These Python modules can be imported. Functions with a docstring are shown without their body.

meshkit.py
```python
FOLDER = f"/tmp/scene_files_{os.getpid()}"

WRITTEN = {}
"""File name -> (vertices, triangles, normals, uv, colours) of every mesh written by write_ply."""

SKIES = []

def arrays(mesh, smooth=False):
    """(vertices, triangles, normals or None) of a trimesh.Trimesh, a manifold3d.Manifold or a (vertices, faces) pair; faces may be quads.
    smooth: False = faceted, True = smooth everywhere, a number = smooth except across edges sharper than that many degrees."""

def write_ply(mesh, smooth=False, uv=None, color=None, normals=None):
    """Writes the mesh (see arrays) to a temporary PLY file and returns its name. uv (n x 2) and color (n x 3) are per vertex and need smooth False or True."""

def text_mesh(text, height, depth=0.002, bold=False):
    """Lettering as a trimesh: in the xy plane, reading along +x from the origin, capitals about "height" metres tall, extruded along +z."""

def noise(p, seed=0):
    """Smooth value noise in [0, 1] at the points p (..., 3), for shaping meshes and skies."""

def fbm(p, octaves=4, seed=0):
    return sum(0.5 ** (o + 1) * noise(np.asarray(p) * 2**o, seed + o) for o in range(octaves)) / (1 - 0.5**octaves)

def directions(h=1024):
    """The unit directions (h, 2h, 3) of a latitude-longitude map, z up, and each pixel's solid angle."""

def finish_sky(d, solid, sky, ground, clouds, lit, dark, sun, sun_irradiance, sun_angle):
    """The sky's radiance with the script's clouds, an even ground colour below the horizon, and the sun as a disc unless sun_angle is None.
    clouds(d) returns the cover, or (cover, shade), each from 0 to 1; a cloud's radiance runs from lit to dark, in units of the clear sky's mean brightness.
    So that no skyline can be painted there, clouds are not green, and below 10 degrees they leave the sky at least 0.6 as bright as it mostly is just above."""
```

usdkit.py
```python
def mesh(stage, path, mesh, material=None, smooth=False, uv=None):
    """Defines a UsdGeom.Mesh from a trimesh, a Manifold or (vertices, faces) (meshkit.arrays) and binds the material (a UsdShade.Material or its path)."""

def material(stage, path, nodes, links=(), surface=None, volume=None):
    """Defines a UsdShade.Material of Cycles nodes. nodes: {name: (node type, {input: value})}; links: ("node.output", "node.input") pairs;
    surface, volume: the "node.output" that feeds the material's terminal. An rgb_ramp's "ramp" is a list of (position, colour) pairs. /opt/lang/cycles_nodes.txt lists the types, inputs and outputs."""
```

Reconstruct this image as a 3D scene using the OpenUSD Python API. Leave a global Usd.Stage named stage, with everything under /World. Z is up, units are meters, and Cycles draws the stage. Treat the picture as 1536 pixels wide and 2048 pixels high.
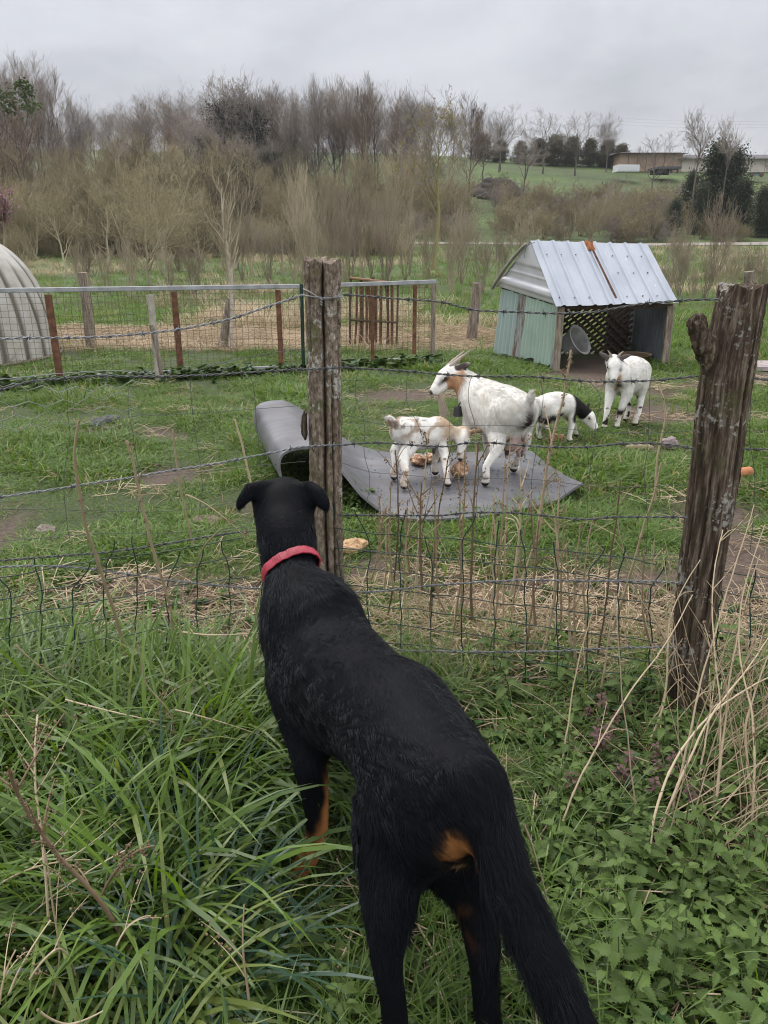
import math, random
import numpy as np, trimesh, usdkit, meshkit
from scipy.spatial import cKDTree
from shapely.geometry import Polygon
from pxr import Usd, UsdGeom, UsdLux, UsdShade, Gf, Sdf, Vt

stage = Usd.Stage.CreateInMemory()
UsdGeom.Xform.Define(stage, '/World')
UsdGeom.Scope.Define(stage, '/World/Looks')
PI = math.pi

# ------------------------------------------------------------------ camera, sky, daylight
CAM_H, PITCH = 1.6, math.radians(20.0)
cam = UsdGeom.Camera.Define(stage, '/World/camera')
cam.CreateHorizontalApertureAttr(24.0)
cam.CreateVerticalApertureAttr(32.0)
cam.CreateFocalLengthAttr(24.0)
cam.CreateClippingRangeAttr(Gf.Vec2f(0.05, 5000))
cam.AddTranslateOp().Set(Gf.Vec3d(0, 0, CAM_H))
cam.AddRotateXOp().Set(90.0 - math.degrees(PITCH))
cam.CreateExposureAttr(1.08)

SUN_EL, SUN_ROT = math.radians(58), math.radians(-35)
dome = UsdLux.DomeLight.Define(stage, '/World/sky')
dome.GetPrim().SetCustomDataByKey('label', 'grey overcast sky')
dome.GetPrim().SetCustomDataByKey('kind', 'structure')
sky_mat = usdkit.material(stage, '/World/Looks/sky', {
    'tc': ('texture_coordinate', {}),
    'sky': ('sky_texture', {'sky_type': 'single_scattering', 'sun_disc': False, 'sun_elevation': SUN_EL, 'sun_rotation': SUN_ROT}),
    'sep': ('separate_xyz', {}),
    'zz': ('math', {'math_type': 'maximum', 'value2': 0.0}),
    # cloud deck seen in perspective: direction divided by its height
    'add': ('math', {'math_type': 'add', 'value2': 0.32}),
    'dx': ('math', {'math_type': 'divide'}), 'dy': ('math', {'math_type': 'divide'}),
    'cmb': ('combine_xyz', {'z': 0.7}),
    'n1': ('noise_texture', {'scale': 1.5, 'detail': 5.0, 'roughness': 0.52, 'distortion': 0.5}),
    'n2': ('noise_texture', {'scale': 4.0, 'detail': 4.0, 'roughness': 0.55}),
    'mixn': ('mix_float', {'fac': 0.3}),
    'ramp': ('rgb_ramp', {'ramp': [(0.34, (0.74, 0.75, 0.79)), (0.5, (0.955, 0.96, 1.01)), (0.66, (1.12, 1.125, 1.175))]}),
    'lum': ('map_range', {'range_type': 'smoothstep', 'from_min': 0.0, 'from_max': 1.0, 'to_min': 2.52, 'to_max': 9.0}),
    'mul': ('vector_math', {'math_type': 'scale'}),
    'mix': ('mix_color', {'fac': 0.94, 'use_clamp': False}),
    'bg': ('background_shader', {'strength': 0.1}),
}, [('tc.generated', 'sep.vector'), ('tc.generated', 'sky.vector'), ('sep.z', 'zz.value1'), ('zz.value', 'add.value1'),
    ('sep.x', 'dx.value1'), ('add.value', 'dx.value2'), ('sep.y', 'dy.value1'), ('add.value', 'dy.value2'),
    ('dx.value', 'cmb.x'), ('dy.value', 'cmb.y'), ('cmb.vector', 'n1.vector'), ('cmb.vector', 'n2.vector'),
    ('n1.fac', 'mixn.a'), ('n2.fac', 'mixn.b'), ('mixn.result', 'ramp.fac'), ('zz.value', 'lum.value'),
    ('ramp.color', 'mul.vector1'), ('lum.result', 'mul.scale'), ('sky.color', 'mix.a'), ('mul.vector', 'mix.b'),
    ('mix.result', 'bg.color')], surface='bg.background')
UsdShade.MaterialBindingAPI.Apply(dome.GetPrim()).Bind(sky_mat)

sun = UsdLux.DistantLight.Define(stage, '/World/sun')
sun.CreateNormalizeAttr(True)
sun.CreateIntensityAttr(0.4)
sun.CreateAngleAttr(40.0)
sun.CreateColorAttr(Gf.Vec3f(1.0, 0.985, 0.96))
sun.AddRotateZOp().Set(-math.degrees(SUN_ROT))
sun.AddRotateXOp().Set(-(90.0 - math.degrees(SUN_EL)))

# ------------------------------------------------------------------ helpers
Fw = np.array([0, math.cos(PITCH), -math.sin(PITCH)])
Up = np.array([0, math.sin(PITCH), math.cos(PITCH)])
EYE = np.array([0, 0, CAM_H])

def ray(px, py):
    return np.array([1.0, 0, 0]) * (px - 768) / 1536.0 + Fw - Up * (py - 1024) / 1536.0

def at_y(px, py, Y):                 # the point on a photograph's sight line at forward distance Y metres
    r = ray(px, py)
    return EYE + r * (Y / r[1])

def at_z(px, py, z=0.0):             # ... at height z
    r = ray(px, py)
    return EYE + r * ((z - CAM_H) / r[2])

def at_t(px, py, t):                 # ... at depth t along the view axis
    return EYE + ray(px, py) * t

def project(p):
    d = np.asarray(p, float) - EYE
    t = d @ Fw
    return np.stack([768 + 1536 * d[..., 0] / t, 1024 - 1536 * (d @ Up) / t], -1), t

def sstep(a, b, x):
    t = np.clip((np.asarray(x, float) - a) / (b - a), 0, 1)
    return t * t * (3 - 2 * t)

def terr(x, y):
    x, y = np.asarray(x, float), np.asarray(y, float)
    z = 0.72 * np.clip((y - 16) / 44, 0, 1.6) ** 2
    crest = 13.2 + 2.0 * sstep(60, -80, x)
    z = z + crest * sstep(64, 170, y) + np.clip(y - 170, 0, 400) * 0.03
    p = np.stack([x * 0.9, y * 0.9, 0 * x], -1)
    near = sstep(30, 12, y)
    z = z + near * 0.05 * (meshkit.fbm(p, 3, 3) - 0.5) + near * 0.018 * (meshkit.fbm(p * 4.5, 3, 8) - 0.5)
    far = sstep(30, 90, y)
    z = z + far * 1.2 * (meshkit.fbm(np.stack([x * 0.04, y * 0.04, 0 * x], -1), 3, 5) - 0.5)
    return z

def ground_at(px, py):
    p = at_z(px, py, 0)
    for _ in range(6):
        p = at_z(px, py, float(terr(p[0], p[1])))
    return p

names = {}
def numbered(name, where='/World'):
    k = names.get((where, name), 0)
    names[(where, name)] = k + 1
    return name if k == 0 else '%s_%03d' % (name, k)

locs = {}
def tagp(prim, label=None, cat=None, group=None, kind=None):
    for k, v in (('label', label), ('category', cat), ('group', group), ('kind', kind)):
        if v: prim.SetCustomDataByKey(k, v)

def thing(name, label, cat, loc=(0, 0, 0), group=None, kind=None):
    path = '/World/' + numbered(name)
    x = UsdGeom.Xform.Define(stage, path)
    x.AddTranslateOp().Set(Gf.Vec3d(*map(float, loc)))
    tagp(x.GetPrim(), label, cat, group, kind)
    locs[path] = np.asarray(loc, float)
    return path

def mnormals(v, f):
    n = np.zeros_like(v)
    c = np.cross(v[f[:, 1]] - v[f[:, 0]], v[f[:, 2]] - v[f[:, 0]])
    for k in range(3):
        for j in range(3):
            n[:, j] += np.bincount(f[:, k], c[:, j], len(v))
    return n / np.maximum(np.linalg.norm(n, axis=1, keepdims=True), 1e-20)

def rawmesh(path, v, f, mat=None, smooth=False, col=None):
    v, f = np.asarray(v, float), np.asarray(f, int)
    if f.shape[1] == 4:
        f = np.vstack([f[:, [0, 1, 2]], f[:, [0, 2, 3]]])
    m = UsdGeom.Mesh.Define(stage, path)
    m.CreatePointsAttr(Vt.Vec3fArray.FromNumpy(v.astype(np.float32)))
    m.CreateFaceVertexCountsAttr(Vt.IntArray.FromNumpy(np.full(len(f), 3, np.int32)))
    m.CreateFaceVertexIndicesAttr(Vt.IntArray.FromNumpy(f.astype(np.int32).ravel()))
    m.CreateSubdivisionSchemeAttr('none')
    if smooth:
        m.CreateNormalsAttr(Vt.Vec3fArray.FromNumpy(mnormals(v, f).astype(np.float32)))
        m.SetNormalsInterpolation('vertex')
    if col is not None:
        UsdGeom.PrimvarsAPI(m).CreatePrimvar('col', Sdf.ValueTypeNames.Color3fArray, 'vertex').Set(Vt.Vec3fArray.FromNumpy(np.asarray(col, np.float32)))
    if mat is not None:
        UsdShade.MaterialBindingAPI.Apply(m.GetPrim()).Bind(mat)
    return m

def vf(mesh):
    if isinstance(mesh, tuple): return np.asarray(mesh[0], float), np.asarray(mesh[1], int)
    if hasattr(mesh, 'to_mesh'):
        mm = mesh.to_mesh(); return np.asarray(mm.vert_properties[:, :3], float), np.asarray(mm.tri_verts, int)
    return np.asarray(mesh.vertices, float), np.asarray(mesh.faces, int)

def part(parent, name, mesh, mat, smooth=False, col=None, label=None, world=True, kind=None):
    """A mesh of its own under a thing or a part; vertices in world space unless world is False."""
    path = parent + '/' + numbered(name, parent)
    v, f = vf(mesh)
    root = '/'.join(parent.split('/')[:3])
    if world: v = v - locs.get(root, np.zeros(3))
    if smooth is True or smooth is False:
        m = rawmesh(path, v, f, mat, smooth, col)
    else:
        if f.shape[1] == 4: f = np.vstack([f[:, [0, 1, 2]], f[:, [0, 2, 3]]])
        m = usdkit.mesh(stage, path, trimesh.Trimesh(v, f, process=False), mat, smooth=smooth)
    tagp(m.GetPrim(), label, kind=kind)
    return path

def top(name, mesh, mat, label, cat=None, smooth=False, col=None, group=None, kind=None):
    """A thing (or a piece of the setting) that is one mesh."""
    path = '/World/' + numbered(name)
    v, f = vf(mesh)
    if smooth is True or smooth is False:
        m = rawmesh(path, v, f, mat, smooth, col)
    else:
        if f.shape[1] == 4: f = np.vstack([f[:, [0, 1, 2]], f[:, [0, 2, 3]]])
        m = usdkit.mesh(stage, path, trimesh.Trimesh(v, f, process=False), mat, smooth=smooth)
    tagp(m.GetPrim(), label, cat, group, kind)
    return path

UsdGeom.Scope.Define(stage, '/World/Looks')
def proto(name):
    """A class prim that holds the parts of a kind; copies refer to it."""
    path = '/World/Looks/' + numbered(name, '/kinds')
    stage.CreateClassPrim(path)
    return path

def copy_of(proto_path, name, label, cat, loc, rotz=0.0, scale=1.0, group=None, tilt=(0, 0)):
    path = '/World/' + numbered(name)
    x = UsdGeom.Xform.Define(stage, path)
    x.AddTranslateOp().Set(Gf.Vec3d(*map(float, loc)))
    x.AddRotateXYZOp().Set(Gf.Vec3f(float(tilt[0]), float(tilt[1]), float(math.degrees(rotz))))
    s = (scale,) * 3 if np.ndim(scale) == 0 else scale
    x.AddScaleOp().Set(Gf.Vec3f(*map(float, s)))
    pr = x.GetPrim()
    pr.GetReferences().AddInternalReference(proto_path)
    pr.SetInstanceable(True)
    tagp(pr, label, cat, group)
    return path

def scatter(name, label, protos, pos, rotz, scale, idx, tilt=None, kind='stuff', mats=None):
    """Uncountable growth: one PointInstancer. protos: list of (v, f, material)."""
    path = '/World/' + numbered(name)
    pi = UsdGeom.PointInstancer.Define(stage, path)
    UsdGeom.Scope.Define(stage, path + '/kinds')
    targets = []
    for i, pr in enumerate(protos):
        q = '%s/kinds/clump_%03d' % (path, i)
        rawmesh(q, pr[0], pr[1], pr[2], pr[3] if len(pr) > 3 else False, pr[4] if len(pr) > 4 else None)
        targets.append(q)
    pi.CreatePrototypesRel().SetTargets(targets)
    pi.CreateProtoIndicesAttr(Vt.IntArray.FromNumpy(np.asarray(idx, np.int32)))
    pi.CreatePositionsAttr(Vt.Vec3fArray.FromNumpy(np.asarray(pos, np.float32)))
    h = np.asarray(rotz, float) / 2
    if tilt is None: tilt = np.zeros((len(h), 2))
    # quaternion: tilt about x,y then turn about z
    tx, ty = tilt[:, 0] / 2, tilt[:, 1] / 2
    qz = np.stack([np.cos(h), 0 * h, 0 * h, np.sin(h)], 1)
    qt = np.stack([np.ones_like(h), tx, ty, 0 * h], 1)
    qt /= np.linalg.norm(qt, axis=1, keepdims=True)
    w1, x1, y1, z1 = qt.T; w2, x2, y2, z2 = qz.T
    q = np.stack([w1*w2 - x1*x2 - y1*y2 - z1*z2, w1*x2 + x1*w2 + y1*z2 - z1*y2, w1*y2 - x1*z2 + y1*w2 + z1*x2, w1*z2 + x1*y2 - y1*x2 + z1*w2], 1)
    pi.CreateOrientationsAttr(Vt.QuathArray([Gf.Quath(float(a), float(b), float(c), float(d)) for a, b, c, d in q]))
    s = np.asarray(scale, float)
    if s.ndim == 1: s = np.stack([s] * 3, 1)
    pi.CreateScalesAttr(Vt.Vec3fArray.FromNumpy(s.astype(np.float32)))
    tagp(pi.GetPrim(), label, kind=kind)
    return path

# ---- shapes
def lathe(profile, n=48):
    pr = np.asarray(profile, float); k = len(pr)
    th = np.arange(n) * 2 * PI / n
    V = np.stack([pr[:, None, 0] * np.cos(th), pr[:, None, 0] * np.sin(th), np.repeat(pr[:, 1:2], n, 1)], -1).reshape(-1, 3)
    i, j = np.meshgrid(np.arange(k - 1), np.arange(n), indexing='ij')
    a, b = i * n + j, i * n + (j + 1) % n
    return V, np.stack([a, b, b + n, a + n], -1).reshape(-1, 4)
def place(mesh, R, t):
    v, f = vf(mesh); return v @ np.asarray(R).T + t, f
def rot(ax, deg):
    return trimesh.transformations.rotation_matrix(math.radians(deg), ax)[:3, :3]
def perp(T, rng):
    r = rng.normal(size=T.shape)
    r -= T * (r * T).sum(-1, keepdims=True)
    return r / (np.linalg.norm(r, axis=-1, keepdims=True) + 1e-9)

def join(meshes):
    vs, fs, n = [], [], 0
    for m in meshes:
        v, f = vf(m)
        if f.shape[1] == 4: f = np.vstack([f[:, [0, 1, 2]], f[:, [0, 2, 3]]])
        vs.append(v); fs.append(f + n); n += len(v)
    return np.vstack(vs), np.vstack(fs)

def tubes(P, R, sides=4, cap=False):
    """n polylines of k points (n,k,3) as tubes of radius (n,k)."""
    P, R = np.asarray(P, float), np.asarray(R, float)
    if P.ndim == 2: P, R = P[None], np.atleast_2d(R)
    n, k, _ = P.shape
    R = np.broadcast_to(R, (n, k))
    T = np.gradient(P, axis=1) if k > 2 else np.repeat(P[:, 1:] - P[:, :1], 2, 1)
    T /= np.linalg.norm(T, axis=2, keepdims=True) + 1e-12
    m = T.mean(1, keepdims=True)
    ref = np.where(np.abs(m[..., 2:]) < 0.8 * np.linalg.norm(m, axis=2, keepdims=True), np.array([0, 0, 1.0]), np.array([1.0, 0.1, 0]))
    A = np.cross(T, np.broadcast_to(ref, T.shape)); A /= np.linalg.norm(A, axis=2, keepdims=True) + 1e-12
    B = np.cross(T, A)
    ang = np.arange(sides) * 2 * PI / sides
    V = P[:, :, None] + R[:, :, None, None] * (np.cos(ang)[:, None] * A[:, :, None] + np.sin(ang)[:, None] * B[:, :, None])
    i, j = np.meshgrid(np.arange(k - 1), np.arange(sides), indexing='ij')
    a, b = i * sides + j, i * sides + (j + 1) % sides
    q = np.stack([a, a + sides, b + sides, b], -1).reshape(-1, 4)
    F = (q[None] + (np.arange(n) * k * sides)[:, None, None]).reshape(-1, 4)
    V = V.reshape(-1, 3)
    F = np.vstack([F[:, [0, 1, 2]], F[:, [0, 2, 3]]])
    if cap:
        c = []
        for s in range(n):
            o = s * k * sides
            for jj in range(1, sides - 1):
                c.append([o, o + jj, o + jj + 1]); e = o + (k - 1) * sides; c.append([e, e + jj + 1, e + jj])
        F = np.vstack([F, np.array(c)])
    return V, F

def ribbons(P, W, S):
    """n blades: polylines (n,k,3), half width (n,k), side vectors (n,k,3); a fold down the middle is left out."""
    n, k, _ = P.shape
    V = np.stack([P - S * W[..., None], P + S * W[..., None]], 2).reshape(-1, 3)
    i = np.arange(k - 1) * 2
    q = np.stack([i, i + 1, i + 3, i + 2], 1)
    F = (q[None] + (np.arange(n) * k * 2)[:, None, None]).reshape(-1, 4)
    return V, np.vstack([F[:, [0, 1, 2]], F[:, [0, 2, 3]]])

def smooth_line(pts, n):
    """Catmull-Rom through pts, n points evenly by chord."""
    pts = np.asarray(pts, float)
    if len(pts) == 2: return pts[0] + (pts[1] - pts[0]) * np.linspace(0, 1, n)[:, None]
    d = np.r_[0, np.cumsum(np.linalg.norm(np.diff(pts, axis=0), axis=1) ** 0.7 + 1e-9)]
    from scipy.interpolate import PchipInterpolator
    u = np.linspace(0, d[-1], n)
    return np.stack([PchipInterpolator(d, pts[:, i])(u) for i in range(pts.shape[1])], 1)

def box_between(a, b, w, h, up=(0, 0, 1)):
    """A bar of section w x h from a to b."""
    a, b = np.asarray(a, float), np.asarray(b, float)
    t = b - a; L = np.linalg.norm(t); t = t / L
    s = np.cross(t, up); s /= np.linalg.norm(s); u = np.cross(s, t)
    c = min(w, h) * 0.12
    sec = [(-w/2 + c, -h/2), (w/2 - c, -h/2), (w/2, -h/2 + c), (w/2, h/2 - c), (w/2 - c, h/2), (-w/2 + c, h/2), (-w/2, h/2 - c), (-w/2, -h/2 + c)]
    v = np.array([p + s * x + u * y for p in (a, b) for x, y in sec])
    f = [[i, (i + 1) % 8, 8 + (i + 1) % 8, 8 + i] for i in range(8)]
    F = [[x[0], x[1], x[2]] for x in f] + [[x[0], x[2], x[3]] for x in f]
    for i in range(1, 7): F += [[0, i + 1, i], [8, 8 + i, 8 + i + 1]]
    return v, np.array(F)

def rough(mesh, amp, freq, seed=0):
    v, f = vf(mesh)
    n = mnormals(v, f)
    return v + n * (amp * (meshkit.fbm(v * freq + 17.3 * seed, 3, seed) - 0.5) * 2)[:, None], f

def M(name, nodes, links, surface='p.BSDF', volume=None):
    return usdkit.material(stage, '/World/Looks/' + name, nodes, links, surface=surface, volume=volume)

def plain(name, color, rough_=0.6, spec=0.4, metal=0.0, var=0.25, scale=12.0, bump=0.0, bscale=80.0, island=0.0, sheen=0.0):
    """Base colour with soft mottling, and optionally a fine bump and a tone per loose piece."""
    c = np.array(color, float)
    nodes = {'g': ('geometry', {}), 'n': ('noise_texture', {'scale': scale, 'detail': 5.0, 'roughness': 0.6}),
             'r': ('rgb_ramp', {'ramp': [(0.3, tuple(c * (1 - var))), (0.7, tuple(c * (1 + var)))]}),
             'p': ('principled_bsdf', {'roughness': rough_, 'specular_ior_level': spec, 'metallic': metal, 'sheen_weight': sheen})}
    links = [('g.position', 'n.vector'), ('n.fac', 'r.fac')]
    out = 'r.color'
    if island:
        nodes['im'] = ('map_range', {'from_min': 0.0, 'from_max': 1.0, 'to_min': 1 - island, 'to_max': 1 + island})
        nodes['is'] = ('vector_math', {'math_type': 'scale'})
        links += [('g.random_per_island', 'im.value'), ('im.result', 'is.scale'), (out, 'is.vector1')]
        out = 'is.vector'
    links.append((out, 'p.base_color'))
    if bump:
        nodes['bn'] = ('noise_texture', {'scale': bscale, 'detail': 4.0}); nodes['b'] = ('bump', {'strength': bump, 'distance': 0.01})
        links += [('g.position', 'bn.vector'), ('bn.fac', 'b.height'), ('b.normal', 'p.normal')]
    return M(name, nodes, links)

def leaf_mat(name, c1, c2, rough_=0.5, trans=0.35, spec=0.3, attr=False, old=None):
    """Leaves and blades: tone differs by piece and by copy; some light passes through."""
    nodes = {'g': ('geometry', {}), 'o': ('object_info', {}), 'a': ('math', {'math_type': 'add'}), 'f': ('math', {'math_type': 'fraction'}),
             'r': ('rgb_ramp', {'ramp': [(0.0, c1), (1.0, c2)] if old is None else [(0.0, c1), (0.94, c2), (0.965, old), (1.0, old)]}),
             'p': ('principled_bsdf', {'roughness': rough_, 'specular_ior_level': spec}),
             't': ('translucent_bsdf', {}), 'hs': ('hsv', {'saturation': 1.15, 'value': 1.25, 'hue': 0.49}),
             'mx': ('mix_closure', {'fac': trans})}
    links = [('g.random_per_island', 'a.value1'), ('o.random', 'a.value2'), ('a.value', 'f.value1'), ('f.value', 'r.fac')]
    out = 'r.color'
    if attr:
        nodes['at'] = ('attribute', {'attribute': 'col'}); nodes['ml'] = ('mix_color', {'blend_type': 'multiply', 'fac': 1.0})
        links += [('at.color', 'ml.a'), (out, 'ml.b')]; out = 'ml.result'
    links += [(out, 'p.base_color'), (out, 'hs.color'), ('hs.color', 't.color'), ('p.BSDF', 'mx.closure1'), ('t.BSDF', 'mx.closure2')]
    return M(name, nodes, links, surface='mx.closure')
# ------------------------------------------------------------------ ground
MUD = [  # photo-read bare patches: x, y, radius x, radius y, weight
    (0.1, 3.35, 1.5, 0.32, 1.0), (-0.9, 3.35, 0.9, 0.35, 0.9), (1.3, 3.3, 1.0, 0.45, .9), (-1.6, 5.2, 0.5, 0.4, 0.8), (-1.2, 4.4, 0.5, 0.3, 0.7),
    (2.45, 8.9, 1.1, 0.65, 1.2), (2.9, 9.9, 0.8, 0.8, 1.5), (2.6, 7.3, 0.6, 0.45, 0.8), (2.3, 5.9, 0.7, 0.35, 0.8), (1.6, 5.95, .7, .3, 0.7), (2.3, 4.6, 0.5, 0.5, 1.1),
    (1.9, 4.0, 0.5, 0.4, 0.6), (0.25, 8.0, 0.8, 0.3, 0.7), (1.5, 9.3, 0.5, 0.3, 0.8), (4.6, 9.0, 0.6, 0.4, 0.9), (-2.6, 6.4, 0.6, 0.3, 0.6), (-.4, 5.1, .5, .5, .7), (-2.2, 4.1, 0.7, 0.3, 0.5)]

def mud(x, y):
    x, y = np.asarray(x, float), np.asarray(y, float)
    m = 0.0 * x
    for a, b, rx, ry, w in MUD:
        m = np.maximum(m, w * np.exp(-((x - a) / rx) ** 2 - ((y - b) / ry) ** 2))
    n = meshkit.fbm(np.stack([x * 1.6, y * 1.6, 0 * x], -1), 4, 21)
    inside = sstep(2.5, 2.9, y) * sstep(16, 13, y)
    return np.clip((m * 0.75 + (n - 0.5) * 1.8 - 0.27) * 2.6, 0, 1) * inside

def strawy(x, y):
    x, y = np.asarray(x, float), np.asarray(y, float)
    n = meshkit.fbm(np.stack([x * 1.1, y * 1.1, 0 * x], -1), 3, 33)
    band = sstep(10.9, 11.6, y) * sstep(14.6, 13.4, y) * sstep(-6.5, -5.4, x) * sstep(2.3, 1.5, x)
    s = np.clip(band * 2.2 * (0.4 + n) - 0.35, 0, 1)
    n2 = meshkit.fbm(np.stack([x * 2.2, y * 2.2, 0 * x], -1), 3, 35)
    near = sstep(2.45, 2.75, y) * sstep(3.9, 3.3, y)
    return np.maximum(s, np.clip(near * (n2 * 2.2 - 0.95), 0, 0.6))

def spaced(fine0, fine1, step, far, grow):
    a, s = [fine0], step
    while a[-1] < fine1: a.append(a[-1] + step)
    while a[-1] < far:
        s *= grow; a.append(a[-1] + s)
    return np.array(a)

gy = np.r_[-40, -20, -8, -3, spaced(-1.0, 13.0, 0.07, 900, 1.035)]
gxp = spaced(0.0, 5.0, 0.07, 500, 1.06)
gx = np.r_[-gxp[::-1], gxp[1:]]
GX, GY = np.meshgrid(gx, gy)
GZ = terr(GX, GY)
mudv, strv = mud(GX, GY), strawy(GX, GY)
GZ = GZ - 0.02 * mudv * (GY < 20) + 0.012 * (meshkit.fbm(np.stack([GX * 9, GY * 9, 0 * GX], -1), 2, 77) - .5) * (0.4 + mudv) * (GY < 20)
gv = np.stack([GX, GY, GZ], -1).reshape(-1, 3)
ny_, nx_ = GX.shape
ii, jj = np.meshgrid(np.arange(ny_ - 1), np.arange(nx_ - 1), indexing='ij')
aa = ii * nx_ + jj
gf = np.stack([aa, aa + 1, aa + nx_ + 1, aa + nx_], -1).reshape(-1, 4)
gcol = np.stack([mudv, strv, sstep(9, 22, GY)], -1).reshape(-1, 3)
ground_mat = M('ground', {
    'g': ('geometry', {}), 'at': ('attribute', {'attribute': 'col'}), 'sep': ('separate_color', {}),
    'n1': ('noise_texture', {'scale': 3.0, 'detail': 6.0, 'roughness': 0.65}),
    'n2': ('noise_texture', {'scale': 40.0, 'detail': 5.0, 'roughness': 0.7}),
    'nf': ('noise_texture', {'scale': 0.09, 'detail': 8.0, 'roughness': 0.7}),
    'turf': ('rgb_ramp', {'ramp': [(0.3, (0.022, 0.032, 0.010)), (0.55, (0.045, 0.062, 0.018)), (0.75, (0.08, 0.085, 0.03))]}),
    'soil': ('rgb_ramp', {'ramp': [(0.3, (0.045, 0.030, 0.022)), (0.55, (0.095, 0.068, 0.052)), (0.75, (0.15, 0.112, 0.088))]}),
    'strw': ('rgb_ramp', {'ramp': [(0.32, (0.12, 0.08, 0.055)), (0.5, (0.30, 0.205, 0.14)), (0.7, (0.46, 0.34, 0.24))]}),
    'fld': ('rgb_ramp', {'ramp': [(0.3, (0.045, 0.052, 0.022)), (0.5, (0.062, 0.090, 0.026)), (0.68, (0.088, 0.135, 0.032))]}),
    'm1': ('mix_color', {}), 'm2': ('mix_color', {}), 'm3': ('mix_color', {}),
    'b': ('bump', {'strength': 0.7, 'distance': 0.02}),
    'p': ('principled_bsdf', {'roughness': 0.82, 'specular_ior_level': 0.25})},
    [('g.position', 'n1.vector'), ('g.position', 'n2.vector'), ('g.position', 'nf.vector'), ('at.color', 'sep.color'),
     ('n2.fac', 'turf.fac'), ('n2.fac', 'soil.fac'), ('n2.fac', 'strw.fac'), ('nf.fac', 'fld.fac'),
     ('turf.color', 'm1.a'), ('fld.color', 'm1.b'), ('sep.b', 'm1.fac'), ('m1.result', 'm2.a'), ('soil.color', 'm2.b'), ('sep.r', 'm2.fac'),
     ('m2.result', 'm3.a'), ('strw.color', 'm3.b'), ('sep.g', 'm3.fac'), ('m3.result', 'p.base_color'),
     ('n2.fac', 'b.height'), ('b.normal', 'p.normal')])
top('ground', (gv, gf), ground_mat, 'grassy ground of the paddock and the fields beyond', smooth=True, col=gcol, kind='structure')

# the lane that crosses behind the field
lx = np.linspace(-120, 160, 220)
def lane_y(x): return 61.5 + 0.5 * np.sin(x * 0.05) + 0.004 * x
ly = lane_y(lx)
lane = []
for w, e in ((-1.5, 0.05), (-0.7, 0.09), (0.7, 0.09), (1.5, 0.05)):
    lane.append(np.stack([lx, ly + w, terr(lx, ly + w) + e], 1))
lane = np.stack(lane, 1)
i, j = np.meshgrid(np.arange(len(lx) - 1), np.arange(3), indexing='ij')
a = i * 4 + j
top('country_lane', (lane.reshape(-1, 3), np.stack([a, a + 4, a + 5, a + 1], -1).reshape(-1, 4)), plain('lane', (0.24, 0.215, 0.19), 0.85, 0.2, scale=1.5), 'pale narrow lane crossing the field below the hill', smooth=True, kind='structure')
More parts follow.
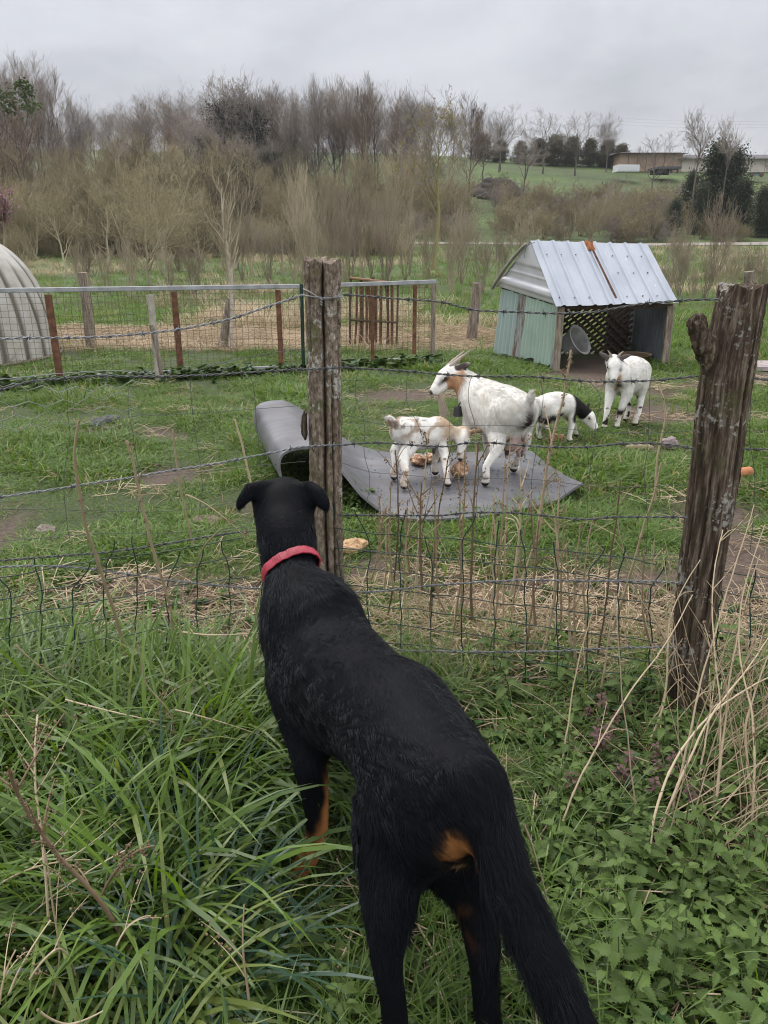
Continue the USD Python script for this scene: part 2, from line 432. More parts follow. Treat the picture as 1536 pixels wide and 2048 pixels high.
# ------------------------------------------------------------------ weathered fence posts
def bark_mat(name, dark, mid, light, moss=0.35, lichen=0.5, stretch=0.12):
    return M(name, {
        'g': ('geometry', {}), 'm': ('mapping', {'scale': (1.0, 1.0, stretch)}), 'm2': ('mapping', {'scale': (1.0, 1.0, 0.9)}),
        'n': ('noise_texture', {'scale': 70.0, 'detail': 6.0, 'roughness': 0.7}),
        'r': ('rgb_ramp', {'ramp': [(0.3, dark), (0.5, mid), (0.68, light)]}),
        'nm': ('noise_texture', {'scale': 9.0, 'detail': 5.0, 'roughness': 0.65}),
        'rm': ('rgb_ramp', {'ramp': [(0.54, (0, 0, 0)), (0.68, (moss,) * 3)]}),
        'nl': ('noise_texture', {'scale': 62.0, 'detail': 3.0, 'roughness': 0.6}), 'nl2': ('noise_texture', {'scale': 5.0, 'detail': 2.0}),
        'ml': ('math', {'math_type': 'multiply'}),
        'rl': ('rgb_ramp', {'ramp': [(0.31, (0, 0, 0)), (0.37, (lichen,) * 3)]}),
        'x1': ('mix_color', {'b': (0.085, 0.095, 0.030)}), 'x2': ('mix_color', {'b': (0.42, 0.42, 0.38)}),
        'b': ('bump', {'strength': 0.9, 'distance': 0.006}), 'p': ('principled_bsdf', {'roughness': 0.9, 'specular_ior_level': 0.15})},
        [('g.position', 'm.vector'), ('g.position', 'm2.vector'), ('m.vector', 'n.vector'), ('n.fac', 'r.fac'), ('g.position', 'nm.vector'), ('nm.fac', 'rm.fac'),
         ('m2.vector', 'nl.vector'), ('g.position', 'nl2.vector'), ('nl.fac', 'ml.value1'), ('nl2.fac', 'ml.value2'), ('ml.value', 'rl.fac'),
         ('r.color', 'x1.a'), ('rm.color', 'x1.fac'), ('x1.result', 'x2.a'), ('rl.color', 'x2.fac'), ('x2.result', 'p.base_color'),
         ('n.fac', 'b.height'), ('b.normal', 'p.normal')])

bark_pale = bark_mat('bark_pale', (0.032, 0.023, 0.016), (0.155, 0.118, 0.088), (0.31, 0.26, 0.205), moss=0.8, lichen=0.85, stretch=0.5)
bark_dark = bark_mat('bark_dark', (0.008, 0.006, 0.0045), (0.062, 0.044, 0.031), (0.20, 0.165, 0.125), moss=0.35, lichen=0.5, stretch=0.09)

def log_mesh(centres, radii, cracks, seed, na=150, nh=260, jag=0.02, ridge=0.004, lobes=0.06, flute=22):
    """A split, cracked log: a closed tube whose radius carries grain ridges and deep checks."""
    c = smooth_line(np.c_[np.asarray(centres, float), np.asarray(radii, float)], nh)
    C, R = c[:, :3], c[:, 3]
    th = np.linspace(0, 2 * PI, na, endpoint=False)
    H = np.linspace(0, 1, nh)
    TH, HH = np.meshgrid(th, H)
    L = np.linalg.norm(C[-1] - C[0])
    p = np.stack([np.cos(TH) * 1.1, np.sin(TH) * 1.1, HH * L * 1.6], -1)
    q = np.stack([np.cos(TH) * flute / 3, np.sin(TH) * flute / 3, HH * L * 5], -1)
    e = np.stack([np.cos(TH) * 9, np.sin(TH) * 9, HH * L * 60], -1)
    rr = 1 + lobes * 2 * (meshkit.fbm(p, 2, seed) - 0.5)
    d = ridge * 2 * (meshkit.fbm(q, 3, seed + 1) - 0.5) + ridge * 1.1 * (meshkit.fbm(e, 2, seed + 2) - 0.5)
    for (a0, w, depth, h0, h1) in cracks:
        wob = a0 + 0.10 * (meshkit.noise(np.stack([HH * 9, 0 * HH, 0 * HH + a0 * 7], -1), seed) - 0.5) + 0.05 * (meshkit.noise(np.stack([HH * 34, 0 * HH, 0 * HH + a0], -1), seed) - 0.5)
        da = (TH - wob + PI) % (2 * PI) - PI
        ww = w * (0.6 + 0.8 * meshkit.noise(np.stack([HH * 14, 0 * HH, 0 * HH + 3 + a0], -1), seed))
        d = d - depth * np.exp(-(da / ww) ** 2) * sstep(h0 - 0.05, h0 + 0.05, HH) * sstep(h1 + 0.05, h1 - 0.05, HH)
    rad = R[:, None] * rr + d
    top_j = jag * (meshkit.noise(np.stack([np.cos(th) * 2.5, np.sin(th) * 2.5, 0 * th], -1), seed + 9) - 0.5) * 2
    axis = (C[-1] - C[0]) / L
    s = np.array([1.0, 0, 0]); s = s - axis * (s @ axis); s /= np.linalg.norm(s); u = np.cross(axis, s)
    V = C[:, None] + rad[..., None] * (np.cos(TH)[..., None] * s + np.sin(TH)[..., None] * u)
    V = V + (sstep(0.93, 1, HH) * top_j[None])[..., None] * axis
    rings = [V]
    # broken end grain: rings inward, each a little uneven
    for k, fr in enumerate((0.93, 0.75, 0.5, 0.25)):
        ring = C[-1] + (V[-1] - C[-1]) * fr
        ring = ring + axis * ((jag * 0.7 * (meshkit.noise(ring * 60, seed + 5) - 0.6))[:, None] - 0.0)
        rings.append(ring[None])
    V = np.vstack(rings)
    n = len(V)
    i, j = np.meshgrid(np.arange(n - 1), np.arange(na), indexing='ij')
    a, b = i * na + j, i * na + (j + 1) % na
    F = np.stack([a, b, b + na, a + na], -1).reshape(-1, 4)
    V = V.reshape(-1, 3)
    V = np.vstack([V, V[-na:].mean(0)])
    F = np.vstack([F[:, [0, 1, 2]], F[:, [0, 2, 3]], np.stack([np.arange(na) + (n - 1) * na, (np.arange(na) + 1) % na + (n - 1) * na, np.full(na, len(V) - 1)], 1)])
    return V, F

FL_Y, FR_Y = 2.75, 2.36          # forward distance of the two near posts
def fence_y(px):
    return float(np.interp(px, [-300, 0, 648, 1420, 1800], [2.12, 2.3, FL_Y, FR_Y, 2.2]))

b0 = at_y(662, 1300, FL_Y); b0[2] = terr(b0[0], b0[1])
post_l = [b0 - [0, 0, 0.15], at_y(652, 1050, FL_Y), at_y(650, 800, FL_Y), at_y(646, 600, FL_Y), at_y(646, 520, FL_Y)]
lt = thing('fence_post', 'split grey lichen covered fence post right behind the dog\'s head', 'fence post', b0)
F_ = -PI / 2                      # the side that faces the photograph
part(lt, 'trunk', log_mesh(post_l, [0.066, 0.062, 0.0575, 0.06, 0.062], [(F_ + 0.06, 0.085, 0.045, -0.1, 1.1), (F_ + 0.62, 0.05, 0.022, 0.25, 0.72), (F_ - 0.85, 0.05, 0.016, 0.75, 1.1), (F_ + 1.25, 0.09, 0.02, -0.1, 0.9), (F_ + 2.8, .1, .03, 0, 1.1), (F_ - 1.9, .08, .02, 0.2, 1)], 3, jag=0.014, ridge=0.005, flute=26), bark_pale, smooth=True)
bk = [at_y(611, 880, FL_Y - 0.02), at_y(608, 850, FL_Y - 0.02), at_y(612, 815, FL_Y - .01)]
part(lt, 'bark_flake', rough(tubes(smooth_line(bk, 12), np.array([.003, .008, .011, .012, .012, .012, .011, .01, .009, .008, .006, .002]), 8), 0.003, 70), bark_dark, smooth=True)

b1 = at_y(1378, 1420, FR_Y); b1[2] = terr(b1[0], b1[1])
post_r = [b1 - [0, 0, 0.15], at_y(1383, 1280, FR_Y), at_y(1404, 1120, FR_Y), at_y(1425, 980, FR_Y), at_y(1452, 760, FR_Y), at_y(1470, 660, FR_Y), at_y(1489, 572, FR_Y)]
rt = thing('fence_post', 'thick dark weathered fence post with a broken side stub, beside the goat shed', 'fence post', b1)
part(rt, 'trunk', log_mesh(post_r, [0.066, 0.066, 0.072, 0.075, 0.077, 0.072, 0.069], [(F_ + 0.45, 0.035, 0.018, 0.62, 1.1), (F_ - 0.55, 0.07, 0.012, 0.1, 0.7), (F_ + 0.1, 0.03, 0.014, 0.15, 0.5), (F_ + 1.0, 0.05, 0.016, 0.2, 1.0), (F_ - 1.2, 0.05, 0.012, 0.0, 0.8), (F_ + 2.6, .1, .03, 0, 1.1)], 12, na=170, jag=0.016, ridge=0.0042, lobes=0.05, flute=40), bark_dark, smooth=True)
st = smooth_line([at_y(1436, 730, FR_Y), at_y(1414, 695, FR_Y - 0.02), at_y(1400, 668, FR_Y - 0.03), at_y(1392, 640, FR_Y - 0.03), at_y(1389, 628, FR_Y - .03)], 40)
sv, sf = tubes(st, np.interp(np.linspace(0, 1, 40), [0, 0.4, 0.7, 0.85, 0.95, 1], [0.05, 0.036, 0.027, 0.027, 0.018, 0.003]), 48)
part(rt, 'branch_stub', rough(rough((sv, sf), 0.008, 40, 4), 0.006, 110, 5), bark_dark, smooth=True)

# ------------------------------------------------------------------ metals and timber
galv = plain('galvanised', (0.26, 0.265, 0.27), 0.5, 0.5, metal=0.35, var=0.3, scale=8)
galv_wire = plain('wire_galvanised', (0.17, 0.175, 0.18), 0.45, 0.5, metal=0.6, var=0.3, scale=30)
wire_old = plain('wire_old', (0.085, 0.085, 0.083), 0.55, 0.5, metal=0.5, var=0.45, scale=40)
green_wire = plain('green_wire', (0.010, 0.026, 0.020), 0.4, 0.5, var=0.3)
rust = plain('rust', (0.115, 0.055, 0.032), 0.85, 0.2, var=0.5, scale=14, bump=0.4)
mesh_rust = plain('mesh_rusty', (0.12, 0.095, 0.062), 0.7, 0.3, metal=0.3, var=0.4, scale=6)
old_wood = M('old_wood', {'g': ('geometry', {}), 'm': ('mapping', {'scale': (1, 1, 0.12)}), 'n': ('noise_texture', {'scale': 45.0, 'detail': 6.0, 'roughness': 0.7}),
    'r': ('rgb_ramp', {'ramp': [(0.32, (0.07, 0.052, 0.038)), (0.52, (0.19, 0.155, 0.12)), (0.7, (0.32, 0.28, 0.225))]}), 'b': ('bump', {'strength': 0.5, 'distance': 0.006}),
    'p': ('principled_bsdf', {'roughness': 0.88, 'specular_ior_level': 0.2})},
    [('g.position', 'm.vector'), ('m.vector', 'n.vector'), ('n.fac', 'r.fac'), ('r.color', 'p.base_color'), ('n.fac', 'b.height'), ('b.normal', 'p.normal')])
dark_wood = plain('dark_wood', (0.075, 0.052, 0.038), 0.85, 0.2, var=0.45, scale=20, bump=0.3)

# ------------------------------------------------------------------ wire mesh pen at the left
pen_a, pen_b = at_y(-90, 772, 8.35), at_y(868, 728, 10.15)
def pen_pt(u, h):                # u along the pen, h height above its foot
    p = pen_a + (pen_b - pen_a) * u
    return np.array([p[0], p[1], terr(p[0], p[1]) + h])
def pen_u(px):
    us = np.linspace(-0.05, 1.05, 400)
    q, _ = project(np.array([pen_pt(u, 0.5) for u in us]))
    return float(np.interp(px, q[:, 0], us))
PEN_H = 1.01
u_gate = pen_u(607)
for (u0, u1, nm, lab) in ((0.0, u_gate - 0.006, 'mesh_fence', 'long rusty mesh panel in a grey frame in front of the ribbed hutch'), (u_gate + 0.006, 1.0, 'mesh_fence', 'short mesh panel between the green stake and the twig hurdle')):
    base = pen_pt((u0 + u1) / 2, 0)
    w = thing(nm, lab, 'mesh fence', base)
    n = max(2, int((u1 - u0) * 10))
    part(w, 'top_rail', box_between(pen_pt(u0, PEN_H), pen_pt(u1, PEN_H), 0.045, 0.05), galv)
    part(w, 'bottom_rail', box_between(pen_pt(u0, 0.05), pen_pt(u1, 0.05), 0.04, 0.055), galv)
    L = np.linalg.norm(pen_pt(u1, 0) - pen_pt(u0, 0))
    rng = np.random.default_rng(5)
    hor, ver = [], []
    for h in np.arange(0.12, PEN_H - 0.03, 0.068):
        uu = np.linspace(u0, u1, 24)
        hor.append([pen_pt(u, h + 0.006 * math.sin(u * 40 + h * 9)) + [0, 0.012, 0] for u in uu])
    for u in np.linspace(u0, u1, int(L / 0.07)):
        ver.append([pen_pt(u + 0.0006 * math.sin(9 * h + 50 * u), h) + [0, 0.008, 0] for h in np.linspace(0.07, PEN_H, 8)])
    part(w, 'wire_mesh', join([tubes(np.array(hor), np.full((len(hor), 24), 0.0021), 4), tubes(np.array(ver), np.full((len(ver), 8), 0.0021), 4)]), mesh_rust, smooth=True)
    for px, wd, m_, top_h in ((110, 0.075, rust, 0.99), (356, 0.065, rust, 0.99), (560, 0.06, rust, 0.99), (745, 0.045, rust, 0.99), (829, 0.05, rust, 0.99), (866, 0.06, old_wood, 1.0)):
        u = pen_u(px)
        if u0 - 0.001 <= u <= u1 + 0.02:
            part(w, 'upright', rough(box_between(pen_pt(min(u, 0.999), 0.0) - [0, 0.02, 0.02], pen_pt(min(u, .999), top_h - 0.02) - [0, 0.02, 0], wd, 0.03, up=(0, 1, 0)), 0.003, 30), m_, label='weathered wooden end upright' if px == 866 else None)

def stake(name, label, cat, px0, py0, px1, py1, Y, r0, r1, mat, seed, group=None, sides=12):
    a, b = at_y(px0, py0, Y), at_y(px1, py1, Y)
    t = thing(name, label, cat, a, group)
    c = smooth_line([a - (b - a) * 0.08, (a + b) / 2 + [0.01 * ((seed % 3) - 1), 0, 0], b], 24)
    v, f = tubes(c, np.linspace(r0, r1, 24), sides, cap=True)
    part(t, 'pole', rough((v, f), r0 * 0.16, 25, seed), mat, smooth=40)
    return t

stake('pale_stake', 'pale peeled stake leaning against the long mesh panel', 'stake', 318, 752, 300, 590, 8.75, 0.042, 0.036, plain('peeled', (0.30, 0.275, 0.23), 0.8, 0.2, var=0.25), 1)
stake('crooked_stick', 'short crooked mossy stick beside the pale stake', 'stick', 323, 752, 303, 650, 8.72, 0.02, 0.03, old_wood, 2)
tp = at_y(607, 735, 9.55)
tpost = thing('metal_stake', 'dark green metal stake beside the lichen covered post', 'stake', tp)
tb = at_y(603, 568, 9.55)
part(tpost, 'web', box_between(tp, tb, 0.042, 0.006, up=(0, 1, 0)), green_wire)
part(tpost, 'flange', box_between(tp + [0, -0.016, 0], tb + [0, -0.016, 0], 0.006, 0.026, up=(0, 1, 0)), green_wire)
for k, (a_, Y_) in enumerate((((182, 702, 165, 545), 11.2), ((447, 692, 462, 597), 11.4), ((944, 672, 955, 566), 12.2), ((1490, 640, 1499, 543), 11.5))):
    stake('wooden_stake', ['grey wooden stake behind the mesh panel near the hutch', 'short dark stake with a sapling tied to it behind the mesh panel', 'square grey stake standing in straw left of the shed', 'grey stake whose top shows behind the thick dark post'][k],
          'stake', *a_, Y_, [.075, .07, .085, .085][k], [.07, .06, .08, .075][k], old_wood, 5 + k, sides=8)

# the twig hurdle
hb = at_y(745, 692, 11.6)
hu = thing('stick_hurdle', 'hurdle of brown upright sticks behind the short mesh panel', 'hurdle', hb)
rng = np.random.default_rng(8)
for k, px in enumerate(np.linspace(704, 792, 13)):
    a, b = at_y(px + rng.normal(0, 2), 694, 11.6), at_y(px + rng.normal(0, 2), 562 + rng.normal(0, 3), 11.6)
    part(hu, 'stick', tubes(smooth_line([a, (a + b) / 2 + [rng.normal(0, .01), rng.normal(0, .01), 0], b], 8), np.full(8, rng.uniform(.014, .026)), 7, cap=True), rust if k % 3 else dark_wood, smooth=True)
part(hu, 'top_rail', tubes(smooth_line([at_y(700, 556, 11.57), at_y(745, 561, 11.57), at_y(796, 568, 11.57)], 8), np.full(8, .02), 7, cap=True), plain('cane', (0.22, 0.13, 0.07), 0.7, 0.3, var=0.3), smooth=True)
part(hu, 'middle_rail', tubes(smooth_line([at_y(702, 640, 11.56), at_y(796, 645, 11.56)], 8), np.full(8, .016), 7, cap=True), dark_wood, smooth=True)

# ------------------------------------------------------------------ ribbed hutch at the left edge
HX, HY, HR, HH_ = -5.95, 10.6, 1.42, 1.66
hutch_mat = M('hutch_shell', {'g': ('geometry', {}), 'at': ('attribute', {'attribute': 'col'}), 'sep': ('separate_color', {}),
    'n': ('noise_texture', {'scale': 4.0, 'detail': 6.0, 'roughness': 0.65}), 'm': ('mapping', {'scale': (1, 1, 0.15)}), 'n2': ('noise_texture', {'scale': 14.0, 'detail': 5.0}),
    'r': ('rgb_ramp', {'ramp': [(0.3, (0.25, 0.235, 0.19)), (0.5, (0.345, 0.33, 0.285)), (0.7, (0.43, 0.42, 0.385))]}),
    'r2': ('rgb_ramp', {'ramp': [(0.35, (0.035, 0.030, 0.020)), (0.7, (0.085, 0.072, 0.048))]}),
    'x': ('mix_color', {}), 'y': ('mix_color', {'b': (0.30, 0.24, 0.33)}), 'p': ('principled_bsdf', {'roughness': 0.5, 'specular_ior_level': 0.4})},
    [('g.position', 'm.vector'), ('g.position', 'n.vector'), ('m.vector', 'n2.vector'), ('n.fac', 'r.fac'), ('n2.fac', 'r2.fac'), ('at.color', 'sep.color'), ('sep.r', 'x.fac'),
     ('r.color', 'x.a'), ('r2.color', 'x.b'), ('x.result', 'y.a'), ('sep.g', 'y.fac'), ('y.result', 'p.base_color')])
na, nh = 360, 90
TH, S = np.meshgrid(np.linspace(0, 2 * PI, na, endpoint=False), np.linspace(0, 1, nh))
ang = S * PI / 2
rr = HR * np.cos(ang) ** 0.62; zz = HH_ * np.sin(ang) ** 0.95
nf = 26
ph = (TH * nf / (2 * PI)) % 1 - 0.5
grv = np.exp(-(ph / 0.13) ** 4) * sstep(0.70, 0.52, S + 0.1 * (np.floor(TH * nf / (2 * PI)) % 2))
rr = rr - 0.022 * grv
hv = np.stack([HX + rr * np.cos(TH), HY + rr * np.sin(TH), terr(HX, HY) - 0.03 + zz], -1)
streak = np.exp(-((TH - (-0.95)) / 0.05) ** 2) * sstep(0.55, 0.65, S) * sstep(0.9, 0.75, S)
hcol = np.stack([grv * 0.9, streak * 0.8, 0 * grv], -1).reshape(-1, 3)
i, j = np.meshgrid(np.arange(nh - 1), np.arange(na), indexing='ij')
a, b = i * na + j, i * na + (j + 1) % na
hf = np.stack([a, b, b + na, a + na], -1).reshape(-1, 4)
hutch = thing('animal_hutch', 'rounded cream hutch with dark vertical grooves at the left edge', 'animal hutch', (HX, HY, 0))
part(hutch, 'shell', (hv.reshape(-1, 3), hf), hutch_mat, smooth=True, col=hcol)
th = np.linspace(0, 2 * PI, 80)
part(hutch, 'base_rim', tubes(np.stack([HX + (HR + .03) * np.cos(th), HY + (HR + .03) * np.sin(th), 0 * th + 0.03], 1), np.full(80, 0.02), 8), old_wood, smooth=True)

# ------------------------------------------------------------------ the goat shed
FL = ground_at(1112, 738); FR = ground_at(1329, 728); BL = ground_at(986, 708)
FL[2] -= 0.02; FR[2] -= .02; BL[2] -= .02
BR = ground_at(1262, 706); BR[2] -= .02
FLt = at_y(1122, 614, FL[1]); FRt = at_y(1341, 612, FR[1])
BLt = at_y(1003, 577, BL[1]); BRt = BR + [0, 0, BLt[2] - BL[2]]
eL, eR = at_y(1112, 613, FL[1] - 0.09), at_y(1357, 606, FR[1] - 0.09)
rL, rR = at_y(1061, 481, (FL[1] + BL[1]) / 2 - 0.1), at_y(1294, 489, (FR[1] + BR[1]) / 2 - 0.1)
bL = at_y(991, 573, BL[1] + 0.06); bR = bL + (eR - eL)
shed = thing('goat_shed', 'low goat shed of grey and green corrugated iron with an open front', 'shed', (FL + FR) / 2)

def metal_sheet(name, c1, c2, rustcol=(0.14, 0.065, 0.035), rust_amt=(0.62, 0.7), rough_=0.45, metal=0.25, stretch=(1, 1, 1), spots=True):
    return M(name, {'g': ('geometry', {}), 'm': ('mapping', {'scale': stretch}), 'n': ('noise_texture', {'scale': 3.5, 'detail': 6.0, 'roughness': 0.6}), 'n2': ('noise_texture', {'scale': 7.0, 'detail': 7.0, 'roughness': 0.7}),
        'r': ('rgb_ramp', {'ramp': [(0.3, c1), (0.7, c2)]}), 'r2': ('rgb_ramp', {'ramp': [(rust_amt[0], (0, 0, 0)), (rust_amt[1], (0.85,) * 3)]}),
        'v': ('voronoi_texture', {'scale': 5.5}), 'rv': ('rgb_ramp', {'ramp': [(0.0, (0.8,) * 3), (0.05, (0.8,) * 3), (0.09, (0, 0, 0))]}), 'y': ('mix_color', {'b': (0.6, 0.6, 0.6) if spots else c2}),
        'x': ('mix_color', {'b': rustcol}), 'p': ('principled_bsdf', {'roughness': rough_, 'metallic': metal, 'specular_ior_level': 0.5})},
        [('g.position', 'm.vector'), ('m.vector', 'n.vector'), ('m.vector', 'n2.vector'), ('g.position', 'v.vector'), ('v.distance', 'rv.fac'), ('n.fac', 'r.fac'), ('n2.fac', 'r2.fac'),
         ('r.color', 'y.a'), ('rv.color', 'y.fac'), ('y.result', 'x.a'), ('r2.color', 'x.fac'), ('x.result', 'p.base_color')])

roof_iron = metal_sheet('roof_iron', (0.335, 0.36, 0.41), (0.45, 0.475, 0.52), rust_amt=(0.68, 0.78), stretch=(1, 0.5, 0.5))
gable_iron = metal_sheet('gable_iron', (0.47, 0.48, 0.50), (0.58, 0.585, 0.60), rust_amt=(0.9, 0.95), spots=False)
green_iron = metal_sheet('green_iron', (0.27, 0.37, 0.30), (0.37, 0.46, 0.385), rust_amt=(0.66, 0.72), stretch=(2, 2, 0.6), rough_=0.55, metal=0.1, spots=False)
blue_iron = metal_sheet('blue_green_iron', (0.26, 0.34, 0.31), (0.35, 0.42, 0.39), rust_amt=(0.64, 0.72), stretch=(3, 3, 0.4), rough_=0.55, metal=0.1, spots=False)
rusty_iron = metal_sheet('rusty_iron', (0.25, 0.28, 0.275), (0.36, 0.38, 0.36), rust_amt=(0.47, 0.54), stretch=(4, 4, 0.35), rough_=0.65, metal=0.1, spots=False)
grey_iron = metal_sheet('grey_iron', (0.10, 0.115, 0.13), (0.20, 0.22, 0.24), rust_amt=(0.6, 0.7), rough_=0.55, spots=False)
rust_bright = plain('rust_bright', (0.27, 0.105, 0.045), 0.85, 0.2, var=0.5, scale=22)

def sheet(P00, P10, P01, P11, waves, amp, kind='sine', nu=None, nv=14, thick=0.003, jag=0.0, seed=0, dent=0.0):
    """Profiled iron between four corners; the ribs run along the second direction."""
    nu = nu or int(waves * (12 if kind == 'sine' else 16)) + 1
    U, V_ = np.meshgrid(np.linspace(0, 1, nu), np.linspace(0, 1, nv), indexing='ij')
    P = [np.asarray(q, float) for q in (P00, P10, P01, P11)]
    pos = (1 - U)[..., None] * (1 - V_)[..., None] * P[0] + U[..., None] * (1 - V_)[..., None] * P[1] + (1 - U)[..., None] * V_[..., None] * P[2] + U[..., None] * V_[..., None] * P[3]
    n = np.cross(P[1] - P[0], P[2] - P[0]); n /= np.linalg.norm(n)
    if kind == 'sine':
        d = amp * np.sin(U * waves * 2 * PI)
    else:
        ph = np.abs(((U * waves) % 1) - 0.5)
        d = amp * sstep(0.15, 0.07, ph) + 0.08 * amp * sstep(0.5, 0.47, ph)
    if dent: d = d + dent * (meshkit.fbm(np.stack([U * 3, V_ * 4, 0 * U + seed], -1), 3, seed) - 0.5)
    pos = pos + d[..., None] * n
    if jag:
        e = jag * (meshkit.noise(np.stack([U * 9, 0 * U, 0 * U + seed], -1), seed) - 0.3) * (1 - V_)
        pos = pos + e[..., None] * (P[2] - P[0]) / np.linalg.norm(P[2] - P[0])
    i, j = np.meshgrid(np.arange(nu - 1), np.arange(nv - 1), indexing='ij')
    a = i * nv + j
    f = np.stack([a, a + nv, a + nv + 1, a + 1], -1).reshape(-1, 4)
    v = pos.reshape(-1, 3)
    m = len(v)
    edge = np.r_[np.arange(nv), np.arange(1, nu) * nv + nv - 1, (nu - 1) * nv + np.arange(nv - 2, -1, -1), np.arange(nu - 2, 0, -1) * nv]
    e2 = np.roll(edge, -1)
    rim = np.stack([edge, e2, e2 + m, edge + m], 1)
    return np.vstack([v, v - n * thick]), np.vstack([f, f[:, ::-1] + m, rim])

lerp = lambda a, b, t: a + (b - a) * t
nrm = np.cross(eR - eL, rL - eL); nrm /= np.linalg.norm(nrm)
# front slope: two overlapping sheets, with the rusted flashing between
part(shed, 'roof_sheet', sheet(eL, lerp(eL, eR, 0.5), rL, lerp(rL, rR, 0.5), 4, 0.023, 'box', dent=0.012, seed=2), roof_iron, smooth=35)
part(shed, 'roof_sheet', sheet(lerp(eL, eR, 0.475) + nrm * 0.006, eR + nrm * .004, lerp(rL, rR, 0.475) + nrm * 0.006, rR + nrm * .004, 4, 0.023, 'box', dent=0.014, seed=3), roof_iron, smooth=35)
part(shed, 'roof_sheet', sheet(bR, bL, rR + [0, 0.03, -.012], rL + [0, 0.03, -.012], 8, 0.024, 'box'), roof_iron, smooth=35)
def roofp(u, v, off=0.010): return lerp(lerp(eL, eR, u), lerp(rL, rR, u), v) + nrm * off
part(shed, 'rust_patch', sheet(roofp(0.425, 0.86), roofp(0.525, 0.86), roofp(0.425, 1.01), roofp(0.525, 1.01), 1, 0.02, 'box', dent=0.01), rust_bright, smooth=35)
part(shed, 'rust_strip', box_between(roofp(0.505, 0.10, 0.013), roofp(0.495, 0.87, 0.013), 0.026, 0.006, up=nrm), rust)
# nail heads along the sheets
for k, (u, v) in enumerate([(u, v) for u in (0.07, 0.19, 0.31, 0.62, 0.75, 0.87) for v in (0.12, 0.5, 0.78)]):
    m = trimesh.creation.icosphere(1, 0.009); m.apply_translation(roofp(u + 0.02 * ((k * 7) % 3 - 1), v, 0.014))
    part(shed, 'nail_head', m, rust if k % 4 == 0 else galv, smooth=True)
# left gable: horizontal ribs, in two tiers
U, Hh = np.meshgrid(np.linspace(0, 1, 16), np.linspace(0, 1, 60), indexing='ij')
gb0, gb1, ga = bL + [0.02, 0, -0.0], lerp(eL, FLt, 0.3) + [0.02, 0.05, 0.0], rL + [0.015, 0, -0.02]
side = np.cross(gb1 - gb0, ga - gb0); side /= np.linalg.norm(side)
if side[0] > 0: side = -side
pos = lerp(lerp(gb0, ga, Hh[..., None]), lerp(gb1, ga, Hh[..., None]), U[..., None])
ribs = 0.035 * np.exp(-((Hh - 0.17) / 0.07) ** 4) + 0.03 * sstep(0.53, 0.60, Hh) + 0.012 * np.exp(-((Hh - 0.4) / 0.02) ** 2) - 0.02 * sstep(0.03, 0.0, Hh)
pos = pos + (ribs * (1 - 0.6 * Hh))[..., None] * side
i, j = np.meshgrid(np.arange(15), np.arange(59), indexing='ij'); a = i * 60 + j
part(shed, 'gable_sheet', (pos.reshape(-1, 3), np.stack([a, a + 60, a + 61, a + 1], -1).reshape(-1, 4)), gable_iron, smooth=True)
part(shed, 'verge_strip', tubes(smooth_line([bL + side * .05 + [0, 0, -.02], lerp(bL, rL, 0.5) + side * .05 + [0, 0, .02], lerp(bL, rL, .93) + side * .03], 14), np.full(14, 0.022), 8, cap=True), plain('verge', (0.2, 0.19, 0.16), .7, .3), smooth=True)
# left wall: three sheets of different iron
def lw(u, h): return lerp(lerp(BL, FL, u), lerp(BLt, FLt, u), h)
part(shed, 'wall_sheet', sheet(lw(0, 0.03), lw(.33, 0.03), lw(0, 1), lw(.33, 1), 5, 0.014, jag=.05, seed=4), blue_iron, smooth=50, label='pale blue green back wall sheet')
part(shed, 'wall_sheet', sheet(lw(.30, 0.05) - side * 0.012, lw(.50, 0.07) - side * .012, lw(.30, 1) - side * .012, lw(.50, 1) - side * .012, 3, 0.014, jag=.06, seed=5), rusty_iron, smooth=50, label='rust streaked narrow wall sheet')
part(shed, 'wall_sheet', sheet(lw(.47, 0.06) + side * 0.012, lw(1.0, 0.03) + side * .012, lw(.47, 1) + side * .012, lw(1.0, 1) + side * .012, 10, 0.014, jag=.09, seed=6, dent=.02), green_iron, smooth=50, label='pale green front wall sheet')
part(shed, 'corner_sheet', sheet(lw(0.93, -0.05) + side * .03, FL + [0.03, -0.03, -.03] + side * .01, lw(.96, 0.4) + side * .028, FLt * .4 + FL * .6 + [0.03, -.03, 0], 1, 0.01, dent=.03, seed=8), galv, smooth=50)
# frame
part(shed, 'front_post', rough(box_between(FL - [0, 0, .05], FLt, 0.085, 0.06, up=(0, 1, 0)), .006, 20, 2), old_wood, smooth=30)
part(shed, 'front_post', rough(box_between(FR - [0, 0, .05], FRt, 0.09, 0.06, up=(0, 1, 0)), .006, 20, 3), old_wood, smooth=30)
part(shed, 'front_beam', box_between(FLt + [-.03, 0.03, 0.0], FRt + [.03, 0.03, 0.0], 0.05, 0.06), dark_wood)
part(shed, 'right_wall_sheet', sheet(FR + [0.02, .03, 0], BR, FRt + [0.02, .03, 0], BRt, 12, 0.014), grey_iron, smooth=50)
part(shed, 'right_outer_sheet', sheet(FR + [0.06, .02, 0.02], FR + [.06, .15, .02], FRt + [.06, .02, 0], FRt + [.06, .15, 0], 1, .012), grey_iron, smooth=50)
part(shed, 'back_beam', box_between(BLt, BRt, 0.05, 0.06), dark_wood)
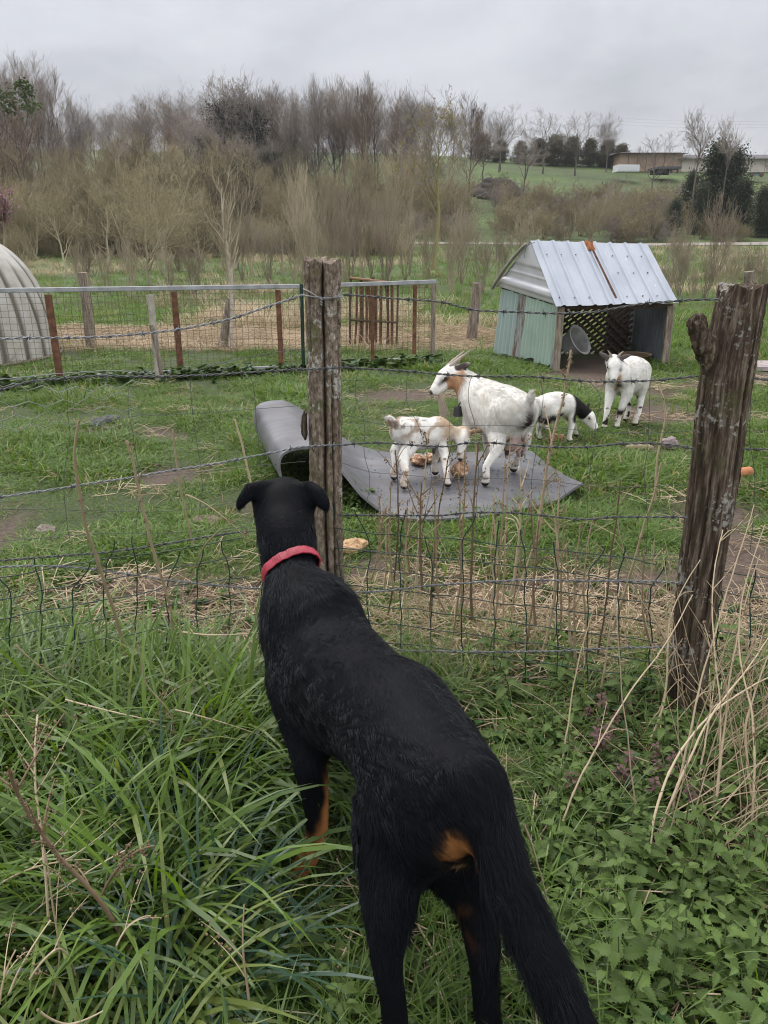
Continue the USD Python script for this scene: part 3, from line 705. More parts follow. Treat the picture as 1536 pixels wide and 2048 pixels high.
# back wall: a lattice at the left, close slanting boards at the right
Lw = np.linalg.norm(BR - BL)
def bw(u, h): return lerp(lerp(BL, BR, u), lerp(BLt, BRt, u), h)
def slat(u0, h0, u1, h1, off, wid, mat):
    # clip to the back wall's rectangle
    pts = []
    for t in np.linspace(0, 1, 200):
        u, h = u0 + (u1 - u0) * t, h0 + (h1 - h0) * t
        if 0.08 <= u <= .985 and 0.02 <= h <= .98: pts.append((u, h))
    if len(pts) < 14: return
    a, b = bw(*pts[0]), bw(*pts[-1])
    part(shed, 'slat', box_between(a + [0, -off, 0], b + [0, -off, 0], wid, 0.016, up=(0, 1, 0)), mat)
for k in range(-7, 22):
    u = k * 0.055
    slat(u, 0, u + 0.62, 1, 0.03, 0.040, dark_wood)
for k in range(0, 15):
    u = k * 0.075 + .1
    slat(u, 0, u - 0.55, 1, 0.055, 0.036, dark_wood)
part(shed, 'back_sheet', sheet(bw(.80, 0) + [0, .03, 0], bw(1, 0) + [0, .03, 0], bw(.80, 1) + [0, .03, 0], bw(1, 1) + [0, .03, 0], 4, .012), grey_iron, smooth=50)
# tie wire at the gable
part(shed, 'tie_wire', tubes(smooth_line([rL + side * .05 + [-.03, -.05, -.2], rL + side * .06 + [0, -.02, -.08], rL + [.05, -.05, -.02]], 10), np.full(10, .004), 5), wire_old, smooth=True)

# tubs in the shed
tubm = plain('tub_grey', (0.23, 0.23, 0.22), 0.6, 0.4, var=0.3, scale=9)
prof = [(0.0, 0.0), (0.16, 0.0), (0.21, 0.16), (0.235, 0.17), (0.24, 0.18), (0.232, 0.186), (0.2, 0.172), (0.15, 0.02), (0.0, 0.016)]
tpos = at_y(1136, 700, FL[1] + 0.28)
tub = thing('feed_tub', 'round grey tub tipped on its side against the shed\'s left front post', 'tub', tpos)
Rt = rot([1, 0, 0], 58) ; Rt = rot([0, 0, 1], 48) @ rot([1, 0, 0], 58)
part(tub, 'bowl', place(lathe([(a * .86, b * 1.15) for a, b in prof]), Rt, tpos + [0, .06, .03]), tubm, smooth=40)
tpos2 = at_y(1268, 727, FR[1] + 0.35)
tub2 = thing('feed_trough', 'wide round rusty brown trough inside the shed behind the standing goat', 'trough', tpos2)
part(tub2, 'bowl', place(lathe([(a * .92, b * 0.75) for a, b in prof]), np.eye(3), tpos2 + [0, 0, -.01]), plain('trough_rust', (0.16, 0.10, 0.065), 0.7, 0.3, var=0.35, scale=9), smooth=40)

# ------------------------------------------------------------------ the rubber belt, rolled up at its left end
fe = [(572, 975, 4.45), (560, 955, 4.42), (556, 930, 4.42), (563, 909, 4.45), (588, 897, 4.5), (622, 893, 4.52), (652, 905, 4.52), (690, 948, 4.45), (735, 998, 4.33), (790, 1042, None), (850, 1050, None), (950, 1044, None), (1060, 1026, None), (1120, 1009, None), (1163, 994, None)]
be = [(522, 880, 5.75), (512, 862, 5.75), (507, 835, 5.78), (512, 814, 5.82), (535, 803, 5.86), (562, 801, 5.88), (600, 818, 5.86), (660, 858, 5.75), (720, 893, 5.65), (790, 915, None), (850, 916, None), (920, 915, None), (990, 913, None), (1030, 912, None), (1062, 912, None)]
def mat_line(L):
    out = []
    for px, py, Y in L:
        p = at_y(px, py, Y) if Y else at_z(px, py, 0.0)
        if not Y: p = ground_at(px, py); p[2] += 0.035
        out.append(p)
    return smooth_line(out, 90)
fl_, bl_ = mat_line(fe), mat_line(be)
tt = np.linspace(0, 1, 40)
B = fl_[:, None] * (1 - tt)[None, :, None] + bl_[:, None] * tt[None, :, None]
wav = 0.02 * (meshkit.fbm(B * 1.6, 2, 4) - 0.5)
B[..., 2] += wav
# right corner lifts off the grass
lift = sstep(0.88, 1.0, np.linspace(0, 1, 90))[:, None] * (1 - tt)[None] ** 3
B[..., 2] += 0.06 * lift
i, j = np.meshgrid(np.arange(89), np.arange(39), indexing='ij'); a = i * 40 + j
bf = np.stack([a, a + 40, a + 41, a + 1], -1).reshape(-1, 4)
bv = B.reshape(-1, 3)
bn = mnormals(bv, np.vstack([bf[:, [0, 1, 2]], bf[:, [0, 2, 3]]]))
if bn[60 * 40 + 20, 2] < 0: bn = -bn; bf = bf[:, ::-1]
m_ = len(bv)
edge = np.r_[np.arange(40), np.arange(1, 90) * 40 + 39, 89 * 40 + np.arange(38, -1, -1), np.arange(88, 0, -1) * 40]
e2 = np.roll(edge, -1)
belt_mat = M('rubber_belt', {'g': ('geometry', {}), 'n': ('noise_texture', {'scale': 3.0, 'detail': 7.0, 'roughness': 0.65}), 'm': ('mapping', {'scale': (0.6, 6, 1), 'rotation': (0, 0, 0.12)}), 'n2': ('noise_texture', {'scale': 9.0, 'detail': 6.0}),
    'r': ('rgb_ramp', {'ramp': [(0.32, (0.050, 0.051, 0.058)), (0.5, (0.092, 0.092, 0.102)), (0.68, (0.14, 0.138, 0.148))]}), 'r2': ('rgb_ramp', {'ramp': [(0.52, (0, 0, 0)), (0.68, (0.75,) * 3)]}),
    'v': ('voronoi_texture', {'scale': 26.0}), 'rv': ('rgb_ramp', {'ramp': [(0.06, (0.85,) * 3), (0.10, (0, 0, 0))]}), 'nn': ('noise_texture', {'scale': 2.2, 'detail': 3.0}), 'rn': ('rgb_ramp', {'ramp': [(0.48, (0, 0, 0)), (0.6, (1, 1, 1))]}), 'mm': ('mix_color', {'blend_type': 'multiply', 'fac': 1.0}),
    'x': ('mix_color', {'b': (0.085, 0.066, 0.052)}), 'y': ('mix_color', {'b': (0.02, 0.016, 0.013)}), 'p': ('principled_bsdf', {'roughness': 0.5, 'specular_ior_level': 0.5})},
    [('g.position', 'n.vector'), ('g.position', 'm.vector'), ('m.vector', 'n2.vector'), ('g.position', 'v.vector'), ('g.position', 'nn.vector'), ('nn.fac', 'rn.fac'), ('v.distance', 'rv.fac'), ('rv.color', 'mm.a'), ('rn.color', 'mm.b'),
     ('n.fac', 'r.fac'), ('n2.fac', 'r2.fac'), ('r.color', 'x.a'), ('r2.color', 'x.fac'), ('x.result', 'y.a'), ('mm.result', 'y.fac'), ('y.result', 'p.base_color')])
top('rubber_belt', (np.vstack([bv, bv - bn * 0.014]), np.vstack([bf, bf[:, ::-1] + m_, np.stack([edge, e2, e2 + m_, edge + m_], 1)])), belt_mat,
    'grey rubber belt on the grass, its left end curled up in an arch', 'rubber mat', smooth=40)

dr_ = np.random.default_rng(61)
pel = []
for k in range(170):
    i_, j_ = int(dr_.integers(44, 88)), int(dr_.integers(2, 38)); q_ = bv.reshape(90, 40, 3)[i_, j_] + [dr_.normal(0, .02), dr_.normal(0, .02), .004]
    m = trimesh.creation.icosphere(1, dr_.uniform(.0018, .0048)); m.apply_scale((1, dr_.uniform(.6, 1), .7)); m.apply_translation(q_); pel.append(m)
top('droppings', join(pel), plain('droppings_dark', (.022, .017, .013), .7, .3), 'dark droppings and crumbs scattered over the rubber belt', smooth=True, kind='stuff')

# ------------------------------------------------------------------ crusts, stones and other small things on the ground
crust = M('crust', {'g': ('geometry', {}), 'n': ('noise_texture', {'scale': 35.0, 'detail': 5.0}), 'r': ('rgb_ramp', {'ramp': [(0.35, (0.17, 0.075, 0.035)), (0.5, (0.36, 0.20, 0.11)), (0.62, (0.55, 0.40, 0.28))]}), 'p': ('principled_bsdf', {'roughness': 0.8})},
          [('g.position', 'n.vector'), ('n.fac', 'r.fac'), ('r.color', 'p.base_color')])
stone = plain('stone', (0.165, 0.14, 0.115), 0.85, 0.25, var=0.3, scale=14, bump=0.4)
def lump(px, py, size, seed, z=0.0, squash=(1, .8, .6), Y=None):
    p = ground_at(px, py); p[2] += z
    m = trimesh.creation.icosphere(4)
    v = m.vertices * np.array(squash) * size
    v = v @ rot([0, 0, 1], seed * 57).T
    v, f = rough((v, m.faces), size * 0.45, 1.6 / size, seed)
    v, f = rough((v, f), size * 0.12, 6 / size, seed + 1)
    return v + p + [0, 0, size * squash[2] * 0.7], f
for k, (px, py, s, z) in enumerate(((838, 938, .065, .04), (858, 934, .055, .04), (872, 930, .04, .04))):
    top('bread_crust', lump(px, py, s, k, z), crust, ['dark brown crust under the speckled kid\'s belly', 'pale torn crust beside the dark crust under the kid', 'small crust nearest the kid\'s front leg'][k], 'bread crust', smooth=True, group='crusts on the rubber belt')
rp = ground_at(918, 962); rp[2] += .085
rol = thing('cut_root', 'round cut root lying between the two goats on the rubber belt', 'root vegetable', rp)
cyl = lathe([(0, -.045), (.045, -.045), (.052, -.03), (.054, .03), (.047, .045), (0, .045)], 28)
part(rol, 'body', rough(place(cyl, rot([0, 0, 1], 35) @ rot([1, 0, 0], 62), rp + [0, 0, -.005]), .008, 30, 3), crust, smooth=40)
top('dead_leaf', lump(708, 1098, .065, 7, 0, (1.3, .7, .45)), plain('dead_leaf', (0.42, 0.27, 0.15), .8, .2, var=.35, scale=30), 'crumpled tan dead leaf on bare soil right of the lichen covered post', 'dead leaf', smooth=True)
top('stone', lump(1113, 880, .05, 9), plain('stone_orange', (0.42, 0.22, 0.13), .85, .2, var=.25), 'small orange stone at the grazing kid\'s hooves', 'stone', smooth=True)
top('stone', lump(1337, 893, .075, 11), plain('stone_mauve', (0.25, 0.2, 0.2), .85, .2, var=.25), 'mauve grey stone left of the thick dark post', 'stone', smooth=True)
top('stone', lump(408, 1044, .085, 13, -.035, (1.2, .8, .4)), plain('stone_brick', (0.19, 0.135, 0.11), .85, .2, var=.25), 'flat pinkish stone in the mud left of the dog\'s ear', 'stone', smooth=True)
top('stone', lump(95, 1058, .06, 15, -.03, (1.1, .9, .5)), stone, 'pale brown stone in the short grass near the left edge', 'stone', smooth=True)
top('stone', lump(210, 845, .10, 17, -.02, (1.8, .7, .4)), plain('stone_dark', (0.07, 0.07, 0.075), .8, .3), 'dark flat stone below the hexagonal netting', 'stone', smooth=True)
top('stone', lump(1052, 690, .12, 18, -.05, (1.6, .9, .5)), stone, 'buff stone under the green shed wall', 'stone', smooth=True)
lp = ground_at(1278, 897)
top('wood_billet', rough(tubes(smooth_line([lp + [-.10, 0, .008], lp + [0, .01, .012], lp + [.11, -.01, .008]], 14), np.array([.008] + [.024] * 12 + [.01]), 14, cap=True), .006, 25), plain('billet', (0.26, 0.2, 0.13), .7, .3, var=.25), 'short pale wood billet left of the mauve stone', 'log', smooth=True)
lp = ground_at(1484, 955)
pot = thing('clay_pipe', 'short terracotta pipe right of the thick dark post', 'clay pipe', lp)
part(pot, 'tube', place(lathe([(.030, -.06), (.036, -.06), (.036, .06), (.030, .06), (.030, -.06)], 24), rot([0, 0, 1], 20) @ rot([0, 1, 0], 90), lp + [0, 0, .036]), plain('terracotta', (0.40, 0.16, 0.075), .75, .25, var=.2), smooth=40)
lp = ground_at(1525, 735)
top('concrete_slab', rough((lambda m: (m.vertices, m.faces))(trimesh.creation.box((0.55, 0.5, 0.05), transform=trimesh.transformations.translation_matrix(lp + [.1, 0, .025])).subdivide().subdivide()), .008, 8), plain('slab', (0.30, 0.255, 0.25), .9, .2), 'bare pinkish slab at the right edge beyond the thick post', 'slab', smooth=30)
# ------------------------------------------------------------------ trees and shrubs
def offshoots(P, R, count, ratio, angle, up, tmin, rng, k=4, rr=0.55, rmin=0.0, jit=0.10, tmax=1.0, lmin=0.0):
    n, kk, _ = P.shape
    L = np.linalg.norm(np.diff(P, axis=1), axis=2).sum(1)
    t = rng.uniform(tmin, tmax, (n, count))
    x = t * (kk - 1); i = np.minimum(x.astype(int), kk - 2); w = (x - i)[..., None]
    rows = np.arange(n)[:, None]
    base = P[rows, i] * (1 - w) + P[rows, i + 1] * w
    rad = R[rows, i] * (1 - w[..., 0]) + R[rows, i + 1] * w[..., 0]
    T = P[rows, i + 1] - P[rows, i]; T /= np.linalg.norm(T, axis=-1, keepdims=True) + 1e-9
    base, rad, T, t = base.reshape(-1, 3), rad.reshape(-1), T.reshape(-1, 3), t.reshape(-1)
    ang = np.radians(angle) * rng.uniform(0.6, 1.35, len(base))
    d = T * np.cos(ang)[:, None] + perp(T, rng) * np.sin(ang)[:, None]
    ln = np.maximum(np.repeat(L, count) * ratio * (1.2 - 0.7 * t) * rng.uniform(0.6, 1.3, len(base)), lmin)
    s = np.linspace(0, 1, k)
    D = d[:, None, :] * s[None, :, None] + np.array([0, 0, up]) * (s[None, :, None] ** 1.6)
    D = D + rng.normal(0, jit, D.shape) * s[None, :, None]
    Q = base[:, None] + D * ln[:, None, None]
    r0 = np.maximum(np.minimum(rad * rr, rad * 0.8), rmin)
    RR = np.maximum(r0[:, None] * np.linspace(1, 0.35, k)[None], rmin)
    return Q, RR

def bare_tree(seed, height=12.0, lean=0.0, crown=0.55, limbs=16, ang=42, up=0.45, fine=(9, 8, 6), rmin=0.011, tfrom=0.3, trunk_r=0.17, kink=0.25, ratio=(0.55, 0.55, 0.5, 0.5), stems=1, spread=0.0):
    rng = np.random.default_rng(seed)
    k = 9
    P, R = [], []
    for s_ in range(stems):
        a = 2 * PI * s_ / stems + rng.uniform(0, 1)
        t = np.linspace(0, 1, k)
        off = np.cumsum(rng.normal(0, kink * height / 40, (k, 2)), 0); off[0] = 0
        h = height * (0.92 if stems == 1 else rng.uniform(0.6, 0.95))
        sp = spread * rng.uniform(0.35, 1.0)
        P.append(np.stack([off[:, 0] + (lean * h * t if stems == 1 else math.cos(a) * sp * h * t ** 0.8), off[:, 1] + (math.sin(a) * sp * h * t ** 0.8 if stems > 1 else 0), h * t], 1))
        R.append(trunk_r * np.interp(t, [0, .05, .5, 1], [1.35, 1.0, .62, .16]))
    P, R = np.array(P), np.array(R)
    trunk = [(P, R)]
    A = offshoots(P, R, max(3, limbs // stems if stems > 4 else limbs), ratio[0] * crown / 0.55, ang, up, tfrom, rng, k=6, rr=0.55, rmin=rmin * 1.6)
    trunk.append(A)
    B = offshoots(*A, fine[0], ratio[1], ang + 4, up * 0.8, 0.2, rng, k=5, rmin=rmin * 1.25)
    C = offshoots(*B, fine[1], ratio[2], ang + 2, up * .6, 0.15, rng, k=4, rmin=rmin)
    tw = [B, C]
    if len(fine) > 2 and fine[2]:
        tw.append(offshoots(*C, fine[2], ratio[3], ang, up * .5, 0.1, rng, k=3, rmin=rmin * 0.8))
    top_z = np.percentile(np.concatenate([q[..., 2].ravel() for q, r in tw]), 99.7)
    s = height / top_z                    # the crown's top stands at the nominal height
    T = join([tubes(P * s, R, 7), tubes(A[0] * s, A[1], 5)])
    Wd = join([tubes(q * s, r, 3) for q, r in tw])
    return T, Wd

def leaf_cloud(centres, n, size, rng, spreadr, flat=0.8):
    """Small leaf faces scattered about the centres."""
    c = centres[rng.integers(0, len(centres), n)]
    p = c + rng.normal(0, spreadr, (n, 3)) * np.array([1, 1, flat])
    d = rng.normal(size=(n, 3)); d /= np.linalg.norm(d, axis=1, keepdims=True)
    s = perp(d, rng)
    L = size * rng.uniform(0.6, 1.4, (n, 1))
    a, b, m = p - d * L * 0.5, p + d * L * 0.5, p + np.cross(d, s) * L * 0.12
    V = np.stack([a, m + s * L * 0.32, b, m - s * L * 0.32], 1).reshape(-1, 3)
    i = np.arange(n) * 4
    return V, np.vstack([np.stack([i, i + 1, i + 2], 1), np.stack([i, i + 2, i + 3], 1)])

def twig_mat(name, c, var=0.3):
    c = np.array(c)
    return M(name, {'g': ('geometry', {}), 'o': ('object_info', {}), 'a': ('math', {'math_type': 'add'}), 'f': ('math', {'math_type': 'fraction'}),
        'r': ('rgb_ramp', {'ramp': [(0, tuple(c * (1 - var))), (1, tuple(c * (1 + var)))]}), 'p': ('principled_bsdf', {'roughness': 0.85, 'specular_ior_level': 0.15})},
        [('g.random_per_island', 'a.value1'), ('o.random', 'a.value2'), ('a.value', 'f.value1'), ('f.value', 'r.fac'), ('r.color', 'p.base_color')])
tw_grey = twig_mat('twig_grey', (0.21, 0.178, 0.152)); tk_grey = twig_mat('trunk_grey', (0.10, 0.085, 0.07), .2)
tw_olive = twig_mat('twig_olive', (0.205, 0.172, 0.102), .45); tk_olive = twig_mat('trunk_olive', (0.33, 0.29, 0.20), .35)
tw_brown = twig_mat('twig_brown', (0.15, 0.108, 0.078)); tw_pale = twig_mat('twig_pale', (0.27, 0.23, 0.16)); tw_mauve = twig_mat('twig_mauve', (0.20, 0.162, 0.12))
tk_moss = twig_mat('trunk_moss', (0.24, 0.21, 0.095), .3)
dark_leaf = leaf_mat('dark_leaf', (0.014, 0.022, 0.012), (0.035, 0.045, 0.02), trans=0.15)
olive_leaf = leaf_mat('olive_leaf', (0.03, 0.032, 0.014), (0.07, 0.065, 0.025), trans=0.2)
bud_leaf = leaf_mat('bud_leaf', (0.16, 0.15, 0.04), (0.24, 0.21, 0.06), trans=0.3)
pink_bud = leaf_mat('pink_bud', (0.22, 0.12, 0.13), (0.36, 0.22, 0.23), trans=0.3)

def build_kind(name, tw, trunk_m, twig_m, leaves=None, leaf_m=None):
    p = proto(name)
    rawmesh(p + '/trunk', *tw[0], trunk_m, True)
    rawmesh(p + '/crown', *tw[1], twig_m, False)
    if leaves is not None: rawmesh(p + '/foliage', *leaves, leaf_m, False)
    return p

rg = np.random.default_rng(2)
K_round = [build_kind('kind_round', bare_tree(11 + s, 12, crown=0.62, limbs=16, ang=46, up=0.45, fine=(8, 6, 4), rmin=0.0068, trunk_r=.15), tk_grey, tw_grey) for s in range(2)]
K_tall = [build_kind('kind_tall', bare_tree(31 + s, 12, crown=0.34, limbs=18, ang=27, up=0.6, fine=(7, 6, 3), rmin=0.0062, tfrom=.25, trunk_r=.12), tk_grey, tw_brown if s else tw_grey) for s in range(2)]
K_high = [build_kind('kind_high_crown', bare_tree(45, 12, crown=0.36, limbs=11, ang=42, up=0.4, fine=(6, 5, 3), rmin=0.0075, tfrom=.68, trunk_r=.16), tk_grey, tw_grey)]
K_gnarl = [build_kind('kind_gnarled', bare_tree(51, 12, crown=0.55, limbs=9, ang=50, up=0.3, fine=(7, 5, 3), rmin=0.010, tfrom=.35, kink=0.6), tk_grey, tw_grey)]
tt_ = bare_tree(61, 12, crown=0.5, limbs=18, ang=45, up=0.45, fine=(8, 6, 4), rmin=0.012)
bc = np.stack([rg.normal(0, .8, 60), rg.normal(0, .8, 60), rg.uniform(1, 9.5, 60)], 1)
K_ivy = [build_kind('kind_ivy', tt_, tk_grey, tw_grey, leaf_cloud(bc, 9000, 0.16, rg, 0.42), dark_leaf)]
K_shrub = [build_kind('kind_shrub', bare_tree(71 + s, 6, crown=0.42, limbs=54, ang=42, up=0.3, fine=(6, 5, 2), rmin=0.0060, tfrom=.06, trunk_r=0.062, stems=9, spread=0.55, kink=0.9, ratio=(0.5, 0.6, .55, .5)), tk_olive, tw_olive) for s in range(3)]
K_open = [build_kind('kind_open_crown', bare_tree(65 + s, 8, crown=0.62, limbs=15, ang=50, up=0.35, fine=(7, 6, 3), rmin=0.0055, tfrom=.16, trunk_r=0.085, kink=0.7), tk_olive, tw_olive) for s in range(2)]
K_whip = [build_kind('kind_whip', bare_tree(81 + s, 4, crown=0.32, limbs=44, ang=26, up=0.75, fine=(4, 3, 0), rmin=0.0045, tfrom=.15, trunk_r=0.022, stems=9, spread=0.28, kink=0.35), (tw_pale, tw_mauve)[s % 2], (tw_pale, tw_mauve)[s % 2]) for s in range(3)]
tt_ = bare_tree(91, 8, crown=0.5, limbs=16, ang=50, up=0.3, fine=(7, 4, 0), rmin=0.02)
bc = np.stack([rg.normal(0, 1.5, 110), rg.normal(0, 1.5, 110), rg.uniform(0.8, 7.6, 110)], 1); bc[:, :2] *= np.clip((8.2 - bc[:, 2:]) / 4, 0.25, 1)
K_green = [build_kind('kind_evergreen', tt_, tk_grey, tw_brown, leaf_cloud(bc, 8000, 0.34, rg, 0.55), olive_leaf)]
bc = np.stack([rg.normal(0, 1, 120), rg.normal(0, 1, 120), rg.uniform(0.2, 8, 120)], 1); bc[:, :2] *= np.clip((8.6 - bc[:, 2:]) / 2.4, 0.25, 1) * (.45 + .55 * rg.random((120, 1)))
K_dark = [build_kind('kind_dark', bare_tree(95, 8, crown=.3, limbs=10, ang=60, up=0.0, fine=(4, 0, 0), rmin=.02), tk_grey, tw_brown, leaf_cloud(bc, 9000, 0.22, rg, 0.5), dark_leaf)]

# the mossy tree that leans in front of the lane: built where it stands, with its own trunk
def ground_hit(px, py):
    r = ray(px, py); t = 3.0
    while t < 800:
        p = EYE + r * t
        if p[2] < terr(p[0], p[1]): return p
        t *= 1.006
    return EYE + r * 300

LAND = [(-60, 'the left edge'), (55, 'the ribbed hutch'), (150, 'the first rusty upright'), (250, 'the pale peeled stake'), (335, 'the second rusty upright'), (455, 'the tied sapling'), (565, "the dog's ears"), (648, 'the lichen covered post'), (750, 'the twig hurdle'), (850, 'the pen end'), (955, 'the square grey stake'), (1080, 'the shed gable'), (1190, 'the shed roof'), (1330, "the shed's right end"), (1400, 'the broken side stub'), (1490, 'the thick dark post'), (1600, 'the right edge')]
ORD = ['first', 'second', 'third', 'fourth', 'fifth', 'sixth', 'seventh', 'eighth', 'ninth', 'tenth', 'eleventh', 'twelfth', 'thirteenth', 'fourteenth', 'fifteenth', 'sixteenth', 'seventeenth', 'eighteenth', 'nineteenth', 'twentieth', 'twenty-first', 'twenty-second', 'twenty-third', 'twenty-fourth', 'twenty-fifth'] + ['%s' % q for q in ('twenty-sixth', 'twenty-seventh', 'twenty-eighth', 'twenty-ninth', 'thirtieth', 'thirty-first', 'thirty-second', 'thirty-third', 'thirty-fourth')]
rngT = np.random.default_rng(77)

def plant_row(rows, kinds, proto_h, name, cat, desc, group, width=(1.0, 1.0)):
    """rows: (px of the foot, forward distance or foot py, py of the top)."""
    rows = sorted(rows, key=lambda r: r[0])
    near = [min(range(len(LAND)), key=lambda i: abs(LAND[i][0] - r[0])) for r in rows]
    seen = {}
    tot = {i: near.count(i) for i in near}
    for r, li in zip(rows, near):
        px, Y, ptop = r[:3]
        if Y > 250:                      # the row of the foot in the photograph
            p = ground_hit(px, Y)
        else:
            p = at_y(px, 480, Y); p[2] = terr(p[0], Y)
        h = at_y(px, ptop, p[1])[2] - p[2]
        k = seen[li] = seen.get(li, 0) + 1
        where = LAND[li][1]
        lab = '%s above %s' % (desc, where) if tot[li] == 1 else '%s, %s from the left above %s' % (desc, ORD[min(k - 1, 14)], where)
        s = h / proto_h
        w = s * rngT.uniform(*width)
        kind = kinds[int(rngT.integers(len(kinds)))] if len(r) < 4 else kinds[r[3]]
        copy_of(kind, name, lab, cat, p - [0, 0, 0.05], rngT.uniform(0, 6.28), (w, w, s), group)

T = []
for x in range(-20, 1000, 42): T.append((x + rngT.uniform(-12, 12), 128 + rngT.uniform(-12, 14), np.interp(x, [-20, 60, 200, 260, 400, 520, 700, 1000], [215, 225, 232, 205, 180, 172, 170, 205]) + rngT.uniform(-8, 14)))
plant_row(T, K_round + K_tall, 12, 'bare_tree', 'tree', 'bare grey hilltop tree', 'bare trees along the wooded hilltop', (0.9, 1.3))
T = []
for x in range(-30, 800, 34): T.append((x + rngT.uniform(-12, 12), 96 + rngT.uniform(-12, 12), np.interp(x, [-30, 100, 300, 500, 800], [255, 262, 225, 205, 235]) + rngT.uniform(-15, 25)))
plant_row(T, K_round + K_tall, 12, 'wood_tree', 'tree', 'bare tree inside the wood', 'bare trees inside the wood', (1.0, 1.5))
T = []
for x in range(-30, 900, 48): T.append((x + rngT.uniform(-15, 15), 80 + rngT.uniform(-6, 6), np.interp(x, [-30, 300, 500, 800, 900], [330, 320, 300, 300, 330]) + rngT.uniform(-25, 25)))
plant_row(T, K_shrub, 6, 'thicket', 'bush', 'olive thicket under the wood', 'olive thickets under the wood', (.8, 1.1))
plant_row([(25, 70, 98, 0), (62, 72, 108, 1), (98, 70, 106, 0), (132, 74, 138, 1), (182, 80, 186, 0)], K_tall, 12, 'poplar', 'tree', 'tall whippy bare tree', 'tall bare trees above the hutch', (.8, 1.0))
plant_row([(282, 105, 186, 0), (345, 105, 178, 1), (388, 100, 168, 0)], K_round, 12, 'round_bare_tree', 'tree', 'round crowned bare tree on the skyline', 'round crowned bare trees', (1.0, 1.25))
plant_row([(470, 90, 152), (512, 88, 150), (432, 84, 235), (492, 80, 262), (545, 84, 275)], K_ivy, 12, 'ivy_tree', 'tree', 'ivy covered dark tree in the wood', 'ivy covered trees in the wood', (.8, 1.0))
plant_row([(555, 92, 176, 1), (592, 88, 172, 0), (640, 86, 150, 0), (672, 90, 160, 1), (694, 88, 150, 0), (728, 84, 148, 1), (752, 90, 160, 0), (792, 86, 178, 1), (822, 84, 176, 0), (935, 92, 184, 1)], K_tall, 12, 'slender_bare_tree', 'tree', 'slender bare tree', 'slender bare trees over the lane', (.8, 1.1))
plant_row([(998, 345, 208), (1085, 348, 216), (1150, 352, 219), (1045, 400, 255), (1300, 400, 262), (965, 370, 240)], K_gnarl, 12, 'gnarled_tree', 'tree', 'gnarled bare hill tree', 'gnarled bare trees on the hill', (.9, 1.2))
plant_row([(1212, 345, 218, 0), (1378, 470, 212, 1), (1436, 470, 228, 1), (1530, 470, 300, 1)], K_round[:1] + K_high, 12, 'round_hill_tree', 'tree', 'round twiggy bare tree', 'round twiggy trees on the right', (.75, .95))
plant_row([(965, 322, 268), (1000, 325, 280), (1040, 328, 282), (1075, 330, 276), (1108, 332, 270), (1142, 333, 272), (1178, 334, 276), (1212, 335, 280), (1240, 336, 287)], K_green, 8, 'hedge_tree', 'tree', 'dark olive hedge tree', 'olive hedge trees on the hilltop', (1.0, 1.3))
plant_row([(1372, 455, 345), (1418, 462, 288), (1450, 460, 300), (1395, 470, 372), (1475, 470, 360), (1515, 475, 375), (1545, 475, 380), (1345, 472, 400)], K_dark, 8, 'ivy_clump', 'tree', 'dark ivy smothered tree', 'ivy smothered trees at the foot of the hill', (.75, 1.1))
plant_row([(-2, 58, 258)], K_dark, 8, 'evergreen_tree', 'tree', 'dark evergreen cut off by the left edge', None, (.7, .7))
plant_row([(420, 74, 335), (455, 66, 345), (490, 70, 325), (440, 60, 385), (200, 52, 420), (245, 50, 440), (520, 78, 420), (790, 80, 420)], K_dark, 8, 'holly_bush', 'bush', 'dark evergreen bush', 'dark evergreen bushes in the wood', (.7, 1.1))
T = []
for x in range(-60, 470, 44): T.append((x + rngT.uniform(-14, 14), 56 + rngT.uniform(-4, 5), 268 + 0.05 * x + rngT.uniform(-22, 22)))
plant_row(T, K_shrub, 6, 'willow', 'tree', 'back row olive willow', 'back row of willows on the left', (.7, .9))
T = []
for x in range(-40, 450, 52): T.append((x + rngT.uniform(-16, 16), 43 + rngT.uniform(-3, 4), 335 + rngT.uniform(-25, 35)))
plant_row(T, K_shrub, 6, 'willow_bush', 'bush', 'middle row willow bush', 'middle row of willows on the left', (.8, 1.0))
plant_row([(30, 31, 440), (165, 30, 430), (352, 33, 440)], K_shrub, 6, 'field_bush', 'bush', 'twiggy bush near the pen', 'bushes nearest the mesh pen', (.65, .8))
plant_row([(500, 70, 345), (545, 72, 330), (590, 68, 350), (632, 70, 335), (668, 74, 340), (705, 69, 370), (742, 70, 360), (790, 72, 385), (830, 70, 400)], K_shrub, 6, 'lane_bush', 'bush', 'olive bush beyond the lane', 'olive bushes beyond the lane', (.75, 1.0))
plant_row([(1140, 68, 385), (1180, 66, 362), (1235, 68, 358), (1300, 66, 395), (1050, 70, 425)], K_shrub, 6, 'hill_bush', 'bush', 'brown bush at hill foot', 'brown bushes at the foot of the hill', (.6, .85))
T = [(x, Y, t) for x, Y, t in ((455, 24, 395), (500, 30, 420), (535, 26, 425), (585, 27, 405), (610, 24, 330), (640, 32, 430), (690, 26, 395), (725, 28, 420), (770, 24, 400), (812, 27, 420), (855, 24, 430), (905, 22, 425), (925, 26, 400), (968, 22, 445), (1005, 25, 430), (1050, 27, 415), (205, 22, 450), (255, 20, 455), (150, 21, 470), (330, 22, 460), (380, 20, 470))]
plant_row(T, K_whip, 4, 'sapling', 'sapling', 'thin pale field sapling', 'thin saplings in the field', (.7, 1.1))
T = [(x, Y, t) for x, Y, t in ((1345, 20, 505), (1372, 21, 470), (1398, 19, 505), (1425, 20, 480), (1450, 22, 495), (1478, 20, 470), (1510, 21, 480), (1535, 19, 490), (1365, 24, 430), (1440, 25, 380))]
plant_row(T, K_whip, 4, 'brush', 'bush', 'mauve brown brush', 'brush right of the shed', (.8, 1.1))

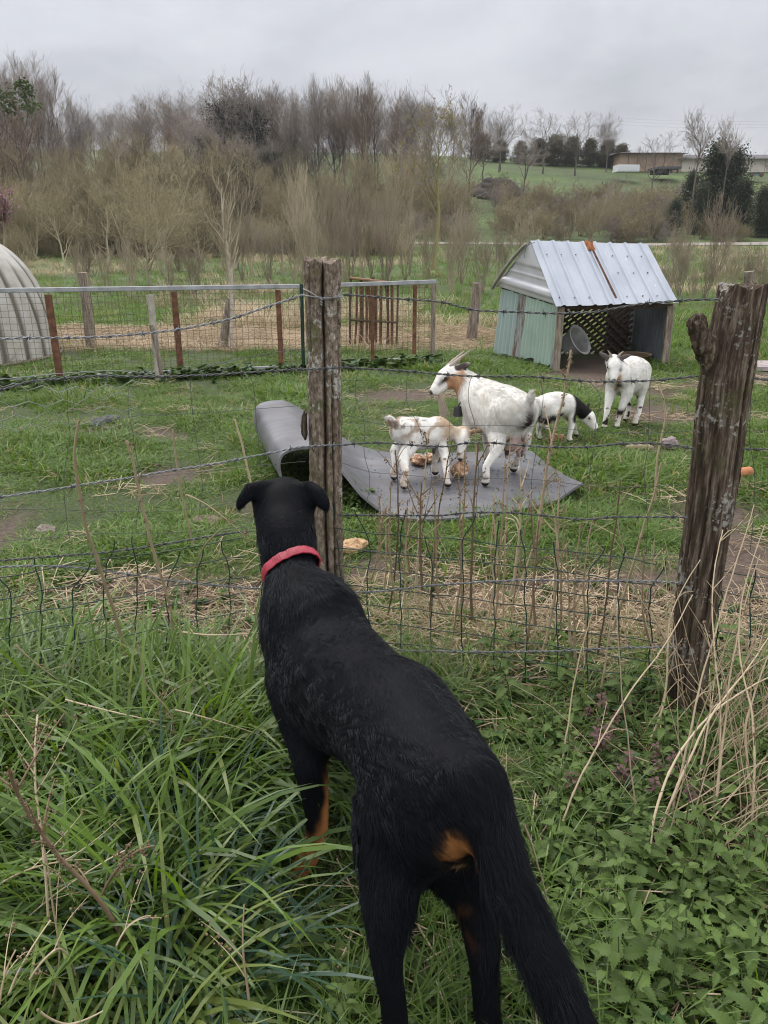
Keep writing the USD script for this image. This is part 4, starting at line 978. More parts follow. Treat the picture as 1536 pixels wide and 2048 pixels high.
plant_row([(292, 25, 272, 0), (118, 29, 335, 1), (212, 33, 330, 1), (395, 32, 345, 0), (565, 31, 325, 1)], K_open, 8, 'open_tree', 'tree', 'open crowned olive tree', 'open crowned trees behind the pen', (1.0, 1.3))
plant_row([(602, 26, 322), (628, 29, 350), (662, 25, 340), (700, 27, 318), (742, 28, 352), (778, 26, 335), (820, 30, 372), (480, 27, 372)], K_whip, 4, 'whip_tree', 'sapling', 'tall pale whippy sapling', 'tall pale saplings before the lane', (.55, .75))
mossb = at_y(868, 520, 34.0); mossb[2] = terr(mossb[0], 34)
tr, cr = bare_tree(123, 7.0, lean=0.05, crown=0.45, limbs=16, ang=44, up=0.4, fine=(7, 6, 3), rmin=0.0048, tfrom=.45, trunk_r=0.105, kink=.45)
mt = thing('leaning_tree', 'slim leaning tree with a yellow mossy trunk in front of the lane', 'tree', mossb - [0, 0, .1])
part(mt, 'trunk', tr, tk_moss, True, world=False); part(mt, 'crown', cr, tw_grey, world=False)
bc = cr[0][rg.integers(0, len(cr[0]), 400)]
part(mt, 'buds', leaf_cloud(bc, 1400, 0.07, rg, 0.05), bud_leaf, world=False)
# sapling tied to the dark stake: a pale curved stem
sp = at_y(462, 600, 11.35)
sa = thing('tied_sapling', 'pale crooked sapling rising from the dark stake behind the pen', 'sapling', sp - [0, 0, 1.0])
q = smooth_line([at_y(460, 700, 11.35), at_y(464, 600, 11.35), at_y(463, 560, 11.35), at_y(455, 500, 11.35), at_y(446, 440, 11.35), at_y(442, 375, 11.35)], 12)[None]
rq = np.interp(np.linspace(0, 1, 12), [0, .45, 1], [.035, .028, .006])[None]
part(sa, 'stem', tubes(q, rq, 8), plain('birch_stem', (0.36, 0.31, 0.25), .8, .2, var=.3, scale=20), True)
b1_ = offshoots(q, rq, 16, .26, 35, .5, .42, rg, k=4, rmin=.003); b2_ = offshoots(*b1_, 4, .4, 35, .4, .2, rg, k=3, rmin=.002)
part(sa, 'twigs', join([tubes(*b1_, 4), tubes(*b2_, 3)]), tw_pale)
# blossom bush at the left edge and leaf clumps high up
pb = at_y(0, 470, 40); pb[2] = terr(pb[0], 40)
tr, cr = bare_tree(131, 3.6, crown=.5, limbs=24, ang=35, up=.5, fine=(6, 4, 0), rmin=.007, trunk_r=.05, stems=5, spread=.3)
pbt = thing('blossom_bush', 'pinkish blossoming bush at the left edge over the hutch', 'bush', pb)
part(pbt, 'trunk', tr, tk_olive, True, world=False); part(pbt, 'crown', cr, tw_brown, world=False)
part(pbt, 'blossom', leaf_cloud(cr[0][rg.integers(0, len(cr[0]), 600)], 3000, .09, rg, .06), pink_bud, world=False)
lc = at_y(40, 300, 52); lc[2] = terr(lc[0], 52)
tr, cr = bare_tree(141, 9.3, crown=.45, limbs=12, ang=40, up=.5, fine=(6, 4, 0), rmin=.012, trunk_r=.12)
lt_ = thing('mistletoe_tree', 'bare tree with dark green leafy clumps in its top, above the hutch', 'tree', lc)
part(lt_, 'trunk', tr, tk_grey, True, world=False); part(lt_, 'crown', cr, tw_brown, world=False)
mis = leaf_mat('mistletoe', (0.03, 0.05, 0.014), (0.07, 0.10, 0.03))
for (px, py, n_, s_) in ((12, 195, 130, .30), (50, 183, 150, .32), (58, 212, 120, .3), (18, 218, 90, .28), (45, 168, 60, .18)):
    c_ = at_y(px, py, 52) - lc
    part(lt_, 'leaf_clump', leaf_cloud(c_[None], n_, .2, rg, s_), mis, world=False, kind='stuff')

# ------------------------------------------------------------------ on the hill: works buildings, wall, debris, wires
def hall(name, label, px0, px1, pbase, ptop, proof, depth, wall_c, roof_c, n_bays):
    a = ground_hit(px0, pbase); Y = a[1]
    a = at_y(px0, pbase, Y); b = at_y(px1, pbase, Y); 
    zt, zr = at_y(px0, ptop, Y)[2], at_y(px0, proof, Y)[2]
    w = thing(name, label, 'building', (a + b) / 2)
    W = b[0] - a[0]
    z0 = a[2] - 1.5
    for k in range(n_bays):                  # cladding panels, each set off by a joint
        x0, x1 = a[0] + W * k / n_bays + 0.04, a[0] + W * (k + 1) / n_bays - 0.04
        m = trimesh.creation.box((x1 - x0, 0.2, zt - z0), transform=trimesh.transformations.translation_matrix(((x0 + x1) / 2, Y, (z0 + zt) / 2)))
        part(w, 'wall_panel', m, wall_c)
    m = trimesh.creation.box((W, depth, zt - z0 - .1), transform=trimesh.transformations.translation_matrix((a[0] + W / 2, Y + depth / 2 + 0.1, (z0 + zt) / 2 - .05)))
    part(w, 'wall', m, wall_c)
    rv = np.array([[a[0] - .6, Y - .8, zt], [b[0] + .6, Y - .8, zt], [b[0] + .6, Y + depth / 2, zr], [a[0] - .6, Y + depth / 2, zr], [b[0] + .6, Y + depth + .8, zt], [a[0] - .6, Y + depth + .8, zt]])
    rf = np.array([[0, 1, 2], [0, 2, 3], [3, 2, 4], [3, 4, 5], [0, 3, 5], [1, 4, 2], [0, 5, 4], [0, 4, 1]])
    part(w, 'roof', (rv, rf), roof_c)
    for k in range(1, n_bays * 2):
        x = a[0] + W * k / (n_bays * 2)
        part(w, 'roof_rib', box_between((x, Y - .8, zt + .06), (x, Y + depth / 2, zr + .06), .12, .1), roof_c)
    return w, a, b, Y, zt
cream = plain('cream_wall', (0.46, 0.42, 0.36), .8, .2, var=.08, scale=.2); brownw = plain('brown_wall', (0.30, 0.215, 0.155), .8, .2, var=.15, scale=.2)
grroof = plain('fibre_roof', (0.20, 0.185, 0.19), .85, .2, var=.12, scale=.15); whitep = plain('white_paint', (0.55, 0.56, 0.57), .5, .4, var=.05)
w1 = hall('works_hall', 'long brown factory hall on the hill behind the round twiggy tree', 1236, 1362, 343, 307, 293, 30, brownw, grroof, 7)
w2 = hall('works_hall', 'big cream factory hall with a grey roof at the right of the hill', 1360, 1640, 343, 318, 288, 36, cream, grroof, 10)
for (px0, px1, py0, py1, nm, lab, m_) in ((1235, 1280, 343, 329, 'white_container', 'white container left of the dark shelter by the brown hall', whitep), (1318, 1358, 346, 333, 'dark_shelter', 'dark low shelter between the two factory halls', plain('shelter', (.05, .055, .06), .7)), (1455, 1490, 350, 332, 'white_lorry', 'white lorry parked in front of the cream hall', whitep), (1497, 1530, 354, 345, 'parked_car', 'blue grey car parked at the right end of the hill', plain('car_blue', (.12, .16, .24), .3, .5))):
    Yc = w1[3] - 14 if px0 < 1300 else w2[3] - 12
    a, b = at_y(px0, py0, Yc), at_y(px1, py1, Yc)
    t_ = thing(nm, lab, {'white_container': 'container', 'dark_shelter': 'shelter', 'white_lorry': 'lorry', 'parked_car': 'car'}[nm], ((a[0] + b[0]) / 2, Yc, a[2]))
    W, Hc = b[0] - a[0], b[2] - a[2]
    bx = lambda x0, x1, y0, y1, z0, z1: trimesh.creation.box((x1 - x0, y1 - y0, z1 - z0), transform=trimesh.transformations.translation_matrix(((x0 + x1) / 2, Yc + (y0 + y1) / 2, (z0 + z1) / 2)))
    if nm == 'white_lorry':
        part(t_, 'cargo_box', bx(a[0], a[0] + W * .72, 0, 2.4, a[2] + .8, b[2]), m_); part(t_, 'cab', bx(a[0] + W * .74, b[0], 0, 2.3, a[2] + .5, a[2] + Hc * .8), m_)
        for f_ in (.12, .55, .88): part(t_, 'wheel', place(lathe([(0, -.15), (.45, -.15), (.5, 0), (.45, .15), (0, .15)], 16), rot([1, 0, 0], 90), np.array([a[0] + W * f_, Yc - .05, a[2] + .45])), dark_wood)
    elif nm == 'parked_car':
        part(t_, 'body', bx(a[0], b[0], 0, 1.8, a[2] + .3, a[2] + Hc * .62), m_); part(t_, 'cabin', bx(a[0] + W * .22, b[0] - W * .2, .15, 1.65, a[2] + Hc * .6, b[2]), plain('car_glass', (.03, .035, .04), .15, .6))
        for f_ in (.2, .8): part(t_, 'wheel', place(lathe([(0, -.12), (.28, -.12), (.31, 0), (.28, .12), (0, .12)], 16), rot([1, 0, 0], 90), np.array([a[0] + W * f_, Yc - .02, a[2] + .3])), dark_wood)
    elif nm == 'dark_shelter':
        part(t_, 'roof', bx(a[0] - .3, b[0] + .3, -.3, 4.3, b[2] - .3, b[2]), m_); part(t_, 'back_wall', bx(a[0], b[0], 3.8, 4, a[2], b[2] - .3), m_)
        for f_ in (0, .33, .66, 1): part(t_, 'post', bx(a[0] + (W - .2) * f_, a[0] + (W - .2) * f_ + .2, 0, .2, a[2], b[2] - .3), m_)
    else:
        part(t_, 'body', bx(a[0], b[0], 0, 2.5, a[2], b[2]), m_)
        for f_ in np.linspace(.05, .95, 12): part(t_, 'rib', bx(a[0] + W * f_ - .06, a[0] + W * f_ + .06, -.06, 0, a[2] + .1, b[2] - .1), m_)
dp = ground_hit(988, 392)
deb = thing('debris_heap', 'dark heap of stones and branches on the green slope', 'heap', dp)
for k in range(26):
    q = ground_hit(952 + 82 * rngT.random(), 368 + 32 * rngT.random()); s_ = rngT.uniform(.6, 1.3)
    m = trimesh.creation.icosphere(2); v, f = rough((m.vertices * np.array([1.3, .9, .6]) * s_, m.faces), .35 * s_, 1.3 / s_, k)
    part(deb, 'boulder', (v + q + [0, 0, s_ * .2], f), plain('heap_%s' % 'dark', (.05, .042, .038), .9, .2, var=.4, scale=1.0) if k == 0 else UsdShade.Material.Get(stage, '/World/Looks/heap_dark'), smooth=30)
for k, (za, zb) in enumerate(((236, 240), (242, 247), (249, 253))):
    a, b = at_y(1236, za, 300), at_y(1640, zb, 300)
    c = smooth_line([a, (a + b) / 2 - [0, 0, .8], b], 20)
    top('power_line', tubes(c, np.full(20, .012), 4), wire_old, ['topmost', 'middle', 'lowest'][k] + ' of the faint power lines above the factory', 'power line', group='power lines above the factory')

# scrub between the trees: brambles and dead stems that nobody could count
rgs = np.random.default_rng(40)
scr = []
for k in range(4):
    a_, b_ = bare_tree(201 + k, 1.2, crown=.6, limbs=40, ang=48, up=.2, fine=(5, 4, 0), rmin=.0035, tfrom=.03, trunk_r=.012, stems=12, spread=.7, kink=1.2)
    scr.append((*join([a_, b_]), (tw_olive, tw_grey, tw_olive, tw_olive)[k]))
N = 900
sx, sy = np.empty(N), np.empty(N)
pxs = np.r_[rgs.uniform(-60, 800, 560), rgs.uniform(-60, 1580, 340)]
Ys = np.r_[rgs.uniform(44, 80, 560), rgs.uniform(62.5, 95, 340)]
pos = np.array([at_y(a, 480, b) for a, b in zip(pxs, Ys)]); pos[:, 2] = terr(pos[:, 0], pos[:, 1]) - .05
keep = np.abs(pos[:, 1] - lane_y(pos[:, 0])) > 2.4
pos = pos[keep]; n_ = len(pos)
sc_ = rgs.uniform(.7, 1.5, n_) * np.interp(pos[:, 1], [20, 40, 90], [.6, 1.0, 2.0])
scatter('scrub', 'tangled olive and brown scrub under the trees', scr, pos, rgs.uniform(0, 6.28, n_), sc_, rgs.integers(0, 4, n_))

# ------------------------------------------------------------------ moist air
hz = trimesh.creation.box((1500, 1200, 62.0)); hz.apply_translation((0, 420, 30.0 - 2.5))
top('haze', hz, usdkit.material(stage, '/World/Looks/haze', {'v': ('principled_volume', {'color': (0.93, 0.95, 1.0), 'density': 0.0002, 'anisotropy': 0.2})}, [], volume='v.volume'), 'thin grey haze over the far trees', kind='stuff')
# ------------------------------------------------------------------ animals: one continuous skin from blended limbs
class Skin:
    def __init__(self, h):
        self.h, self.prims, self.bones = h, [], []
    def cone(self, a, b, ra, rb, k=0.03, flat=None, bone=True):
        """A limb from a to b; flat = (axis, factor): thinner along that axis by the factor."""
        self.chain([(a, ra), (b, rb)], k, flat, bone)
    def chain(self, pts, k=0.03, flat=None, bone=True, n=5):
        """A limb through several joints: one tapering, gently bent piece."""
        q = np.array([[*p, r] for p, r in pts], float)
        if len(q) > 2: q = smooth_line(q, n * (len(q) - 1) + 1)
        self.prims.append((q, k, flat))
        if bone:
            for a, b in zip(q[:-1], q[1:]): self.bones.append((a[:3], b[:3], max(a[3], b[3])))
    def build(self):
        h = self.h
        lo = np.min([(p[0][:, :3] - p[0][:, 3:]).min(0) for p in self.prims], 0) - 5 * h
        hi = np.max([(p[0][:, :3] + p[0][:, 3:]).max(0) for p in self.prims], 0) + 5 * h
        n = np.ceil((hi - lo) / h).astype(int) + 1
        F = np.full(n, 0.5, np.float32)
        for q, k, flat in self.prims:
            m = q[:, 3].max() + k + 3 * h
            pl, ph = q[:, :3].min(0) - m, q[:, :3].max(0) + m
            i0 = np.maximum(((pl - lo) / h).astype(int), 0); i1 = np.minimum(((ph - lo) / h).astype(int) + 2, n)
            ax = [(lo[d] + h * np.arange(i0[d], i1[d])).astype(np.float32) for d in range(3)]
            X, Y, Z = np.meshgrid(*ax, indexing='ij')
            D = np.full(X.shape, 9.0, np.float32)
            for a, b in zip(q[:-1], q[1:]):
                ab = b[:3] - a[:3]; L2 = max(ab @ ab, 1e-9)
                t = np.clip(((X - a[0]) * ab[0] + (Y - a[1]) * ab[1] + (Z - a[2]) * ab[2]) / L2, 0, 1)
                dx, dy, dz = X - a[0] - t * ab[0], Y - a[1] - t * ab[1], Z - a[2] - t * ab[2]
                sc = 1.0
                if flat:
                    u, fk = np.asarray(flat[0], float), flat[1]
                    w = (dx * u[0] + dy * u[1] + dz * u[2]) * (1 / fk - 1)
                    dx, dy, dz = dx + w * u[0], dy + w * u[1], dz + w * u[2]
                    sc = min(1.0, fk) ** 0.5
                np.minimum(D, (np.sqrt(dx * dx + dy * dy + dz * dz) - (a[3] + (b[3] - a[3]) * t)) * sc, out=D)
            S = F[i0[0]:i1[0], i0[1]:i1[1], i0[2]:i1[2]]
            w = np.clip(0.5 + 0.5 * (D - S) / k, 0, 1)
            S[...] = D * (1 - w) + S * w - k * w * (1 - w)
        return self.nets(F, lo, h)
    @staticmethod
    def nets(F, lo, h):
        ins = F < 0
        nx, ny, nz = F.shape
        c = [(i, j, k) for i in (0, 1) for j in (0, 1) for k in (0, 1)]
        cnt = np.zeros((nx - 1, ny - 1, nz - 1), np.int8)
        for i, j, k in c: cnt += ins[i:nx - 1 + i, j:ny - 1 + j, k:nz - 1 + k]
        act = np.argwhere((cnt > 0) & (cnt < 8))
        idx = np.full(cnt.shape, -1, np.int64); idx[tuple(act.T)] = np.arange(len(act))
        acc, num = np.zeros((len(act), 3)), np.zeros(len(act))
        for d in range(3):
            o1, o2 = [x for x in range(3) if x != d]
            for s in (0, 1):
                for t in (0, 1):
                    p = act.copy(); p[:, o1] += s; p[:, o2] += t
                    q = p.copy(); q[:, d] += 1
                    a, b = F[tuple(p.T)], F[tuple(q.T)]
                    on = (a < 0) != (b < 0)
                    w = np.where(on, a / np.where(on, a - b, 1), 0)
                    e = p - act + 0.0; e[:, d] += w
                    acc += np.where(on[:, None], e, 0); num += on
        V = lo + h * (act + acc / num[:, None])
        quads = []
        for d in range(3):
            o1, o2 = (d + 1) % 3, (d + 2) % 3
            A = np.take(ins, range(0, F.shape[d] - 1), d); B = np.take(ins, range(1, F.shape[d]), d)
            e = np.argwhere(A != B)
            e = e[(e[:, o1] > 0) & (e[:, o2] > 0) & (e[:, o1] < F.shape[o1] - 1) & (e[:, o2] < F.shape[o2] - 1)]
            fl = A[tuple(e.T)]
            q = []
            for s, t in ((1, 1), (0, 1), (0, 0), (1, 0)):
                p = e.copy(); p[:, o1] -= s; p[:, o2] -= t
                q.append(idx[tuple(p.T)])
            q = np.stack(q, 1)
            q[~fl] = q[~fl][:, ::-1]
            quads.append(q)
        Q = np.vstack(quads)
        F3 = np.vstack([Q[:, [0, 1, 2]], Q[:, [0, 2, 3]]])
        m = trimesh.Trimesh(V, F3, process=False)
        trimesh.smoothing.filter_taubin(m, 0.5, 0.52, 6)
        return np.array(m.vertices), F3
    def flow(self, P):
        """The way the coat lies: along the limb that a point belongs to."""
        W, D = np.zeros(len(P)), np.zeros((len(P), 3))
        for a, b, r in self.bones:
            ab = b - a; L = np.linalg.norm(ab)
            if L < 1e-6: continue
            t = np.clip((P - a) @ ab / L ** 2, 0, 1)
            d = np.linalg.norm(P - a - t[:, None] * ab, axis=1) - r
            w = np.exp(-np.maximum(d, -0.02) / 0.02)
            W += w; D += w[:, None] * ab / L
        return D / np.maximum(np.linalg.norm(D, axis=1, keepdims=True), 1e-9)

def sample_skin(v, f, n, rng):
    A = np.linalg.norm(np.cross(v[f[:, 1]] - v[f[:, 0]], v[f[:, 2]] - v[f[:, 0]]), axis=1)
    t = rng.choice(len(f), n, p=A / A.sum())
    a, b = rng.random(n), rng.random(n); s = a + b > 1; a[s], b[s] = 1 - a[s], 1 - b[s]
    w = np.stack([1 - a - b, a, b], 1)
    vn = mnormals(v, f)
    return (v[f[t]] * w[..., None]).sum(1), (vn[f[t]] * w[..., None]).sum(1), t, w

def coat(path_parent, name, P, N, D, length, width, rng, mat, col=None, lift=0.3, clump=0.25, cscale=40.0, k=4, curl=0.15):
    """Hairs as curves: rooted in the skin, lying along D, drawn into locks by noise."""
    n = len(P)
    D = D - N * (D * N).sum(1, keepdims=True); D /= np.linalg.norm(D, axis=1, keepdims=True) + 1e-9
    S = np.cross(N, D)
    a = (meshkit.noise(P * cscale, 1) - 0.5) * 2 * clump * 2 + rng.normal(0, 0.10, n)
    lf = lift * (0.6 + 0.9 * meshkit.noise(P * cscale * 0.7, 2)) * rng.uniform(0.7, 1.3, n)
    d = D + S * a[:, None] + N * lf[:, None]; d /= np.linalg.norm(d, axis=1, keepdims=True)
    L = np.broadcast_to(length, (n,)) * rng.uniform(0.65, 1.25, n)
    s = np.linspace(0, 1, k)
    X = P[:, None] - N[:, None] * 0.002 + d[:, None] * (L[:, None] * s)[..., None] - (N * (lf * L * curl)[:, None])[:, None] * (s ** 2)[None, :, None] * 2 + np.array([0, 0, -1.0]) * (L[:, None] * s ** 2 * 0.12)[..., None]
    path = path_parent + '/' + numbered(name, path_parent)
    root = '/'.join(path_parent.split('/')[:3])
    X = X - locs.get(root, np.zeros(3))
    c = UsdGeom.BasisCurves.Define(stage, path)
    c.CreateTypeAttr('linear')
    c.CreatePointsAttr(Vt.Vec3fArray.FromNumpy(X.reshape(-1, 3).astype(np.float32)))
    c.CreateCurveVertexCountsAttr(Vt.IntArray.FromNumpy(np.full(n, k, np.int32)))
    w = (np.broadcast_to(width, (n,))[:, None] * np.linspace(1, 0.25, k)[None]).ravel()
    c.CreateWidthsAttr(Vt.FloatArray.FromNumpy(w.astype(np.float32))); c.SetWidthsInterpolation('vertex')
    if col is not None:
        UsdGeom.PrimvarsAPI(c).CreatePrimvar('col', Sdf.ValueTypeNames.Color3fArray, 'uniform').Set(Vt.Vec3fArray.FromNumpy(np.asarray(col, np.float32)))
    UsdShade.MaterialBindingAPI.Apply(c.GetPrim()).Bind(mat)
    c.GetPrim().SetCustomDataByKey('kind', 'stuff')
    return path

def painted(name, rough_=0.6, spec=0.3, sheen=0.0, noise_amt=0.12, nscale=30.0):
    return M(name, {'at': ('attribute', {'attribute': 'col'}), 'g': ('geometry', {}), 'n': ('noise_texture', {'scale': nscale, 'detail': 4.0}),
        'mr': ('map_range', {'to_min': 1 - noise_amt, 'to_max': 1 + noise_amt, 'from_min': 0.3, 'from_max': 0.7}), 's': ('vector_math', {'math_type': 'scale'}),
        'p': ('principled_bsdf', {'roughness': rough_, 'specular_ior_level': spec, 'sheen_weight': sheen})},
        [('g.position', 'n.vector'), ('n.fac', 'mr.value'), ('at.color', 's.vector1'), ('mr.result', 's.scale'), ('s.vector', 'p.base_color')])
hide_mat = painted('goat_hide', 0.8, 0.12)
gcoat_mat = painted('goat_coat', 0.75, 0.15)
# ------------------------------------------------------------------ the dog
def dj(px, py, Y, rpx):
    p = at_y(px, py, Y)
    return p, rpx * ((p - EYE) @ Fw) / 1536.0
DX = np.array([-0.50, 0.866, 0])                    # the way the body points
DL = np.array([0.866, 0.50, 0])                     # towards its right side
dog = Skin(0.0075)
rump, loin, ribs_, wither = dj(868, 1590, 1.27, 138), dj(782, 1448, 1.46, 112), dj(668, 1350, 1.76, 122), dj(622, 1240, 1.90, 92)
neck0, neck1, neck2, skull = dj(589, 1178, 1.97, 62), dj(582, 1132, 2.03, 53), dj(574, 1082, 2.10, 62), dj(568, 1022, 2.20, 60)
def dn(j, dz, rs=1.0): return (j[0] + np.array([0, 0, dz]), j[1] * rs)
dog.chain([skull, neck2, neck1, neck0, wither], 0.05)
dog.chain([wither, ribs_, loin, rump], 0.06)
dog.cone(wither[0] - [0, 0, .06], ribs_[0] - [0, 0, .05], .115, .135, .06, bone=False)     # the deep chest
dog.cone(ribs_[0] - [0, 0, .05], loin[0] - [0, 0, .02], .135, .10, .05, bone=False)
dog.chain([dj(940, 1585, 1.19, 78), dj(880, 1540, 1.27, 95), dj(800, 1430, 1.46, 105)], .07, bone=False)      # croup
dog.chain([dj(850, 1690, 1.26, 62), dj(905, 1745, 1.25, 50)], .05, bone=False)      # between the thighs
for s in (-1, 1):                                    # shoulder blades
    dog.cone(wither[0] + DL * s * .052 + [0, 0, .078], wither[0] + DL * s * .095 - DX * .05 - [0, 0, .02], .024, .035, .04, bone=False)
# head: cheeks, muzzle pointing away, brow
mz = np.array([0.02, 0.98, -0.20])
dog.cone(skull[0] + [0, .01, .015], skull[0] + mz * .10, skull[1] * .92, .062, .03)
dog.cone(skull[0] + mz * .09 - [0, 0, .02], skull[0] + mz * .23 - [0, 0, .03], .052, .036, .03)
# ears: half pricked, tips folded out and down
for pts in (((542, 998, 2.20, 25), (527, 980, 2.19, 22), (505, 984, 2.17, 18)), ((602, 998, 2.20, 25), (618, 983, 2.19, 23), (636, 996, 2.17, 18))):
    q = [dj(*p) for p in pts]
    dog.chain(q, 0.02, flat=(np.array([0, 1.0, 0.15]) / 1.011, 0.42))
for pts in (((505, 982, 2.165, 14), (489, 996, 2.15, 13), (478, 1014, 2.145, 8)), ((636, 992, 2.165, 15), (646, 1005, 2.15, 14), (652, 1017, 2.145, 8))):
    q = [dj(*p) for p in pts]
    dog.chain(q, 0.015, flat=(np.array([0, 1.0, 0.0]), 0.5))
# front legs
def leg(pts, k=0.035):
    q = [(np.array(p[:3]), p[3]) for p in pts]; dog.chain(q, k)
def jz(px, py, z, r):
    p = at_z(px, py, z); return (*p, r)
leg([(*dj(596, 1360, 1.77, 1)[0], .085), (*dj(610, 1450, 1.71, 1)[0], .066), jz(622, 1535, .315, .047), jz(634, 1640, .17, .030), jz(632, 1672, .12, .029), jz(617, 1712, .065, .027)])
leg([jz(617, 1712, .065, .024), jz(600, 1738, .035, .026), jz(592, 1748, .022, .020)], .015)
for s in (-1, 0, 1): leg([jz(600 + s * 9, 1738, .03, .017), jz(588 + s * 10, 1752, .016, .013)], .008)
rl = DL * 0.215
r0 = dj(606, 1470, 1.70, 1)[0] + rl
leg([(*(dj(588, 1380, 1.76, 1)[0] + rl * .85), .085), (*r0, .065), (*(r0 + [0.01, .0, -.16]), .04), (*(r0 + [0.01, .01, -.30]), .028), (*(r0 + [0.0, .05, -.40]), .026), (*(r0 + [-.02, .09, -.415]), .03)])
# hind legs
leg([(*dj(808, 1612, 1.29, 1)[0], .100), (*dj(788, 1715, 1.22, 1)[0], .079), (*dj(776, 1815, 1.155, 1)[0], .058), (*dj(774, 1920, 1.10, 1)[0], .034), (*dj(786, 2000, 1.075, 1)[0], .026), (*dj(792, 2085, 1.085, 1)[0], .026)])
leg([(*dj(792, 2085, 1.085, 1)[0], .026), (*(dj(792, 2110, 1.085, 1)[0] * [1, 1, 0] + [-.01, .05, .035]), .032)], .015)
leg([(*dj(930, 1640, 1.33, 1)[0], .10), (*dj(950, 1740, 1.27, 1)[0], .070), (*dj(958, 1840, 1.20, 1)[0], .043), (*dj(968, 1930, 1.14, 1)[0], .031), (*dj(972, 2010, 1.11, 1)[0], .027), (*dj(985, 2090, 1.12, 1)[0], .027)])
leg([(*dj(985, 2090, 1.12, 1)[0], .027), (*(dj(985, 2110, 1.12, 1)[0] * [1, 1, 0] + [-.01, .05, .035]), .032)], .015)
# tail
dog.chain([dj(935, 1560, 1.19, 66), dj(976, 1645, 1.14, 60), dj(1010, 1745, 1.08, 56), dj(1052, 1850, 1.025, 55), dj(1104, 1960, .965, 54), dj(1150, 2065, .915, 52), dj(1205, 2180, .87, 40)], 0.03)
dv, df = dog.build()
drng = np.random.default_rng(9)
wv_ = dog.flow(dv); sdv = np.cross(wv_, mnormals(dv, df))                # locks: ripples that run with the coat
ln_ = meshkit.fbm(np.stack([(dv * sdv).sum(1) * 60, (dv * wv_).sum(1) * 16, dv[:, 2] * 12], 1), 3, 14) - .5
dv = dv - mnormals(dv, df) * (.0065 * sstep(.2, .35, dv[:, 2]) * sstep(.84, .76, dv[:, 2]))[:, None]          # room for the coat
dv = dv + mnormals(dv, df) * (ln_ * .009 * sstep(.25, .4, dv[:, 2]) * sstep(.86, .78, dv[:, 2]))[:, None]
uvd, td = project(dv)
dnrm = mnormals(dv, df)
facing = ((EYE - dv) * dnrm).sum(1) > 0
def blob(c, rad, soft=0.35):
    d = np.linalg.norm((dv - c) / np.asarray(rad, float), axis=1)
    return sstep(1 + soft, 1 - soft, d + 0.35 * (meshkit.noise(dv * 45, 4) - 0.5))
def along(a, b, rad):
    a, b = np.asarray(a), np.asarray(b); ab = b - a
    t = np.clip((dv - a) @ ab / (ab @ ab), 0, 1)
    d = np.linalg.norm(dv - a - t[:, None] * ab, axis=1) / rad
    return sstep(1.3, 0.7, d + 0.3 * (meshkit.noise(dv * 50, 5) - 0.5))
def hit(px, py):                                   # the nearest skin under a sight line
    d = np.hypot(uvd[:, 0] - px, uvd[:, 1] - py) + td * 60 + (~facing) * 1e3
    return dv[np.argmin(np.where(np.hypot(uvd[:, 0] - px, uvd[:, 1] - py) < 14, d, 1e9))]
tan = blob(hit(908, 1700), (.034, .05, .046))
lowl = jz(640, 1580, .26, 0)[:3]
tan = np.maximum(tan, along(np.array(jz(652, 1560, .28, 0)[:3]), np.array(jz(640, 1680, .12, 0)[:3]), .024))
tan = np.maximum(tan, sstep(.16, .10, dv[:, 2]) * (uvd[:, 1] < 1800) * sstep(.2, .7, meshkit.noise(dv * 30, 6) + .35))
tan = np.maximum(tan, along(hit(925, 1830), hit(938, 1895), .026) * 0.16 * sstep(.35, .6, meshkit.noise(dv * 30, 12)))
tan = np.maximum(tan, blob(np.array(jz(662, 1532, .30, 0)[:3]), (.03, .05, .03)))
buff = blob(hit(922, 1728), (.016, .05, .018)) 
bcol = np.array([0.0030, 0.0032, 0.0044])
dcol = bcol + (np.array([0.28, 0.118, 0.042]) - bcol) * np.clip(tan, 0, 1)[:, None]
dcol = dcol + (np.array([0.42, 0.24, 0.12]) - dcol) * np.clip(buff, 0, 1)[:, None] * .85
dogx = thing('dog', 'black and tan dog in a red collar, seen from behind at the fence', 'dog', np.array([dv[:, 0].mean(), dv[:, 1].mean(), 0]))
part(dogx, 'body', (dv, df), painted('dog_hide', 0.6, 0.06, 0.0, .2), True, col=dcol)
dog_coat = M('dog_coat', {'at': ('attribute', {'attribute': 'col'}), 'p': ('principled_bsdf', {'roughness': 0.30, 'specular_ior_level': 0.20, 'specular_tint': (0.82, 0.9, 1.0)}), 'sh': ('hsv', {'value': 1.0})},
             [('at.color', 'sh.color'), ('sh.color', 'p.base_color')])
def dog_hair(n, length, width, lift, sel=None, name='coat', clump=.22, cscale=34):
    P, N, t, w = sample_skin(dv, df, n, drng)
    C = (dcol[df[t]] * w[..., None]).sum(1)
    q, _ = project(P)
    L = np.full(len(P), length)
    # short on the face, ears and lower legs; long on neck, tail and breeches
    D = dog.flow(P)
    D[P[:, 2] > skull[0][2] - .03] = np.array([0.0, -0.75, -0.65])
    head = P[:, 2] > .80
    L = np.where(head, L * .6, L)
    L = np.where(P[:, 2] < .28, L * .55, L)
    L = np.where((C[:, 0] > .08) & (q[:, 1] > 1600), L * .45, L)
    m = np.ones(len(P), bool) if sel is None else sel(P, q)
    coat(dogx, name, P[m], N[m], D[m], L[m], width, drng, dog_coat, C[m] * (drng.uniform(.6, 1.5, m.sum()) * (.55 + .9 * meshkit.noise(P[m] * 40, 8)))[:, None], lift=lift, clump=clump, cscale=cscale)
def off_collar(P, q):
    al = (P - at_y(583, 1134, 2.02)) @ ((neck2[0] - neck0[0]) / np.linalg.norm(neck2[0] - neck0[0]))
    return ~((al > -.006) & (al < .036) & (np.linalg.norm(P - at_y(583, 1134, 2.02), axis=1) < .16))
